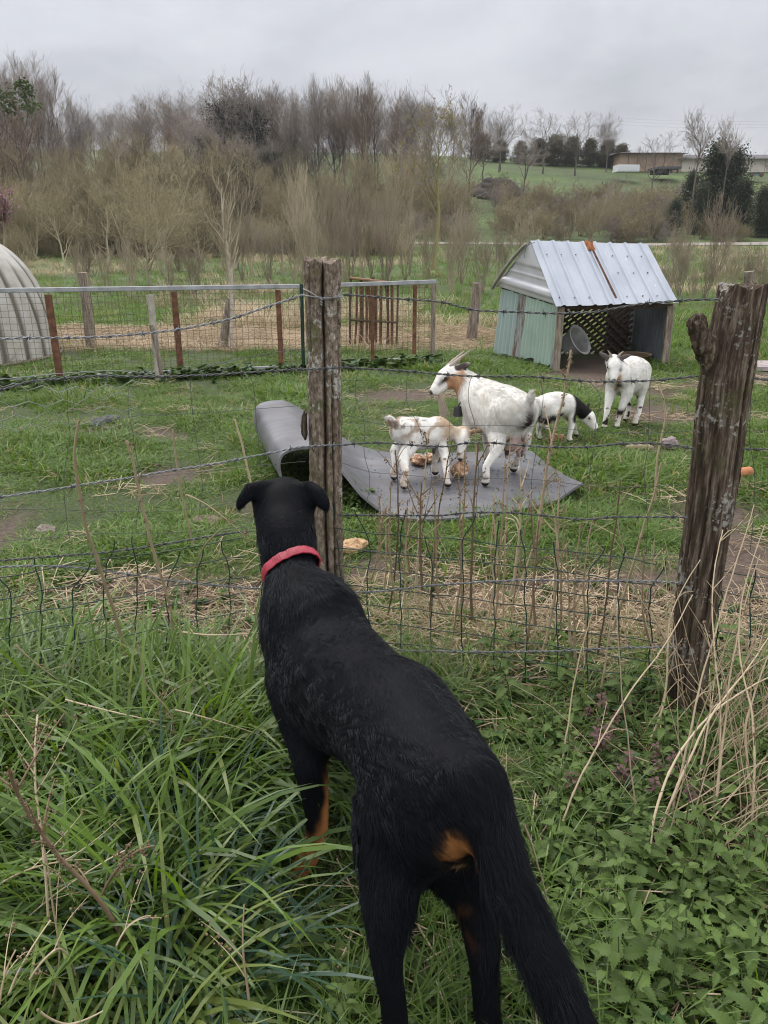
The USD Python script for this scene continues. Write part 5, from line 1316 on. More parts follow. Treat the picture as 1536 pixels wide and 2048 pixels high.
def ruff(P, q):
    nk = np.linalg.norm(P - neck0[0], axis=1) < .17
    br = (np.abs(q[:, 0] - 830) < 90) & (np.abs(q[:, 1] - 1740) < 110)
    tl = (q[:, 0] > 955) & (q[:, 1] > 1600)
    return off_collar(P, q) & (nk | br | tl) & ~((np.abs(q[:, 0] - 905) < 38) & (np.abs(q[:, 1] - 1690) < 50))
dog_hair(130000, .024, .00075, .26, off_collar, clump=.38, cscale=40)
dog_hair(60000, .045, .0008, .34, ruff, 'long_coat', clump=.45, cscale=26)
# collar: a padded red band that follows the neck
cc, cr_ = at_y(583, 1134, 2.02), neck1[1]
cax = neck2[0] - neck0[0]; cax = cax / np.linalg.norm(cax)
cax = cax + np.array([-.30, 0.12, 0.0]); cax /= np.linalg.norm(cax)
s_ = np.cross(cax, [0, 0, 1.0]); s_ /= np.linalg.norm(s_); u_ = np.cross(s_, cax)
th = np.linspace(0, 2 * PI, 360, endpoint=False)
tree_d = cKDTree(dv)
cen = cc.copy()
ring_r = []
for t_ in th:                                      # the skin's reach in each direction round the neck
    d_ = math.cos(t_) * s_ + math.sin(t_) * u_
    rel = dv - cen
    al = rel @ cax; ra_ = rel - al[:, None] * cax
    rn = np.linalg.norm(ra_, axis=1)
    m = (np.abs(al) < .02) & (rn < 1.3 * cr_) & ((ra_ @ d_) > rn * .985)
    ring_r.append(rn[m].max() if m.any() else cr_)
ring_r = np.array(ring_r); ring_r = np.minimum(ring_r, np.median(ring_r) * 1.25)
for _ in range(6): ring_r = (np.roll(ring_r, 1) + np.roll(ring_r, -1) + np.roll(ring_r, 2) + np.roll(ring_r, -2) + ring_r) / 5
prof_c = [(-.0125, .0), (-.0135, .0035), (-.0115, .0052), (0, .0056), (.0115, .0052), (.0135, .0035), (.0125, .0)]
CV = np.array([[cen + cax * a + (math.cos(t_) * s_ + math.sin(t_) * u_) * (r_ * .99 + b + .00035 * math.sin(t_ * 61) + .0007 * math.sin(t_ * 17 + a * 200)) for a, b in prof_c] for t_, r_ in zip(th, ring_r)])
n_, k_ = CV.shape[:2]
i, j = np.meshgrid(np.arange(n_), np.arange(k_ - 1), indexing='ij'); a = i * k_ + j; b = ((i + 1) % n_) * k_ + j
red = M('red_webbing', {'g': ('geometry', {}), 'n': ('noise_texture', {'scale': 120.0, 'detail': 3.0}), 'n2': ('noise_texture', {'scale': 14.0, 'detail': 3.0}), 'r': ('rgb_ramp', {'ramp': [(0.35, (0.25, 0.016, 0.032)), (0.65, (0.40, 0.045, 0.072))]}),
    'b': ('bump', {'strength': .5, 'distance': .002}), 'p': ('principled_bsdf', {'roughness': .55})}, [('g.position', 'n.vector'), ('g.position', 'n2.vector'), ('n2.fac', 'r.fac'), ('r.color', 'p.base_color'), ('n.fac', 'b.height'), ('b.normal', 'p.normal')])
part(dogx, 'collar', (CV.reshape(-1, 3), np.stack([a, b, b + 1, a + 1], -1).reshape(-1, 4)), red, True, label='red padded collar')
# ------------------------------------------------------------------ the goats
horn_m = plain('horn', (0.26, 0.21, 0.165), .55, .4, var=.3, scale=60, bump=.3)
eye_m = plain('goat_eye', (0.02, 0.014, 0.008), .1, .6)
grng = np.random.default_rng(15)

class Goat:
    def __init__(self, name, label, O, fwd, size, h=0.0056):
        self.O = np.asarray(O, float); f = np.array([fwd[0], fwd[1], 0.0]); self.f = f / np.linalg.norm(f)
        self.l = np.array([-self.f[1], self.f[0], 0]); self.s = size
        self.sk = Skin(h); self.lk = 1.0; self.ears = []; self.name, self.label = name, label
    def W(self, u, v, z):                # u forward, v to its left, z up, in adult metres
        return self.O + (self.f * u + self.l * v + np.array([0, 0, z])) * self.s
    def ch(self, pts, k=.03, flat=None, bone=True):
        self.sk.chain([(self.W(*p[:3]), p[3] * self.s) for p in pts], k * self.s, flat, bone)
    def trunk(self, back=((-.25, .47, .105), (-.05, .455, .15), (.16, .45, .13), (.235, .475, .095)), belly=(-.04, .40, .145)):
        self.ch([(u, 0, z, r) for u, z, r in back[::-1]], .05)
        self.ch([(belly[0] + .1, 0, belly[1], belly[2] * .92), (belly[0] - .07, 0, belly[1], belly[2])], .05, bone=False)
    def front_leg(self, v, hoof, knee=None, su=.20):
        """From the shoulder to the hoof, given in (u, v) on the ground."""
        hu, hv = hoof
        ku, kv = knee or ((su + hu) / 2 + .015, (v + hv) / 2)
        self.ch([(su - .02, v * .8, .44, .078), (su, v, .33, .052), (ku, kv, .20, .030 * self.lk), (hu * .85 + ku * .15, hv * .85 + kv * .15, .10, .022 * self.lk), (hu, hv, .055, .023 * self.lk), (hu + .012, hv, .022, .026 * self.lk)], .03)
        self.hooves.append(self.W(hu + .012, hv, 0))
    def hind_leg(self, v, hoof, su=-.21):
        hu, hv = hoof
        self.ch([(su, v * .75, .46, .10), (su + .04, v, .34, .078), (su - .035 + (hu - su) * .35, (v + hv) / 2, .235, .038 * self.lk), (hu * .7 + (su - .05) * .3, hv, .12, .024 * self.lk), (hu, hv, .055, .024 * self.lk), (hu + .012, hv, .022, .026 * self.lk)], .03)
        self.hooves.append(self.W(hu + .012, hv, 0))
    def head(self, base, d, up, ears=((.06, .05), (.06, .05)), k=1.0, back=0.0):
        """base: back of the skull (world), d: where the nose points, up: towards the horns."""
        s = self.s * k; self.k = k
        d = np.asarray(d, float); d /= np.linalg.norm(d); up = np.asarray(up, float); up = up - d * (up @ d); up /= np.linalg.norm(up)
        sd = np.cross(up, d)                                   # towards its left
        P = lambda a, b, c: base + (d * a + sd * b + up * c) * s
        self.hp, self.hd, self.hu, self.hs = P, d, up, sd
        self.sk.chain([(P(0, 0, 0), .060 * s), (P(.05, 0, .012), .058 * s), (P(.11, 0, -.005), .045 * s), (P(.165, 0, -.022), .034 * s), (P(.182, 0, -.026), .028 * s)], .02 * s, (sd, .88))
        self.sk.chain([(P(.03, 0, -.035), .045 * s), (P(.12, 0, -.042), .028 * s), (P(.165, 0, -.046), .021 * s)], .02 * s, None, False)
        for b in (-1, 1): self.sk.cone(P(.075, b * .036, .028), P(.09, b * .034, .022), .02 * s, .018 * s, .015 * s, bone=False)   # brow
        for b, (out, lift) in zip((1, -1), ears):
            e = [(P(-.005, b * .045, .02), .019 * s), (P(-.015 - back * .5, b * (.045 + out * .9), .02 + lift * .6), .0245 * s), (P(-.02 - back, b * (.05 + out * 1.9), .02 + lift), .010 * s)]
            self.sk.chain(e, .010 * s, (d, .5)); self.ears.append([q[0] for q in e])
    hooves = None
    def finish(self, paint, hair=9000, hlen=.028, hw=.0016, spots=None):
        v, f = self.sk.build()
        self.v = v
        c = np.tile(np.array([.63, .61, .565]), (len(v), 1))
        loc = (v - self.O) / self.s
        u, w, z = loc @ self.f, loc @ self.l, loc[:, 2]
        hl = np.stack([(v - self.hp(0, 0, 0)) @ self.hd, (v - self.hp(0, 0, 0)) @ self.hs, (v - self.hp(0, 0, 0)) @ self.hu], 1) / (self.s * self.k)
        self.ear = np.zeros(len(v))
        for a_, b_, c_ in self.ears:
            for x0, x1 in ((a_ * .5 + b_ * .5, b_), (b_, c_)):
                t_ = np.clip((v - x0) @ (x1 - x0) / ((x1 - x0) @ (x1 - x0)), 0, 1)
                self.ear = np.maximum(self.ear, sstep(.040, .028, np.linalg.norm(v - x0 - t_[:, None] * (x1 - x0), axis=1) / self.s))
        nz = lambda sc, sd: meshkit.fbm(v * sc, 3, sd)
        def put(col, m):
            c[:] = c + (np.asarray(col) - c) * np.clip(m, 0, 1)[:, None]
        put((.36, .26, .17), sstep(.17, .05, z) * .55 * nz(18, 3))                  # soiled shanks
        self.paint_ears(put); paint(put, u, w, z, hl, nz)
        for q in self.hooves:                                                       # hooves
            d = (v - q); r = np.linalg.norm(d[:, :2], axis=1)
            put((.025, .02, .018), sstep(.032, .022, d[:, 2] / self.s) * (r < .07 * self.s))
        put((.05, .04, .038), sstep(.196, .206, hl[:, 0]) * (np.abs(hl[:, 1]) < .04) * (np.abs(hl[:, 2] + .02) < .04))   # nose
        t = thing(self.name, self.label, 'goat', self.O)
        self.t = t
        part(t, 'body', (v, f), hide_mat, True, col=c)
        for b in (-1, 1):
            m = trimesh.creation.icosphere(2, .0135 * self.s); m.apply_translation(self.hp(.082, b * .047, .012)); part(t, 'eye', m, eye_m, True)
        if hair:
            P, N, tr, wt = sample_skin(v, f, hair, grng)
            C = (c[f[tr]] * wt[..., None]).sum(1) * grng.uniform(.85, 1.15, hair)[:, None]
            ok = P[:, 2] - self.O[2] > .07 * self.s; P, N, C = P[ok], N[ok], C[ok]
            zl = ((P - self.O) @ np.array([0, 0, 1])) / self.s
            L = hlen * np.where(zl < .25, .35, 1.0)
            L = np.where((self.ear[f[tr]] * wt).sum(1)[ok] > .3, L * .2, L)
            hd_ = np.linalg.norm(P - self.hp(.08, 0, 0), axis=1) / self.s
            L = np.where(hd_ < .13, L * .3, L)
            D = self.sk.flow(P) + np.array([0, 0, -.35])
            back = sstep(.52, .58, zl) 
            coat(t, 'coat', P, N, D, L * (1 + .5 * back), hw, grng, gcoat_mat, C, lift=.25, clump=.3, cscale=30)
        return t
    ear_col = (.05, .038, .034)
    k = 1.0
    def paint_ears(self, put): put(self.ear_col, self.ear)
    def horns(self, L=.16, r=.017, curve=.5, out=.03, sides=10, rise=.9):
        for b in (-1, 1):
            s = np.linspace(0, 1, 14)
            P = np.array([self.hp(.0 - L * curve * q ** 1.25, b * (.022 + out * q), .05 + L * rise * (q - .3 * q * q)) for q in s])
            v, f = tubes(P, r * self.s * (1 - .85 * s ** 1.3) * (1 + .06 * np.sin(s * 40)), sides)
            part(self.t, 'horn', (v, f), horn_m, True)
    def lock(self, name, root, tip, r, n, col, mat=None):
        """A beard or tail tuft of long hair."""
        root, tip = np.asarray(root, float), np.asarray(tip, float)
        P = root + grng.normal(0, r, (n, 3)) * .8
        D = np.tile(tip - root, (n, 1)) * grng.uniform(.6, 1, (n, 1)) - (P - root) * .8 + grng.normal(0, r * .35, (n, 3)); L = np.linalg.norm(D, axis=1); D /= L[:, None]
        N = perp(D, grng)
        coat(self.t, name, P, N, D, L, .0018, grng, gcoat_mat, np.tile(np.asarray(col, float), (n, 1)) * grng.uniform(.8, 1.15, n)[:, None], lift=.01, clump=.015, k=4)

WHITE = (.63, .61, .565)
# the adult on the belt, looking back to the left
gA = ground_at(985, 950); gA[2] += .04
g1 = Goat('goat', 'large white goat with a beard and tan cheeks standing on the rubber belt', gA, (-.47, .88), .98)
g1.hooves = []
g1.trunk(back=((-.27, .475, .112), (-.06, .46, .155), (.16, .47, .14), (.25, .49, .10)), belly=(-.05, .395, .165))
def uv_of(g, px, py):
    p = ground_at(px, py) ; p = at_z(px, py, g.O[2]); d = (p - g.O) / g.s
    return float(d @ g.f), float(d @ g.l)
g1.front_leg(.075, uv_of(g1, 925, 938)); g1.front_leg(-.075, uv_of(g1, 974, 932))
g1.hind_leg(.095, uv_of(g1, 972, 972)); g1.hind_leg(-.095, uv_of(g1, 1029, 944))
hb = at_y(905, 748, gA[1] + .30)
g1.sk.chain([(hb, .070), (hb * .55 + g1.W(.25, 0, .50) * .45 + [0.012, 0, .0], .090), (g1.W(.24, 0, .49), .115), (g1.W(.12, 0, .47), .12)], .05)
g1.head(hb, (-.80, -.42, -.44), (-.35, .1, 1), ears=((.025, -.005), (.04, .03)), k=1.05, back=.085)
g1.ch([(-.33, 0, .53, .035), (-.36, 0, .575, .028), (-.362, 0, .60, .014)], .02)                     # tail
g1.ch([(-.20, 0, .32, .075), (-.21, 0, .255, .07)], .03, None, False)                             # udder
for b in (-1, 1): g1.ch([(-.215, b * .04, .22, .03), (-.22, b * .05, .155, .012)], .015, None, False)
def paint1(put, u, w, z, hl, nz):
    n = nz(30, 7) - .5
    put((.36, .205, .11), sstep(.0, .02, .105 - hl[:, 0] + n * .03) * sstep(-.06, -.03, hl[:, 0]) * sstep(.02, .0, hl[:, 2] + n * .02) * sstep(.135, .115, np.linalg.norm(hl - [.03, 0, -.03], axis=1)))
    put((.035, .025, .02), np.exp(-((np.abs(hl[:, 1]) - .045) / .016) ** 2 - ((hl[:, 2] - .004 + .12 * (hl[:, 0] - .09)) / .018) ** 2) * sstep(.04, .06, hl[:, 0]) * sstep(.165, .14, hl[:, 0]))
    put((.055, .04, .035), np.exp(-((w) / .04) ** 2 - ((z - .42) / .09) ** 2) * 1.6 * sstep(-.27, -.32, u))
    ud = sstep(.12, .08, np.hypot(u + .21, w)) * sstep(.33, .29, z) * (z > .13)
    put((.42, .30, .27), ud); put((.06, .045, .04), ud * sstep(.5, .6, nz(22, 11)))
    put((.56, .51, .43), .4 * sstep(.5, .62, nz(5, 13)) * (z > .3))
    put((.04, .03, .026), sstep(.02, .0, np.abs(z - .055)) * sstep(.45, .55, nz(25, 3)))
t1 = g1.finish(paint1, 26000, .034, .0016)
g1.horns(.19, .02, .95, .03, rise=.22)
g1.lock('beard', g1.hp(.145, 0, -.055), g1.hp(.125, 0, -.075) + np.array([.01, 0, -.15]), .010, 1800, (.56, .48, .38))
g1.lock('tail_tuft', g1.W(-.345, 0, .56), g1.W(-.375, 0, .605), .012, 220, WHITE)
rc = (g1.W(.27, 0, .50) + hb) / 2
bell = at_y(916, 822, gA[1] + .16)
part(t1, 'bell', rough(place(lathe([(.0, .035), (.022, .033), (.028, .02), (.034, -.035), (.030, -.035), (0, -.03)], 20), np.eye(3), bell), .001, 60), plain('bell_iron', (.05, .048, .05), .5, .5, metal=.5), smooth=40)
cp_ = smooth_line([bell + [0, 0, .035], bell + [.03, -.02, .09], bell + [.075, -.035, .16], bell + [.115, -.02, .21]], 14)
part(t1, 'bell_cord', tubes(cp_, np.full(14, .005), 6), plain('cord_dark', (.06, .05, .045), .8), smooth=True)

# the speckled kid, side on, its head turned to us
gB = ground_at(842, 960); gB[2] += .04
g2 = Goat('goat_kid', 'small speckled brown and white kid at the front of the rubber belt', gB, (.93, .36), .71)
g2.hooves = []; g2.lk = 1.3
g2.trunk(back=((-.20, .445, .115), (-.04, .425, .135), (.13, .405, .125), (.20, .41, .10)), belly=(-.02, .375, .125))
g2.front_leg(.06, uv_of(g2, 868, 948), su=.17); g2.front_leg(-.06, uv_of(g2, 893, 972), su=.17)
g2.hind_leg(.075, uv_of(g2, 786, 958), su=-.18); g2.hind_leg(-.075, uv_of(g2, 806, 977), su=-.18)
hb = at_y(926, 868, gB[1] + .10)
g2.sk.chain([(hb, .042), (hb * .45 + g2.W(.2, 0, .43) * .55 - [0, 0, .012], .052), (g2.W(.17, 0, .45), .068)], .03)
g2.head(hb, (-.13, -.72, -.66), (.05, -.5, .8), ears=((.055, .03), (.06, .03)), k=1.32)
g2.ch([(-.27, 0, .51, .035), (-.31, 0, .55, .042), (-.33, 0, .57, .03)], .02)
def paint2(put, u, w, z, hl, nz):
    n = nz(14, 5)
    put((.30, .20, .12), sstep(.47, .60, n) * sstep(.36, .46, z) * .8)
    put((.13, .095, .075), sstep(.52, .64, nz(26, 9)) * sstep(.42, .5, z) * sstep(.1, -.05, u) * .85)
    put((.42, .30, .19), sstep(.10, .19, u) * sstep(.3, .4, z) * .75)
    put((.05, .04, .035), sstep(.60, .66, nz(24, 21)) * sstep(.30, .2, z))
    put((.33, .22, .14), sstep(.30, .12, z) * .55 * sstep(.42, .6, nz(20, 4)))
    put((.05, .04, .035), np.exp(-((np.abs(hl[:, 1]) - .042) / .015) ** 2 - ((hl[:, 2]) / .03) ** 2) * sstep(.03, .06, hl[:, 0]) * sstep(.16, .13, hl[:, 0]))
    put(WHITE, np.exp(-(hl[:, 1] / .022) ** 2) * sstep(-.02, .0, hl[:, 2]) * (np.abs(hl[:, 0] - .08) < .09))
g2.finish(paint2, 9000, .022, .0015)

# the kid with its head down
gC = ground_at(1112, 882)
g3 = Goat('goat_kid', 'white kid with a black neck grazing, its head down in the grass', gC, (.955, .30), .66)
g3.hooves = []; g3.lk = 1.3
g3.trunk(back=((-.20, .47, .105), (-.05, .485, .125), (.12, .46, .11), (.19, .43, .09)), belly=(-.03, .43, .125))
g3.front_leg(.06, uv_of(g3, 1150, 872), su=.15); g3.front_leg(-.06, uv_of(g3, 1138, 884), su=.15)
g3.hind_leg(.08, uv_of(g3, 1092, 862), su=-.18); g3.hind_leg(-.08, uv_of(g3, 1078, 880), su=-.18)
hb = at_y(1168, 826, gC[1] + .12)
g3.sk.chain([(hb, .042), (hb * .5 + g3.W(.19, 0, .40) * .5 + [.012, 0, .012], .055), (g3.W(.15, 0, .44), .075)], .03)
g3.head(hb, (.62, -.42, -.56), (.5, -.2, .75), ears=((.04, .05), (.05, .06)), k=1.25, back=.03)
g3.ch([(-.26, 0, .50, .035), (-.31, 0, .53, .036), (-.33, 0, .53, .02)], .02)
def paint3(put, u, w, z, hl, nz):
    n = nz(20, 5) - .5
    put((.012, .011, .011), sstep(.135, .175, u + n * .05) * sstep(.22, .26, z) * (hl[:, 0] < .05))
    put((.012, .011, .011), np.exp(-((z - .33 + n * .05) / .035) ** 2) * sstep(-.22, -.17, u) * sstep(.05, .0, u) * 1.2)
    put((.015, .012, .012), sstep(.36, .3, z) * sstep(.22, .27, z) * sstep(-.14, -.18, u))
    put((.02, .016, .015), sstep(.015, .04, hl[:, 1] + n * .02) * (np.linalg.norm(hl, axis=1) < .2) * (hl[:, 0] < .12) * (hl[:, 0] > -.05))
    put((.02, .016, .015), sstep(.30, .26, z) * sstep(.13, .18, z) * sstep(.1, .14, u) * (hl[:, 0] < -.02) * sstep(.5, .6, nz(16, 9)))
g3.finish(paint3, 9000, .02, .0015)

# the white goat that faces us in front of the shed
gD = ground_at(1243, 846)
g4 = Goat('goat', 'white goat with short horns facing us in front of the shed', gD, (-.52, -.85), .96)
g4.hooves = []; g4.ear_col = (.13, .105, .10)
g4.trunk(back=((-.24, .47, .11), (-.06, .455, .145), (.15, .46, .125), (.22, .475, .095)), belly=(-.05, .40, .15))
g4.front_leg(.07, uv_of(g4, 1234, 857)); g4.front_leg(-.07, uv_of(g4, 1209, 858))
g4.hind_leg(.085, uv_of(g4, 1270, 851)); g4.hind_leg(-.085, uv_of(g4, 1252, 842))
hb = at_y(1226, 724, gD[1] - .17)
g4.sk.chain([(hb, .058), (hb * .5 + g4.W(.22, 0, .50) * .5, .070), (g4.W(.21, 0, .48), .095), (g4.W(.1, 0, .46), .11)], .05)
g4.head(hb, (-.10, -.80, -.55), (0, -.5, 1), ears=((.042, .05), (.040, .05)), k=1.02)
g4.ch([(-.31, 0, .52, .03), (-.345, 0, .54, .022)], .02)
def paint4(put, u, w, z, hl, nz):
    put((.03, .025, .022), np.exp(-((hl[:, 1] - .05) / .018) ** 2 - ((hl[:, 2] - .0) / .03) ** 2) * sstep(.0, .03, hl[:, 0]) * sstep(.13, .10, hl[:, 0]))
    put((.03, .025, .022), np.exp(-((hl[:, 1] + .055) / .014) ** 2 - ((hl[:, 2] - .0) / .025) ** 2) * sstep(.03, .05, hl[:, 0]) * sstep(.11, .09, hl[:, 0]))
    put((.36, .19, .10), np.exp(-((hl[:, 1] - .055) / .016) ** 2) * sstep(.0, -.03, hl[:, 2]) * sstep(-.22, -.17, hl[:, 2]) * (np.abs(hl[:, 0] - .05) < .12))
    put((.04, .035, .035), np.exp(-(((w - .02) / .024) ** 2 + ((z - .40) / .02) ** 2)) * (u > .15) * 1.3)
    for a_, b_ in ((-.075, .435), (.0, .455)): put((.12, .10, .10), np.exp(-(((w - a_) / .014) ** 2 + ((z - b_) / .016) ** 2)) * (u > .15) * .9)
    put((.022, .016, .013), sstep(.60, .66, nz(16, 21)) * sstep(.26, .22, z))
    put((.022, .016, .013), np.exp(-((z - .15) / .03) ** 2) * (w > 0) * sstep(.45, .55, nz(12, 3)) * 1.2)
g4.finish(paint4, 14000, .024, .0016)
g4.horns(.085, .014, .35, .045)
# ------------------------------------------------------------------ growth on the ground
vr = np.random.default_rng(101)
def blades(n, L, W, spread_, lean, rng, k=5, droop=0.6, base_r=0.03, var=0.35):
    """n grass blades: rooted within base_r, arching outwards."""
    a = rng.uniform(0, 2 * PI, n); r = base_r * np.sqrt(rng.random(n))
    out = np.stack([np.cos(a), np.sin(a), 0 * a], 1)
    root = out * r[:, None] + rng.normal(0, base_r * .2, (n, 3)) * [1, 1, 0]
    a2 = a + rng.normal(0, .7, n); o2 = np.stack([np.cos(a2), np.sin(a2), 0 * a2], 1)
    ln = L * rng.uniform(1 - var, 1 + var, n)
    th0 = np.radians(lean) * rng.uniform(.2, 1.2, n); bend = droop * rng.uniform(.3, 1.4, n)
    s = np.linspace(0, 1, k)
    P = np.zeros((n, k, 3)); P[:, 0] = root
    for i in range(1, k):
        th = th0 + bend * (s[i] ** 1.5) * 1.6
        P[:, i] = P[:, i - 1] + (o2 * np.sin(th)[:, None] + np.array([0, 0, 1.0]) * np.cos(th)[:, None]) * (ln / (k - 1))[:, None]
    S = np.stack([-o2[:, 1], o2[:, 0], 0 * a], 1) + rng.normal(0, .25, (n, 3)); S /= np.linalg.norm(S, axis=1, keepdims=True)
    w = W * rng.uniform(.7, 1.25, n)[:, None] * np.interp(s, [0, .3, .75, 1], [.75, 1, .65, .04])[None]
    return ribbons(P, w, np.repeat(S[:, None], k, 1))

lush = leaf_mat('lush_grass', (0.046, 0.088, 0.012), (0.130, 0.212, 0.034), old=(0.15, 0.19, 0.045), rough_=.42, trans=.35, spec=.45)
blue_gr = leaf_mat('blue_grass', (0.035, 0.075, 0.045), (0.065, 0.12, 0.065), rough_=.38, trans=.3, spec=.45)
short_g = leaf_mat('paddock_grass', (0.060, 0.105, 0.017), (0.135, 0.220, 0.042), old=(0.30, 0.26, 0.12), rough_=.5, trans=.35, spec=.3)
dry_m = leaf_mat('dry_stalk', (0.30, 0.225, 0.14), (0.60, 0.485, 0.335), rough_=.7, trans=.1, spec=.2)
dry_dark = leaf_mat('dry_dark', (0.14, 0.095, 0.06), (0.30, 0.215, 0.135), rough_=.75, trans=.1, spec=.2)
nettle_m = leaf_mat('nettle', (0.052, 0.088, 0.019), (0.118, 0.178, 0.044), rough_=.55, trans=.3, spec=.25)
stem_g = plain('green_stem', (0.06, 0.09, 0.03), .6, .3)
weed_m = leaf_mat('weed', (0.040, 0.070, 0.016), (0.100, 0.145, 0.036), rough_=.55, trans=.3, spec=.25)
purple_m = leaf_mat('dead_nettle_top', (0.085, 0.045, 0.045), (0.16, 0.09, 0.08), rough_=.6, trans=.3)

# ---- paddock turf: short tufts, thin where the soil is trodden bare
tufts = []
for k in range(5):
    L = (.05, .065, .085, .11, .045)[k]
    tufts.append((*blades((34, 40, 44, 46, 30)[k], L, .0022 + .0004 * k, 0, 55, vr, k=3, droop=.9, base_r=.05 + .012 * k), short_g))
tufts.append((*blades(14, .075, .0018, 0, 65, vr, k=3, droop=.9, base_r=.06), dry_m))
N = 52000
px_, py_ = vr.uniform(-160, 1700, N), 0
Yt = 2.55 * (18.0 / 2.55) ** (vr.random(N) ** .85)
X = (px_ - 768) / 1536 * (Yt * math.cos(PITCH) + 1.6 * math.sin(PITCH))
den = 1 - np.clip(mud(X, Yt) * 1.05, 0, 1)
den *= 1 - .93 * strawy(X, Yt)
patch = meshkit.fbm(np.stack([X * 2.2, Yt * 2.2, 0 * X], -1), 3, 55)
den *= np.clip((patch - .34) * 3.4, .22, 1)
den *= np.interp(Yt, [2.5, 3.2, 4.0], [.65, .75, 1])
inside_shed = ((X - 2.75) / .75) ** 2 + ((Yt - 10.4) / .75) ** 2 < 1
keep = (vr.random(N) < den) & ~inside_shed
# nothing grows through the belt
mp = Polygon(np.vstack([fl_[40:, :2], bl_[::-1][:50, :2]])).buffer(-.03)
import shapely
keep &= ~shapely.contains_xy(mp, X, Yt)
X, Yt = X[keep], Yt[keep]
h_ = .45 + 1.3 * meshkit.fbm(np.stack([X * 1.3, Yt * 1.3, 0 * X + 5], -1), 3, 57) ** 1.3
ki = np.clip((h_ * 2.6 + vr.normal(0, .8, len(X))).astype(int), 0, 4)
ki = np.where(vr.random(len(X)) < .07, 5, ki)
scatter('paddock_grass', 'short uneven paddock grass with bare trodden patches', tufts, np.stack([X, Yt, terr(X, Yt) - .015 - .02 * mud(X, Yt)], 1), vr.uniform(0, 6.28, len(X)), (.75 + .5 * vr.random(len(X))) * np.interp(Yt, [3, 6, 18], [.9, 1.0, 1.5]) * h_, ki)

# ---- rank meadow behind the pen and the shed
far_t = [(*blades(30, .22, .005, 0, 40, vr, k=3, droop=.6, base_r=.12), short_g), (*blades(26, .30, .005, 0, 35, vr, k=3, droop=.6, base_r=.12), leaf_mat('meadow', (0.09, 0.10, 0.035), (0.16, 0.16, 0.06), trans=.3)), (*blades(22, .45, .004, 0, 35, vr, k=4, droop=.7, base_r=.12), dry_m)]
N = 9000
Yt = 11 * (58 / 11) ** vr.random(N); px_ = vr.uniform(-100, 1640, N)
X = (px_ - 768) / 1536 * (Yt * math.cos(PITCH) + 1.6 * math.sin(PITCH))
keep = (vr.random(N) > strawy(X, Yt) * .97) & ~(((X - 2.75) / 1.0) ** 2 + ((Yt - 10.5) / 1.0) ** 2 < 1) & (np.hypot(X - HX, Yt - HY) > 1.5) & (np.abs(Yt - lane_y(X)) > 1.7)
X, Yt = X[keep], Yt[keep]
pt = meshkit.fbm(np.stack([X * .35, Yt * .35, 0 * X], -1), 3, 91) + vr.normal(0, .08, len(X))
ki = np.where(Yt < 17, np.where(pt > .66, 2, 0), np.where(pt > .66, 2, np.where(pt > .52, 1, 0)))
scatter('meadow_grass', 'rank grass of the meadow behind the pen', far_t, np.stack([X, Yt, terr(X, Yt) - .02], 1), vr.uniform(0, 6.28, len(X)), (.6 + .6 * vr.random(len(X))) * np.interp(Yt, [11, 25, 60], [.8, .9, 1.6]), ki)

# ---- leafy weeds at the foot of the pen and under the belt
def leaf_shape(L, W, teeth, fold=.25, arch=.25, depth=.28, k=None):
    """A toothed leaf: two halves folded along the midrib; base at the origin, tip along +x."""
    m = teeth * 2 + 1 if teeth else 6
    s = np.linspace(0.0, 1, m)
    half = W / 2 * np.sin(PI * np.clip(s * .93 + .07, 0, 1) ** .62) ** .9
    half[1::2] *= 1 - depth * (teeth > 0); half[-1] = 0.0
    sx = s.copy(); sx[2::2] += .02 * (teeth > 0)
    z = -arch * L * s ** 2
    mid = np.stack([s * L, 0 * s, z], 1)
    lo = np.stack([sx * L, -half, z + half * fold], 1); hi = np.stack([sx * L, half, z + half * fold], 1)
    V = np.vstack([mid, lo, hi]); F = []
    for i in range(m - 1):
        F += [[i, m + i, m + i + 1], [i, m + i + 1, i + 1], [i, i + 1, 2 * m + i + 1], [i, 2 * m + i + 1, 2 * m + i]]
    return V, np.array(F)
def turn(az, el, roll=0.0):
    return rot([0, 0, 1], math.degrees(az)) @ rot([0, 1, 0], -math.degrees(el)) @ rot([1, 0, 0], math.degrees(roll))
def rosette(n, L, W, teeth, rng, elev=(.15, .7), r0=.0, h=0.0):
    ms = []
    for i in range(n):
        sc = rng.uniform(.6, 1.15)
        v, f = leaf_shape(L * sc, W * sc, teeth, rng.uniform(.05, .3), rng.uniform(.15, .5))
        ms.append((v @ turn(i * 2.4 + rng.normal(0, .3), rng.uniform(*elev), rng.normal(0, .3)).T + [0, 0, h * rng.random()], f))
    return join(ms)
weeds = [(*rosette(9, .06, .035, 4, vr, h=.05), weed_m), (*rosette(12, .045, .035, 3, vr, h=.06), weed_m), (*rosette(8, .10, .035, 5, vr, (.05, .5), h=.02), weed_m), (*rosette(14, .03, .028, 0, vr, (.3, .9), h=.05), leaf_mat('clover', (0.03, 0.075, 0.02), (0.06, 0.13, 0.035), trans=.3))]
wp = []
for k in range(420):                                        # along the pen's foot
    u = vr.uniform(.0, 1.0); p = pen_pt(u, 0); wp.append((p[0] + vr.normal(0, .1), p[1] - abs(vr.normal(.12, .16)), vr.uniform(1.0, 2.3)))
for k in range(90): wp.append((vr.uniform(-.75, .35), vr.uniform(4.4, 5.3), vr.uniform(.7, 1.3)))
for k in range(1900):                                       # the near verge, between everything
    x, y = vr.uniform(-1.5, 1.6), vr.uniform(.45, 2.6)
    wp.append((x, y, vr.uniform(.55, 1.1) * (1.0 if x > -.1 else .8)))
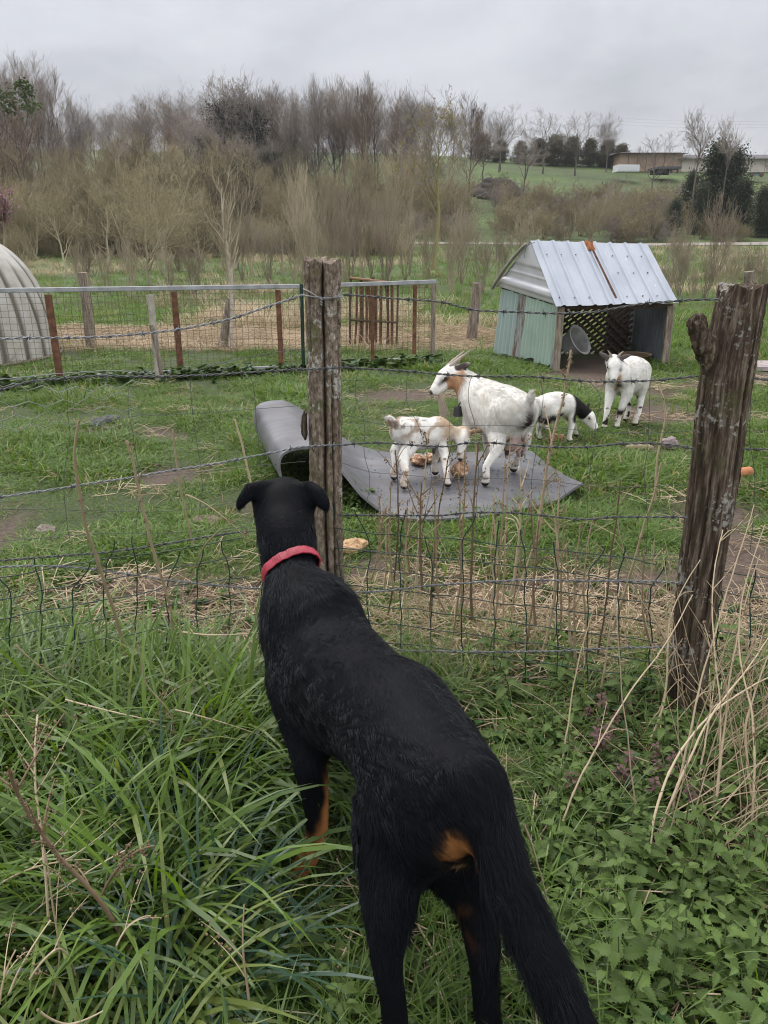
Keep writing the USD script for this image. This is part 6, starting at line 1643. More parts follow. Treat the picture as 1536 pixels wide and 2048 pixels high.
for k in range(220): wp.append((vr.uniform(-1.6, 1.9), vr.uniform(2.6, 3.4), vr.uniform(.5, .9)))
wp = np.array(wp)
sel = ~((shapely.contains_xy(mp, wp[:, 0], wp[:, 1])))
wp = wp[sel]
scatter('weeds', 'low leafy weeds on the verge and along the pen', weeds, np.stack([wp[:, 0], wp[:, 1], terr(wp[:, 0], wp[:, 1]) - .005], 1), vr.uniform(0, 6.28, len(wp)), wp[:, 2], vr.integers(0, 4, len(wp)))

# ---- long lush grass on the left of the verge, finer tufts elsewhere
long_g = [(*blades(56, (.40, .46, .32, .38)[k], (.0056, .0062, .0042, .0048)[k], 0, 36, vr, k=8, droop=1.05, base_r=.075), (lush, lush, lush, blue_gr)[k]) for k in range(4)]
pos, sc_ = [], []
N = 900
x, y = vr.uniform(-1.75, .15, N), vr.uniform(.35, 2.42, N)
q, t_ = project(np.stack([x, y, 0 * x + .1], 1))
# the long growth keeps left of the dog and fades out towards the bottom of the photograph
den = sstep(560, 380, q[:, 0]) * np.interp(q[:, 1], [1150, 1350, 1650, 1800, 2000, 2200], [.95, 1, .7, .35, .18, .12])
den = np.maximum(den, .8 * sstep(620, 560, q[:, 0]) * sstep(1560, 1500, q[:, 1]))
den *= 1 - 1.0 * ((q[:, 0] > 500) & (q[:, 1] > 1560))
den *= 1 - 1.0 * ((q[:, 0] > 430) & (q[:, 1] > 1640) & (q[:, 1] < 1960))
kp = vr.random(N) < den
x, y, q = x[kp], y[kp], q[kp]
idx = np.where((vr.random(len(x)) < .35) & (q[:, 0] > 300) & (q[:, 1] > 1650), 3, vr.integers(0, 3, len(x)))
scatter('long_grass', 'long arching lush grass left of the dog', long_g, np.stack([x, y, terr(x, y) - .02], 1), vr.uniform(0, 6.28, len(x)), vr.uniform(.65, 1.15, len(x)), idx)
N = 1500
x, y = vr.uniform(-1.6, 1.7, N), vr.uniform(.4, 2.75, N)
fine = [(*blades(30, .17, .0022, 0, 45, vr, k=5, droop=.9, base_r=.05), lush), (*blades(26, .24, .0026, 0, 40, vr, k=6, droop=.9, base_r=.05), lush)]
dn_ = np.clip(meshkit.fbm(np.stack([x * 2.5, y * 2.5, 0 * x], -1), 2, 12) * 2.2 - .45, .15, 1)
kp = vr.random(N) < dn_ * np.where(x > .25, .5, 1)
x, y = x[kp], y[kp]
scatter('verge_grass', 'finer grass tufts among the weeds of the verge', fine, np.stack([x, y, terr(x, y) - .015], 1), vr.uniform(0, 6.28, len(x)), vr.uniform(.6, 1.1, len(x)), vr.integers(0, 2, len(x)))

# ---- stinging nettles: each plant a thing with its stem and its toothed leaves
K_net = []
for k in range(6):
    p = proto('kind_nettle'); rg_ = np.random.default_rng(300 + k)
    hgt = (.10, .13, .16, .20, .12, .15)[k]
    bend = rg_.normal(0, .02, 2)
    st_ = np.stack([bend[0] * np.linspace(0, 1, 6) ** 2, bend[1] * np.linspace(0, 1, 6) ** 2, hgt * np.linspace(0, 1, 6)], 1)
    rawmesh(p + '/stem', *tubes(st_, np.linspace(.0028, .0016, 6), 5), stem_g, True)
    nl = 0; az = rg_.uniform(0, 6)
    levels = 4 + (k % 2)
    for lv in range(levels):
        fz = .35 + .65 * lv / (levels - 1)
        L = (.052, .056, .049, .036, .023)[lv + 5 - levels]
        for b in range(2 if lv else 3):
            az_ = az + lv * PI / 2 + b * PI + rg_.normal(0, .2)
            v, f = leaf_shape(L * rg_.uniform(.85, 1.15), L * .66, 7, rg_.uniform(.08, .25), rg_.uniform(.25, .55), depth=.30)
            R_ = turn(az_, rg_.uniform(-.15, .35) + .25 * (lv == levels - 1), rg_.normal(0, .18))
            pet = .012
            v = v + [pet, 0, 0]
            c = st_[-1] * fz + 0
            rawmesh(p + '/leaf' + ('' if nl == 0 else '_%03d' % nl), v @ R_.T + c, f, nettle_m, False); nl += 1
    K_net.append(p)
placed_n = []
def nettles(n, fx, fy, label, group, sc=(.8, 1.25), avoid=None):
    tries = 0
    while n and tries < 6000:
        tries += 1
        px, py = fx(), fy()
        p = ground_at(px, py)
        if any((p[0] - a) ** 2 + (p[1] - b) ** 2 < .043 ** 2 for a, b in placed_n): continue
        if avoid and avoid(px, py): continue
        if shapely.contains_xy(mp.buffer(.05), p[0], p[1]): continue
        placed_n.append((p[0], p[1])); n -= 1
        copy_of(K_net[int(vr.integers(6))], 'nettle', label, 'nettle', p - [0, 0, .01], vr.uniform(0, 6.28), vr.uniform(*sc), group, tilt=(vr.normal(0, 6), vr.normal(0, 6)))
U = vr.uniform
nettles(110, lambda: U(1090, 1600), lambda: U(1720, 2300), 'young toothed nettle in the dense bed right of the tail', 'nettles right of the tail', (.6, 1.15))
nettles(85, lambda: U(1000, 1600), lambda: U(1450, 1730), 'toothed nettle between the dog and the thick dark post', 'nettles between dog and dark post', (.55, 1.0), avoid=lambda x, y: x < 1040 + (y - 1450) * .3)
nettles(56, lambda: U(-20, 560), lambda: U(1740, 2300), 'toothed nettle in the grass at bottom left', 'nettles at bottom left', (.7, 1.1))
nettles(14, lambda: U(590, 740), lambda: U(1600, 2150), 'nettle between the dog\'s front and hind legs', 'nettles between the dog\'s legs', (.7, 1.0))
nettles(16, lambda: U(960, 1530), lambda: U(1290, 1430), 'nettle at the foot of the green wire fence', 'nettles under the wire fence', (.8, 1.2))
nettles(8, lambda: U(690, 770), lambda: U(985, 1045), 'nettle under the lifted rubber belt', 'nettles under the belt', (.8, 1.1))

# ---- purple dead-nettle tops in the verge
K_dn = []
for k in range(3):
    p = proto('kind_dead_nettle'); rg_ = np.random.default_rng(340 + k)
    rawmesh(p + '/stem', *tubes(np.array([[0, 0, 0], [.004, 0, .05], [.006, .002, .10]]), [.002, .002, .0015], 5), stem_g, True)
    nl = 0
    for lv in range(5):
        for b in range(3):
            v, f = leaf_shape(.022 - .002 * lv, .02 - .002 * lv, 3, .15, .5)
            rawmesh(p + '/leaf' + ('' if nl == 0 else '_%03d' % nl), (v + [.003, 0, 0]) @ turn(lv * .9 + b * 2.1, -.1 + .12 * lv, 0).T + [.004, 0, .05 + .013 * lv], f, purple_m if lv > 1 else weed_m); nl += 1
    K_dn.append(p)
for k in range(24):
    p = ground_at(U(1110, 1380), U(1440, 1640))
    copy_of(K_dn[k % 3], 'dead_nettle', 'small dead-nettle with purplish top leaves below the thick dark post', 'dead-nettle', p, U(0, 6), U(.8, 1.3), 'purple topped dead-nettles', tilt=(vr.normal(0, 8), vr.normal(0, 8)))
# ------------------------------------------------------------------ fence wire
def dense(pts, step):
    pts = np.asarray(pts, float)
    L = np.linalg.norm(np.diff(pts, axis=0), axis=1).sum()
    return smooth_line(pts, max(8, int(L / step)))
def wire_pts(line, dy=0.0):
    return [at_y(px, py, fence_y(px) + dy) for px, py in line]
def barbed(label, line, dy, mat, r=.0019, barb=.10, seed=0, group='barbed wire strands of the near fence'):
    """Two twisted wires with four-pointed barbs: the strand and each barb are parts."""
    c = dense(wire_pts(line, dy), .006)
    rg_ = np.random.default_rng(500 + seed)
    n = len(c)
    T = np.gradient(c, axis=0); T /= np.linalg.norm(T, axis=1, keepdims=True)
    A = np.cross(T, [0, 0, 1.0]); A /= np.linalg.norm(A, axis=1, keepdims=True); B = np.cross(A, T)
    c = c + B * (.004 * (meshkit.fbm(np.stack([np.arange(n) * .03, 0 * np.arange(n), np.full(n, seed * 3.1)], 1), 3, seed) - .5))[:, None] * 2
    ph = np.arange(n) * .006 / .05 * 2 * PI + 1.5 * np.sin(np.arange(n) * .02)
    w = thing('barbed_wire', label, 'barbed wire', c[n // 2], group)
    for o in (0, PI):
        part(w, 'strand', tubes(c + (A * np.cos(ph + o)[:, None] + B * np.sin(ph + o)[:, None]) * r * 1.15, np.full(n, r), 6), mat, True)
    k = rg_.uniform(.2, .8) * barb
    while k < n * .006:
        i = int(k / .006)
        if 2 < i < n - 3:
            ms = []
            t_ = np.linspace(0, 4 * PI, 22)
            ms.append(tubes(c[i] + T[i] * ((t_ / (4 * PI) - .5) * .010)[:, None] + A[i] * (np.cos(t_) * r * 2.5)[:, None] + B[i] * (np.sin(t_) * r * 2.5)[:, None], np.full(22, r * .8), 5))
            for q in range(4):
                d = A[i] * math.cos(q * 1.6 + k * 9) + B[i] * math.sin(q * 1.6 + k * 9) + T[i] * rg_.normal(0, .5); d /= np.linalg.norm(d)
                s0 = c[i] + T[i] * (-.005 + .0033 * q)
                ms.append(tubes(np.array([s0, s0 + d * .008, s0 + d * .017]), [r * .8, r * .75, r * .25], 5))
            part(w, 'barb', join(ms), mat, True)
        k += barb * rg_.uniform(.85, 1.2)
    return w
L1 = [(-200, 682), (0, 677), (180, 675), (330, 662), (450, 640), (560, 605), (607, 590)]
L1r = [(686, 590), (760, 594), (868, 602), (960, 621), (1080, 627), (1180, 625), (1290, 607), (1438, 599)]
barbed('barbed wire falling from the lichen covered post to the left edge, topmost', L1, -.06, galv_wire, seed=1)
barbed('topmost barbed wire from the lichen covered post to the thick dark post', L1r, -.05, wire_old, seed=2)
barbed('second barbed wire from the top left of the lichen covered post', [(-200, 815), (0, 779), (80, 760), (170, 753), (300, 754), (420, 750), (530, 743), (612, 739), (686, 735)], -.07, wire_old, seed=3)
barbed('second barbed wire from the top between the two near posts', [(686, 735), (800, 742), (930, 751), (1070, 753), (1180, 762), (1260, 762), (1396, 752)], -.05, wire_old, seed=4)
barbed('barbed wire strand right of the thick dark post at goat height', [(1508, 756), (1545, 760), (1700, 762)], -.03, wire_old, seed=5)
barbed('third barbed wire from the top left of the lichen covered post', [(-200, 1010), (0, 995), (150, 972), (300, 948), (430, 928), (530, 908), (610, 893), (686, 890)], -.07, galv_wire, seed=6)
barbed('third barbed wire from the top, across the speckled kid', [(686, 890), (770, 886), (850, 892), (890, 893), (935, 886), (990, 886), (1060, 892), (1150, 895), (1250, 888), (1320, 888), (1390, 899)], -.05, wire_old, seed=7)
barbed('barbed wire strand right of the thick dark post at knee height', [(1478, 898), (1530, 899), (1700, 902)], -.03, wire_old, seed=8)
barbed('fourth barbed wire from the top, below the rubber belt', [(676, 1030), (760, 1030), (870, 1031), (960, 1024), (1050, 1027), (1150, 1038), (1240, 1034), (1375, 1036)], -.05, wire_old, seed=9)
barbed('fourth barbed wire from the top left of the dog', [(-200, 1140), (0, 1120), (130, 1110), (260, 1098), (400, 1076), (505, 1062)], -.05, wire_old, seed=10)
barbed('fifth barbed wire from the top between dog and thick dark post', [(655, 1186), (760, 1182), (900, 1168), (1040, 1160), (1180, 1162), (1290, 1163), (1362, 1166)], -.05, galv_wire, seed=11)
barbed('fifth barbed wire from the top left of the dog', [(-200, 1150), (0, 1135), (160, 1136), (330, 1160), (440, 1172), (530, 1178)], -.04, galv_wire, seed=12)
barbed('lowest barbed wire between dog and thick dark post', [(780, 1300), (880, 1303), (1000, 1304), (1120, 1302), (1250, 1296), (1345, 1296)], -.05, galv_wire, seed=13)
# the tie round the lichen covered post and the staples
tie = thing('wire_tie', 'twisted wire tie round the top of the lichen covered post', 'wire tie', at_y(646, 590, FL_Y - .08))
rad_ = .068
c0 = at_y(646, 588, FL_Y)
t_ = np.linspace(-2.9, -.2, 30)
part(tie, 'loop', tubes(c0 + np.stack([rad_ * np.cos(t_), rad_ * np.sin(t_), .012 * np.sin(t_ * 2) + np.interp(t_, [-2.9, -1.6, -.2], [.012, -.012, .022])], 1), np.full(30, .0018), 6), galv, True)
part(tie, 'loop', tubes(c0 + np.stack([rad_ * 1.02 * np.cos(t_), rad_ * 1.02 * np.sin(t_), np.interp(t_, [-2.9, -1.6, -.2], [.0, -.006, -.008])], 1), np.full(30, .0018), 6), galv, True)
tw_ = np.linspace(0, 6 * PI, 40)
e0 = at_y(643, 594, FL_Y - rad_ - .004)
part(tie, 'twisted_end', tubes(e0 + np.stack([.003 * np.cos(tw_), .003 * np.sin(tw_), -.028 * tw_ / (6 * PI)], 1), np.full(40, .0018), 6), galv, True)
for k, (px, py) in enumerate(((663, 736), (659, 890), (668, 892))):
    s0 = at_y(px, py - 6, FL_Y - .060); s1 = at_y(px + 1, py + 5, FL_Y - .060); ou = np.array([0, -.016, 0])
    tp_ = thing('staple', ['fence staple holding the second wire on the lichen covered post', 'left staple holding the third wire on the lichen covered post', 'right staple holding the third wire on the lichen covered post'][k], 'staple', s0)
    part(tp_, 'staple_wire', tubes(smooth_line([s0 - ou * .5, s0 + ou, s1 + ou, s1 - ou * .5], 10), np.full(10, .0022), 6), galv, True)

# stock netting: thin horizontal and upright wires
def netting(name, label, hor, ver, dy, mat, r=.0010, cat='wire netting'):
    w = thing(name, label, cat, wire_pts(hor[0][:1], dy)[0])
    for ln in hor:
        c = dense(wire_pts(ln, dy), .03); n = len(c)
        c = c + np.stack([0 * np.arange(n), 0 * np.arange(n), .004 * (meshkit.fbm(np.stack([np.arange(n) * .12, np.full(n, ln[0][1] * .37), 0. * np.arange(n)], 1), 3, 2) - .5) * 2], 1)
        part(w, 'horizontal_wire', tubes(c, np.full(n, r), 5), mat, True)
    for ln in ver:
        c = dense(wire_pts(ln, dy), .02); n = len(c)
        k = meshkit.fbm(np.stack([np.arange(n) * .22, np.full(n, ln[0][0] * .13), 0. * np.arange(n)], 1), 3, 3) - .5
        c = c + np.stack([.012 * k, 0 * k, 0 * k], 1)
        part(w, 'upright_wire', tubes(c, np.full(n, r), 5), mat, True)
    return w
netting('stock_netting', 'thin wide meshed stock netting between the two near posts',
    [[(686, 828), (780, 850), (940, 851), (1085, 854), (1200, 863), (1300, 866), (1385, 860)], [(686, 760), (740, 762)], [(686, 926), (760, 946), (900, 957), (1065, 958), (1180, 972), (1300, 974), (1380, 966)], [(664, 1090), (760, 1103), (900, 1108), (1020, 1100), (1180, 1112), (1300, 1110), (1370, 1105)], [(1484, 862), (1560, 860), (1700, 858)], [(1470, 968), (1560, 972), (1700, 970)], [(640, 1118), (760, 1122), (900, 1120), (1100, 1117), (1365, 1120)]],
    [[(718, 740), (712, 790), (730, 850), (728, 900), (738, 960), (722, 1030)], [(815, 748), (812, 790), (840, 860), (862, 960), (845, 1050), (838, 1110)], [(945, 752), (937, 790), (952, 860), (956, 950), (952, 1020), (960, 1100)], [(1078, 755), (1085, 800), (1072, 900), (1062, 960), (1070, 1110)], [(1182, 765), (1200, 800), (1190, 870), (1178, 960), (1180, 1110)], [(1300, 764), (1296, 870), (1290, 970), (1296, 1050), (1292, 1110)], [(1505, 760), (1500, 860), (1510, 960), (1500, 1100)]], .015, wire_old)
netting('stock_netting', 'thin sagging stock netting left of the lichen covered post',
    [[(180, 860), (260, 833), (400, 827), (520, 818), (612, 811)], [(380, 745), (460, 722), (540, 706), (612, 698)], [(-200, 1030), (0, 1018), (200, 1022), (360, 1020), (470, 1005)], [(-200, 1090), (0, 1082), (200, 1068), (350, 1066), (500, 1052)], [(300, 955), (480, 936), (612, 922)]],
    [[(382, 757), (386, 830), (402, 930), (398, 1040)], [(500, 752), (512, 830), (520, 930), (505, 1050)], [(262, 760), (258, 830), (276, 940), (270, 1060)], [(130, 768), (140, 860), (128, 960), (140, 1080)]], .015, wire_old)
# hexagonal netting, slack, at the left
hx = thing('hexagonal_netting', 'slack hexagonal wire netting hanging at the left below the pen', 'wire netting', at_y(120, 830, fence_y(120)))
segs = []
cw = 60.0; ch_ = 30.0
def hp(i, j, kx):
    x = -60 + i * cw / 2; y = 768 + j * ch_ + (kx * 6)
    y += 18 * math.sin(x * .012 + j) * .6; x += 6 * math.sin(j * 1.7 + i)
    return (x, y)
for j in range(4):
    for i in range(0, 17):
        up_ = (i + j) % 2 == 0
        a = hp(i, j, 1 if up_ else -1); b = hp(i + 1, j, -1 if up_ else 1)
        if b[0] < 330 - j * 25: segs.append((a, b))
        if up_ and j < 3:
            c = hp(i, j + 1, -1)
            if c[0] < 300 - j * 25: segs.append((a, c))
P_ = []
for a, b in segs:
    A_, B_ = at_y(a[0], a[1], fence_y(a[0]) + .03 * math.sin(a[1] * .03)), at_y(b[0], b[1], fence_y(b[0]) + .03 * math.sin(b[1] * .03))
    P_.append([A_, (A_ + B_) / 2, B_])
part(hx, 'wire_net', tubes(np.array(P_), np.full((len(P_), 3), .0009), 5), galv, True)
part(hx, 'edge_wire', tubes(dense(wire_pts([(-60, 765), (20, 757), (110, 748), (200, 742), (330, 752)], -.02), .02), 0.0012 + 0 * dense(wire_pts([(-60, 765), (20, 757), (110, 748), (200, 742), (330, 752)], -.02), .02)[:, 0], 5), galv_wire, True)

# green welded mesh along the foot of the fence
def green_mesh(label, px0, px1, tops, seed):
    rg_ = np.random.default_rng(700 + seed)
    xs = np.arange(px0, px1, 62.5)
    w = thing('green_wire_mesh', label, 'wire mesh', at_y((px0 + px1) / 2, 1300, fence_y((px0 + px1) / 2)), 'green wire mesh along the fence foot')
    zs_of = lambda px, z, dy=0.0: (lambda Y: np.array([(px - 768) / 1536 * (Y * math.cos(PITCH) + (CAM_H - z) * math.sin(PITCH)), Y, z]))(fence_y(px) - .035 + dy)
    for n, px in enumerate(xs):
        top_ = tops + rg_.uniform(-.05, .06)
        z = np.linspace(-.03, top_, 40)
        c = np.array([zs_of(px, a) for a in z])
        k = meshkit.fbm(np.stack([z * 11, 0 * z, np.full(40, n * 1.7 + seed)], 1), 3, 7) - .5
        k2 = meshkit.fbm(np.stack([z * 11, 0 * z + 9, np.full(40, n * 1.7 + seed)], 1), 3, 7) - .5
        fl = sstep(top_ - .12, top_, z)
        c = c + np.stack([.030 * k + fl * rg_.normal(0, .03), .03 * k2, 0 * k], 1)
        part(w, 'upright_wire', tubes(c, np.full(40, .0023), 6), green_wire, True)
    for q, z0 in enumerate(np.arange(.02, tops - .02, .076)):
        pxs = np.linspace(px0 - 10, px1 - 40, 60)
        zz_ = z0 + .016 * (meshkit.fbm(np.stack([pxs * .012, 0 * pxs, np.full(60, q * 2.3 + seed)], 1), 3, 9) - .5) * 2
        c = np.array([zs_of(a, b, -.003) for a, b in zip(pxs, zz_)])
        part(w, 'horizontal_wire', tubes(c, np.full(60, .0019), 6), green_wire, True)
green_mesh('crooked dark green wire mesh between the dog and the thick dark post', 676, 1350, .60, 1)
green_mesh('crooked dark green wire mesh in the long grass left of the dog', -40, 530, .58, 2)
green_mesh('dark green wire mesh right of the thick dark post', 1440, 1640, .58, 3)

# ------------------------------------------------------------------ dead stalks
sr = np.random.default_rng(900)
def stalk(pts, r0, r1, name, label, group=None, nodes=True, twigs=0, mat=None, seeds=0, cat='dead stalk'):
    c = dense(pts, .012); n = len(c)
    k = meshkit.fbm(np.stack([np.arange(n) * .09, np.full(n, pts[0][0] * 3.7), np.full(n, pts[0][2])], 1), 3, 5) - .5
    k2 = meshkit.fbm(np.stack([np.arange(n) * .09, np.full(n, pts[0][0] * 3.7 + 50), np.full(n, pts[0][2])], 1), 3, 6) - .5
    c = c + np.stack([k, k2, 0 * k], 1) * .012
    rr_ = np.linspace(r0, r1, n)
    if nodes: rr_ = rr_ * (1 + .35 * np.exp(-((((np.arange(n) * .012) / .075 + sr.random()) % 1 - .5) / .06) ** 2))
    w = thing(name, label, cat, c[0], group)
    part(w, 'stem', tubes(c, rr_, 7), mat or dry_m, True)
    if twigs or seeds:
        ms, hs = [], []
        for q in range(twigs):
            i = sr.integers(int(n * .25), n - 2); d = c[min(i + 1, n - 1)] - c[i]; d /= np.linalg.norm(d) + 1e-9
            e = d + perp(d[None], sr)[0] * sr.uniform(.5, 1.1); L = sr.uniform(.04, .13)
            p = smooth_line([c[i], c[i] + e * L * .5 + [0, 0, .005], c[i] + e * L + [0, 0, sr.normal(0, .02)]], 8)
            ms.append(tubes(p, np.linspace(r0 * .5, r0 * .22, 8), 5))
            for _ in range(3): hs.append(p[sr.integers(3, 8)])
        if ms: part(w, 'side_twig', join(ms), mat or dry_m, True, kind='stuff')
        for q in range(seeds): hs.append(c[sr.integers(int(n * .35), n)] + sr.normal(0, .004, 3))
        if hs:
            sv_ = []
            for p in hs:
                for _ in range(3):
                    m = trimesh.creation.icosphere(1, sr.uniform(.0013, .0032)); m.apply_scale((1, .8, 1.3)); m.apply_translation(p + sr.normal(0, .005, 3)); sv_.append(m)
            part(w, 'seed_husks', join(sv_), dry_dark, False, kind='stuff')
    return w
def pst(line, dy=0.0, Ys=None):
    return [at_y(px, py, (Ys[i] if Ys else fence_y(px) + dy)) for i, (px, py) in enumerate(line)]
# the tall ones that stand out
stalk(pst([(252, 1310), (205, 1150), (168, 1040), (150, 930), (158, 838)], -.12), .006, .0038, 'dead_stalk', 'tall pale broken stalk leaning at the far left of the wire mesh', seeds=8)
stalk(pst([(362, 1420), (345, 1250), (300, 1080), (272, 960), (254, 880)], -.1), .006, .004, 'dead_stalk', 'tall tan stalk just left of the dog with a forked husky top', seeds=14, twigs=3)
stalk(pst([(385, 1090), (366, 1000), (352, 920), (344, 858)], .3), .004, .003, 'dead_stalk', 'thin stalk behind the third wire above the flat pinkish stone', seeds=4)
stalk(pst([(508, 1000), (487, 900), (470, 838)], .2), .0045, .0035, 'dead_stalk', 'stalk broken off left of the rubber belt\'s curl', seeds=2)
stalk(pst([(1075, 1080), (1090, 960), (1105, 880), (1130, 775), (1142, 700)], .22), .0065, .0035, 'dead_stalk', 'thick husky stalk rising in front of the grazing kid', twigs=5, seeds=46)
stalk(pst([(1310, 1000), (1318, 900), (1330, 840), (1318, 770)], .3), .004, .003, 'dead_stalk', 'kinked thin stalk left of the thick dark post', seeds=6)
stalk(pst([(1225, 1260), (1280, 1080), (1310, 980), (1322, 925)], .15), .006, .0025, 'dead_stalk', 'leaning stalk that ends below the mauve grey stone', seeds=3)
ST = [(775, 1230, 790, 900), (790, 1200, 782, 960), (742, 1160, 760, 985), (830, 1200, 858, 860), (860, 1250, 905, 880), (880, 1210, 868, 980), (905, 1290, 930, 900), (925, 1300, 918, 940), (945, 1240, 958, 880), (985, 1310, 1010, 920), (1008, 1280, 1022, 870), (1022, 1190, 1040, 935), (1048, 1330, 1060, 1000), (1085, 1300, 1095, 980), (1120, 1330, 1128, 1010), (1152, 1340, 1160, 1050), (1195, 1310, 1240, 960), (1270, 1330, 1310, 1080), (1300, 1290, 1290, 1100), (760, 1120, 775, 1010), (820, 1150, 815, 1000), (1030, 1200, 1085, 1040), (768, 1180, 772, 1020), (812, 1230, 826, 1010), (845, 1180, 842, 965), (895, 1230, 884, 1030), (970, 1260, 982, 1010), (998, 1200, 992, 980), (1070, 1250, 1078, 1040), (1108, 1210, 1120, 960), (1140, 1290, 1132, 1090), (1178, 1270, 1190, 1030)]
STo = np.argsort(np.argsort([q[0] for q in ST]))
for k, (x0, y0, x1, y1) in enumerate(ST):
    mx = (x0 + x1) / 2 + sr.normal(0, 10)
    stalk(pst([(x0, y0), (mx, (y0 + y1) / 2), (x1, y1)], sr.uniform(-.05, .35)), sr.uniform(.0036, .0064), .0022, 'dead_stalk', 'brittle brown stalk between the dog and the dark post, %s from the left' % ORD[STo[k]], 'brittle stalks between dog and dark post', twigs=int(sr.integers(0, 6)), seeds=int(sr.integers(4, 22)), mat=dry_m if k % 4 else dry_dark)
# the straw coloured fan at the right
FAN = [((1340, 1640), (1420, 1300), (1510, 1010)), ((1310, 1700), (1395, 1480), (1500, 1330), (1560, 1240)), ((1300, 1720), (1330, 1560), (1460, 1400), (1600, 1330)), ((1110, 1690), (1170, 1540), (1250, 1400), (1330, 1290), (1385, 1190)), ((1110, 1600), (1130, 1500), (1145, 1380), (1190, 1210)), ((1290, 1660), (1320, 1560), (1322, 1450)), ((1430, 1620), (1440, 1420), (1425, 1230), (1445, 1060)), ((1425, 1640), (1445, 1480), (1470, 1300), (1520, 1110)), ((1500, 1660), (1505, 1440), (1480, 1290), (1530, 1050)), ((1515, 1640), (1490, 1480), (1525, 1350), (1600, 1200)), ((1290, 1890), (1345, 1830), (1410, 1760), (1430, 1680), (1425, 1640), (1490, 1560)), ((1470, 2030), (1468, 1900), (1462, 1760), (1452, 1710)), ((1268, 2040), (1262, 1940), (1235, 1850)), ((1020, 1250), (1035, 1160), (1048, 1070), (1060, 1000)), ((1385, 1600), (1410, 1480), (1430, 1360)), ((1350, 1320), (1300, 1220), (1255, 1120), (1235, 1040)), ((1390, 1230), (1350, 1195), (1300, 1160), (1225, 1075)), ((1300, 1235), (1350, 1242), (1430, 1225), (1490, 1200)), ((1180, 1780), (1150, 1850), (1120, 1890)), ((1305, 1650), (1290, 1740), (1270, 1800)), ((1365, 1260), (1400, 1290), (1425, 1275)), ((1536, 1780), (1500, 1850), (1510, 1920)), ((1290, 1500), (1330, 1380), (1340, 1250), (1400, 1120)), ((1200, 1400), (1215, 1280), (1240, 1180))]
FANo = np.argsort(np.argsort([q[0][0] for q in FAN]))
for k, ln in enumerate(FAN):
    g0 = ground_at(*ln[0]); Y0 = g0[1]
    Yn = [Y0 + (min(fence_y(ln[-1][0]) - .1, 2.3) - Y0) * min(1, i / (len(ln) - 1)) * (.75 if Y0 < 2.2 else .2) for i in range(len(ln))]
    stalk(pst(ln, 0, Yn), sr.uniform(.0028, .0046), .0014, 'straw_stem', ['thick straw stem slanting up past the thick dark post', 'straw stem right of the dog, its foot %s from the left' % ORD[FANo[k]]][min(k, 1)], 'straw stems right of the dog' if k else None, twigs=int(sr.integers(0, 4)), cat='straw stem')
# brown dock stalks at the bottom left
dk = lambda ln, Y0, Y1: pst(ln, 0, list(np.linspace(Y0, Y1, len(ln))))
stalk(dk([(262, 1905), (190, 1790), (90, 1680), (35, 1590), (18, 1540)], 1.25, 1.15), .0052, .0034, 'dock_stalk', 'thick brown forked stalk lying across the grass at bottom left', twigs=7, seeds=26, mat=dry_dark)
stalk(dk([(205, 1790), (240, 1730), (275, 1700), (310, 1690)], 1.22, 1.2), .003, .0018, 'dock_stalk', 'short husky brown stalk at bottom left', twigs=3, seeds=20, mat=dry_dark)
stalk(dk([(100, 1850), (80, 1650), (68, 1500), (72, 1430)], 1.25, 1.4), .003, .0018, 'dock_stalk', 'upright husky stalk at the left edge of the long grass', twigs=4, seeds=22)
LS = [((0, 1900), (40, 1850), (150, 1760), (250, 1700)), ((95, 2040), (115, 1880), (85, 1700)), ((20, 1990), (60, 1900), (100, 1840)), ((0, 1770), (90, 1730), (180, 1720)), ((495, 2000), (488, 1900), (492, 1810)), ((30, 1290), (75, 1330), (130, 1370)), ((235, 1890), (265, 1845), (300, 1830)), ((75, 2020), (150, 2045), (205, 2020)), ((130, 1400), (230, 1425), (310, 1445), (400, 1500)), ((350, 1420), (430, 1440), (520, 1470)), ((260, 1510), (310, 1430), (340, 1370)), ((0, 2010), (10, 1950), (30, 1900)), ((60, 1960), (110, 1900), (150, 1950)), ((560, 1360), (540, 1310), (490, 1270)), ((365, 1265), (440, 1270), (515, 1265)), ((370, 990), (430, 1020), (500, 1090)), ((440, 1060), (405, 1100), (380, 1170)), ((1050, 1650), (1080, 1740), (1095, 1810)), ((275, 1290), (290, 1360), (345, 1440), (365, 1560))]
LSo = np.argsort(np.argsort([q[0][0] for q in LS]))
for k, ln in enumerate(LS):
    g0 = ground_at(*ln[len(ln) // 2]); Y = min(g0[1] * .80, 2.2)
    stalk(pst(ln, 0, [Y + .03 * i for i in range(len(ln))]), sr.uniform(.002, .0034), .0014, 'straw_stem', 'pale dead stem over the near grass, its lower end %s from the left' % ORD[LSo[k]], 'dead stems in the long grass', twigs=int(sr.integers(0, 4)), cat='straw stem')

# ---- loose straw and litter on the ground: nobody could count it
def straws(n, L, w, rng):
    a = rng.uniform(0, 2 * PI, n); l = L * rng.uniform(.35, 1.3, n)
    c = np.stack([rng.normal(0, .09, n), rng.normal(0, .09, n), rng.uniform(.003, .04, n)], 1)
    d = np.stack([np.cos(a), np.sin(a), rng.normal(0, .18, n)], 1)
    P = np.stack([c - d * l[:, None] / 2, c + rng.normal(0, .006, (n, 3)), c + d * l[:, None] / 2], 1)
    P[..., 2] = np.maximum(P[..., 2], .002)
    return tubes(P, np.full((n, 3), w) * rng.uniform(.6, 1.4, n)[:, None], 4)
lit = [(*straws(26, .16, .0016, sr), dry_m, True), (*straws(20, .10, .0013, sr), dry_dark, True), (*straws(16, .24, .0019, sr), dry_m, True)]
pts_ = []
for _ in range(240): pts_.append((sr.uniform(-2.0, 2.4), sr.normal(2.95, .35)))
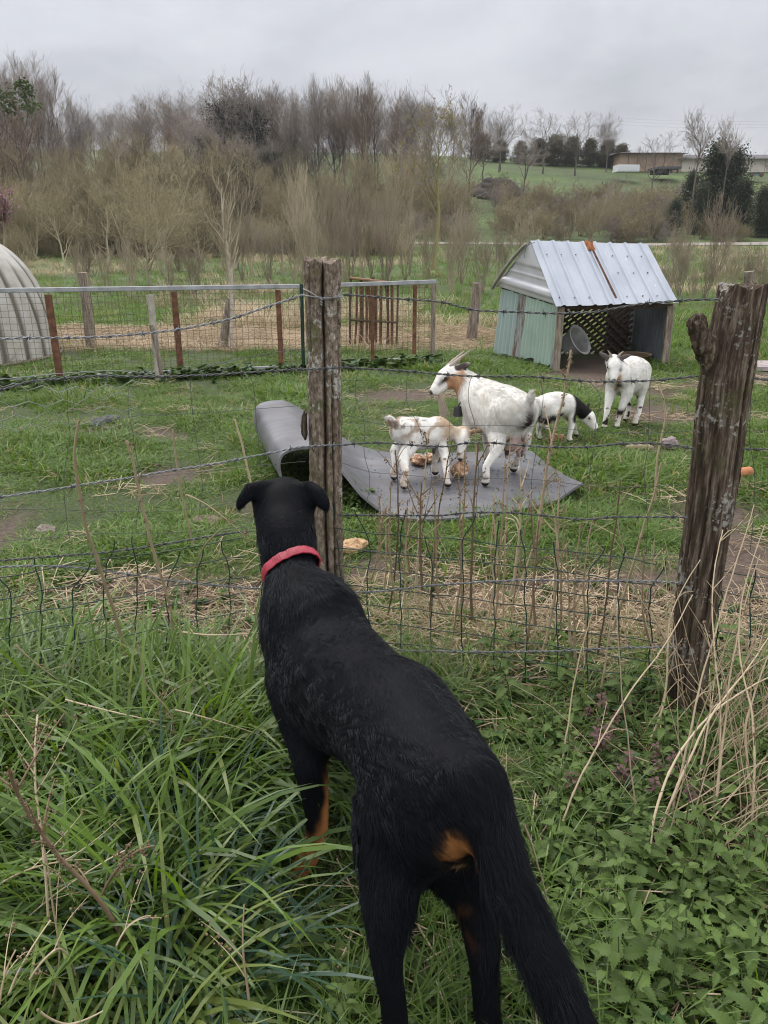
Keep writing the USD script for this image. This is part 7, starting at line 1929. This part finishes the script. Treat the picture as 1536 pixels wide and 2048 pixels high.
for _ in range(130): pts_.append((sr.uniform(.2, 1.6), sr.normal(2.75, .2)))
for _ in range(420): pts_.append((sr.uniform(-5, 5), sr.uniform(3.2, 9)))
for _ in range(150): pts_.append((sr.uniform(-1.4, 1.6), sr.uniform(.6, 2.4)))
for _ in range(80): pts_.append((sr.normal(1.35, .25), sr.normal(1.95, .25)))
p_ = np.array(pts_)
p_ = p_[~shapely.contains_xy(mp, p_[:, 0], p_[:, 1])]
p_ = p_[(p_[:, 1] < 3.6) | (mud(p_[:, 0], p_[:, 1]) > .2) | (sr.random(len(p_)) < .3)]
scatter('straw_litter', 'dry straw and broken stems littering the ground', lit, np.stack([p_[:, 0], p_[:, 1], terr(p_[:, 0], p_[:, 1]) - .012], 1), sr.uniform(0, 6.28, len(p_)), sr.uniform(.7, 1.3, len(p_)), sr.integers(0, 3, len(p_)))
N = 1500
Yt = sr.uniform(11, 14.3, N); X = sr.uniform(-6, 2.2, N); kp = strawy(X, Yt) > .25; X, Yt = X[kp], Yt[kp]
scatter('straw_mulch', 'pale straw mulch on the bed behind the mesh pen', lit, np.stack([X, Yt, terr(X, Yt) - .005], 1), sr.uniform(0, 6.28, len(X)), sr.uniform(1.0, 1.6, len(X)), sr.integers(0, 3, len(X)))

# ---- the finer tangle of dead stems along the fence and round the dark post
tg = []
for k in range(270):
    if k < 110: px0, py0, sp_, hh_ = sr.uniform(1270, 1600), sr.uniform(1380, 1720), 150, sr.uniform(90, 520)
    else: px0, py0, sp_, hh_ = sr.uniform(690, 1340), sr.uniform(1210, 1330), 60, sr.uniform(60, 260)
    g0 = ground_at(px0, py0); a_ = sr.uniform(-.6, 1.1) if k < 110 else sr.normal(.05, .5)
    t_ = np.linspace(0, 1, 9); H_ = hh_ / 1536 * 2.6
    P_ = np.stack([g0[0] + np.sin(a_) * H_ * t_ + .05 * sr.normal() * t_ ** 2, g0[1] + sr.uniform(-.1, .3) * H_ * t_, g0[2] + np.cos(a_) * H_ * t_ - sr.uniform(0, .25) * H_ * t_ ** 3], 1)
    tg.append(P_ + np.cumsum(sr.normal(0, .004, (9, 3)), 0))
top('stem_tangle', tubes(np.array(tg), np.linspace(.0021, .0009, 9)[None] * sr.uniform(.6, 1.25, 270)[:, None], 5), dry_m, 'fine tangle of dead straw stems along the fence', smooth=True, kind='stuff')
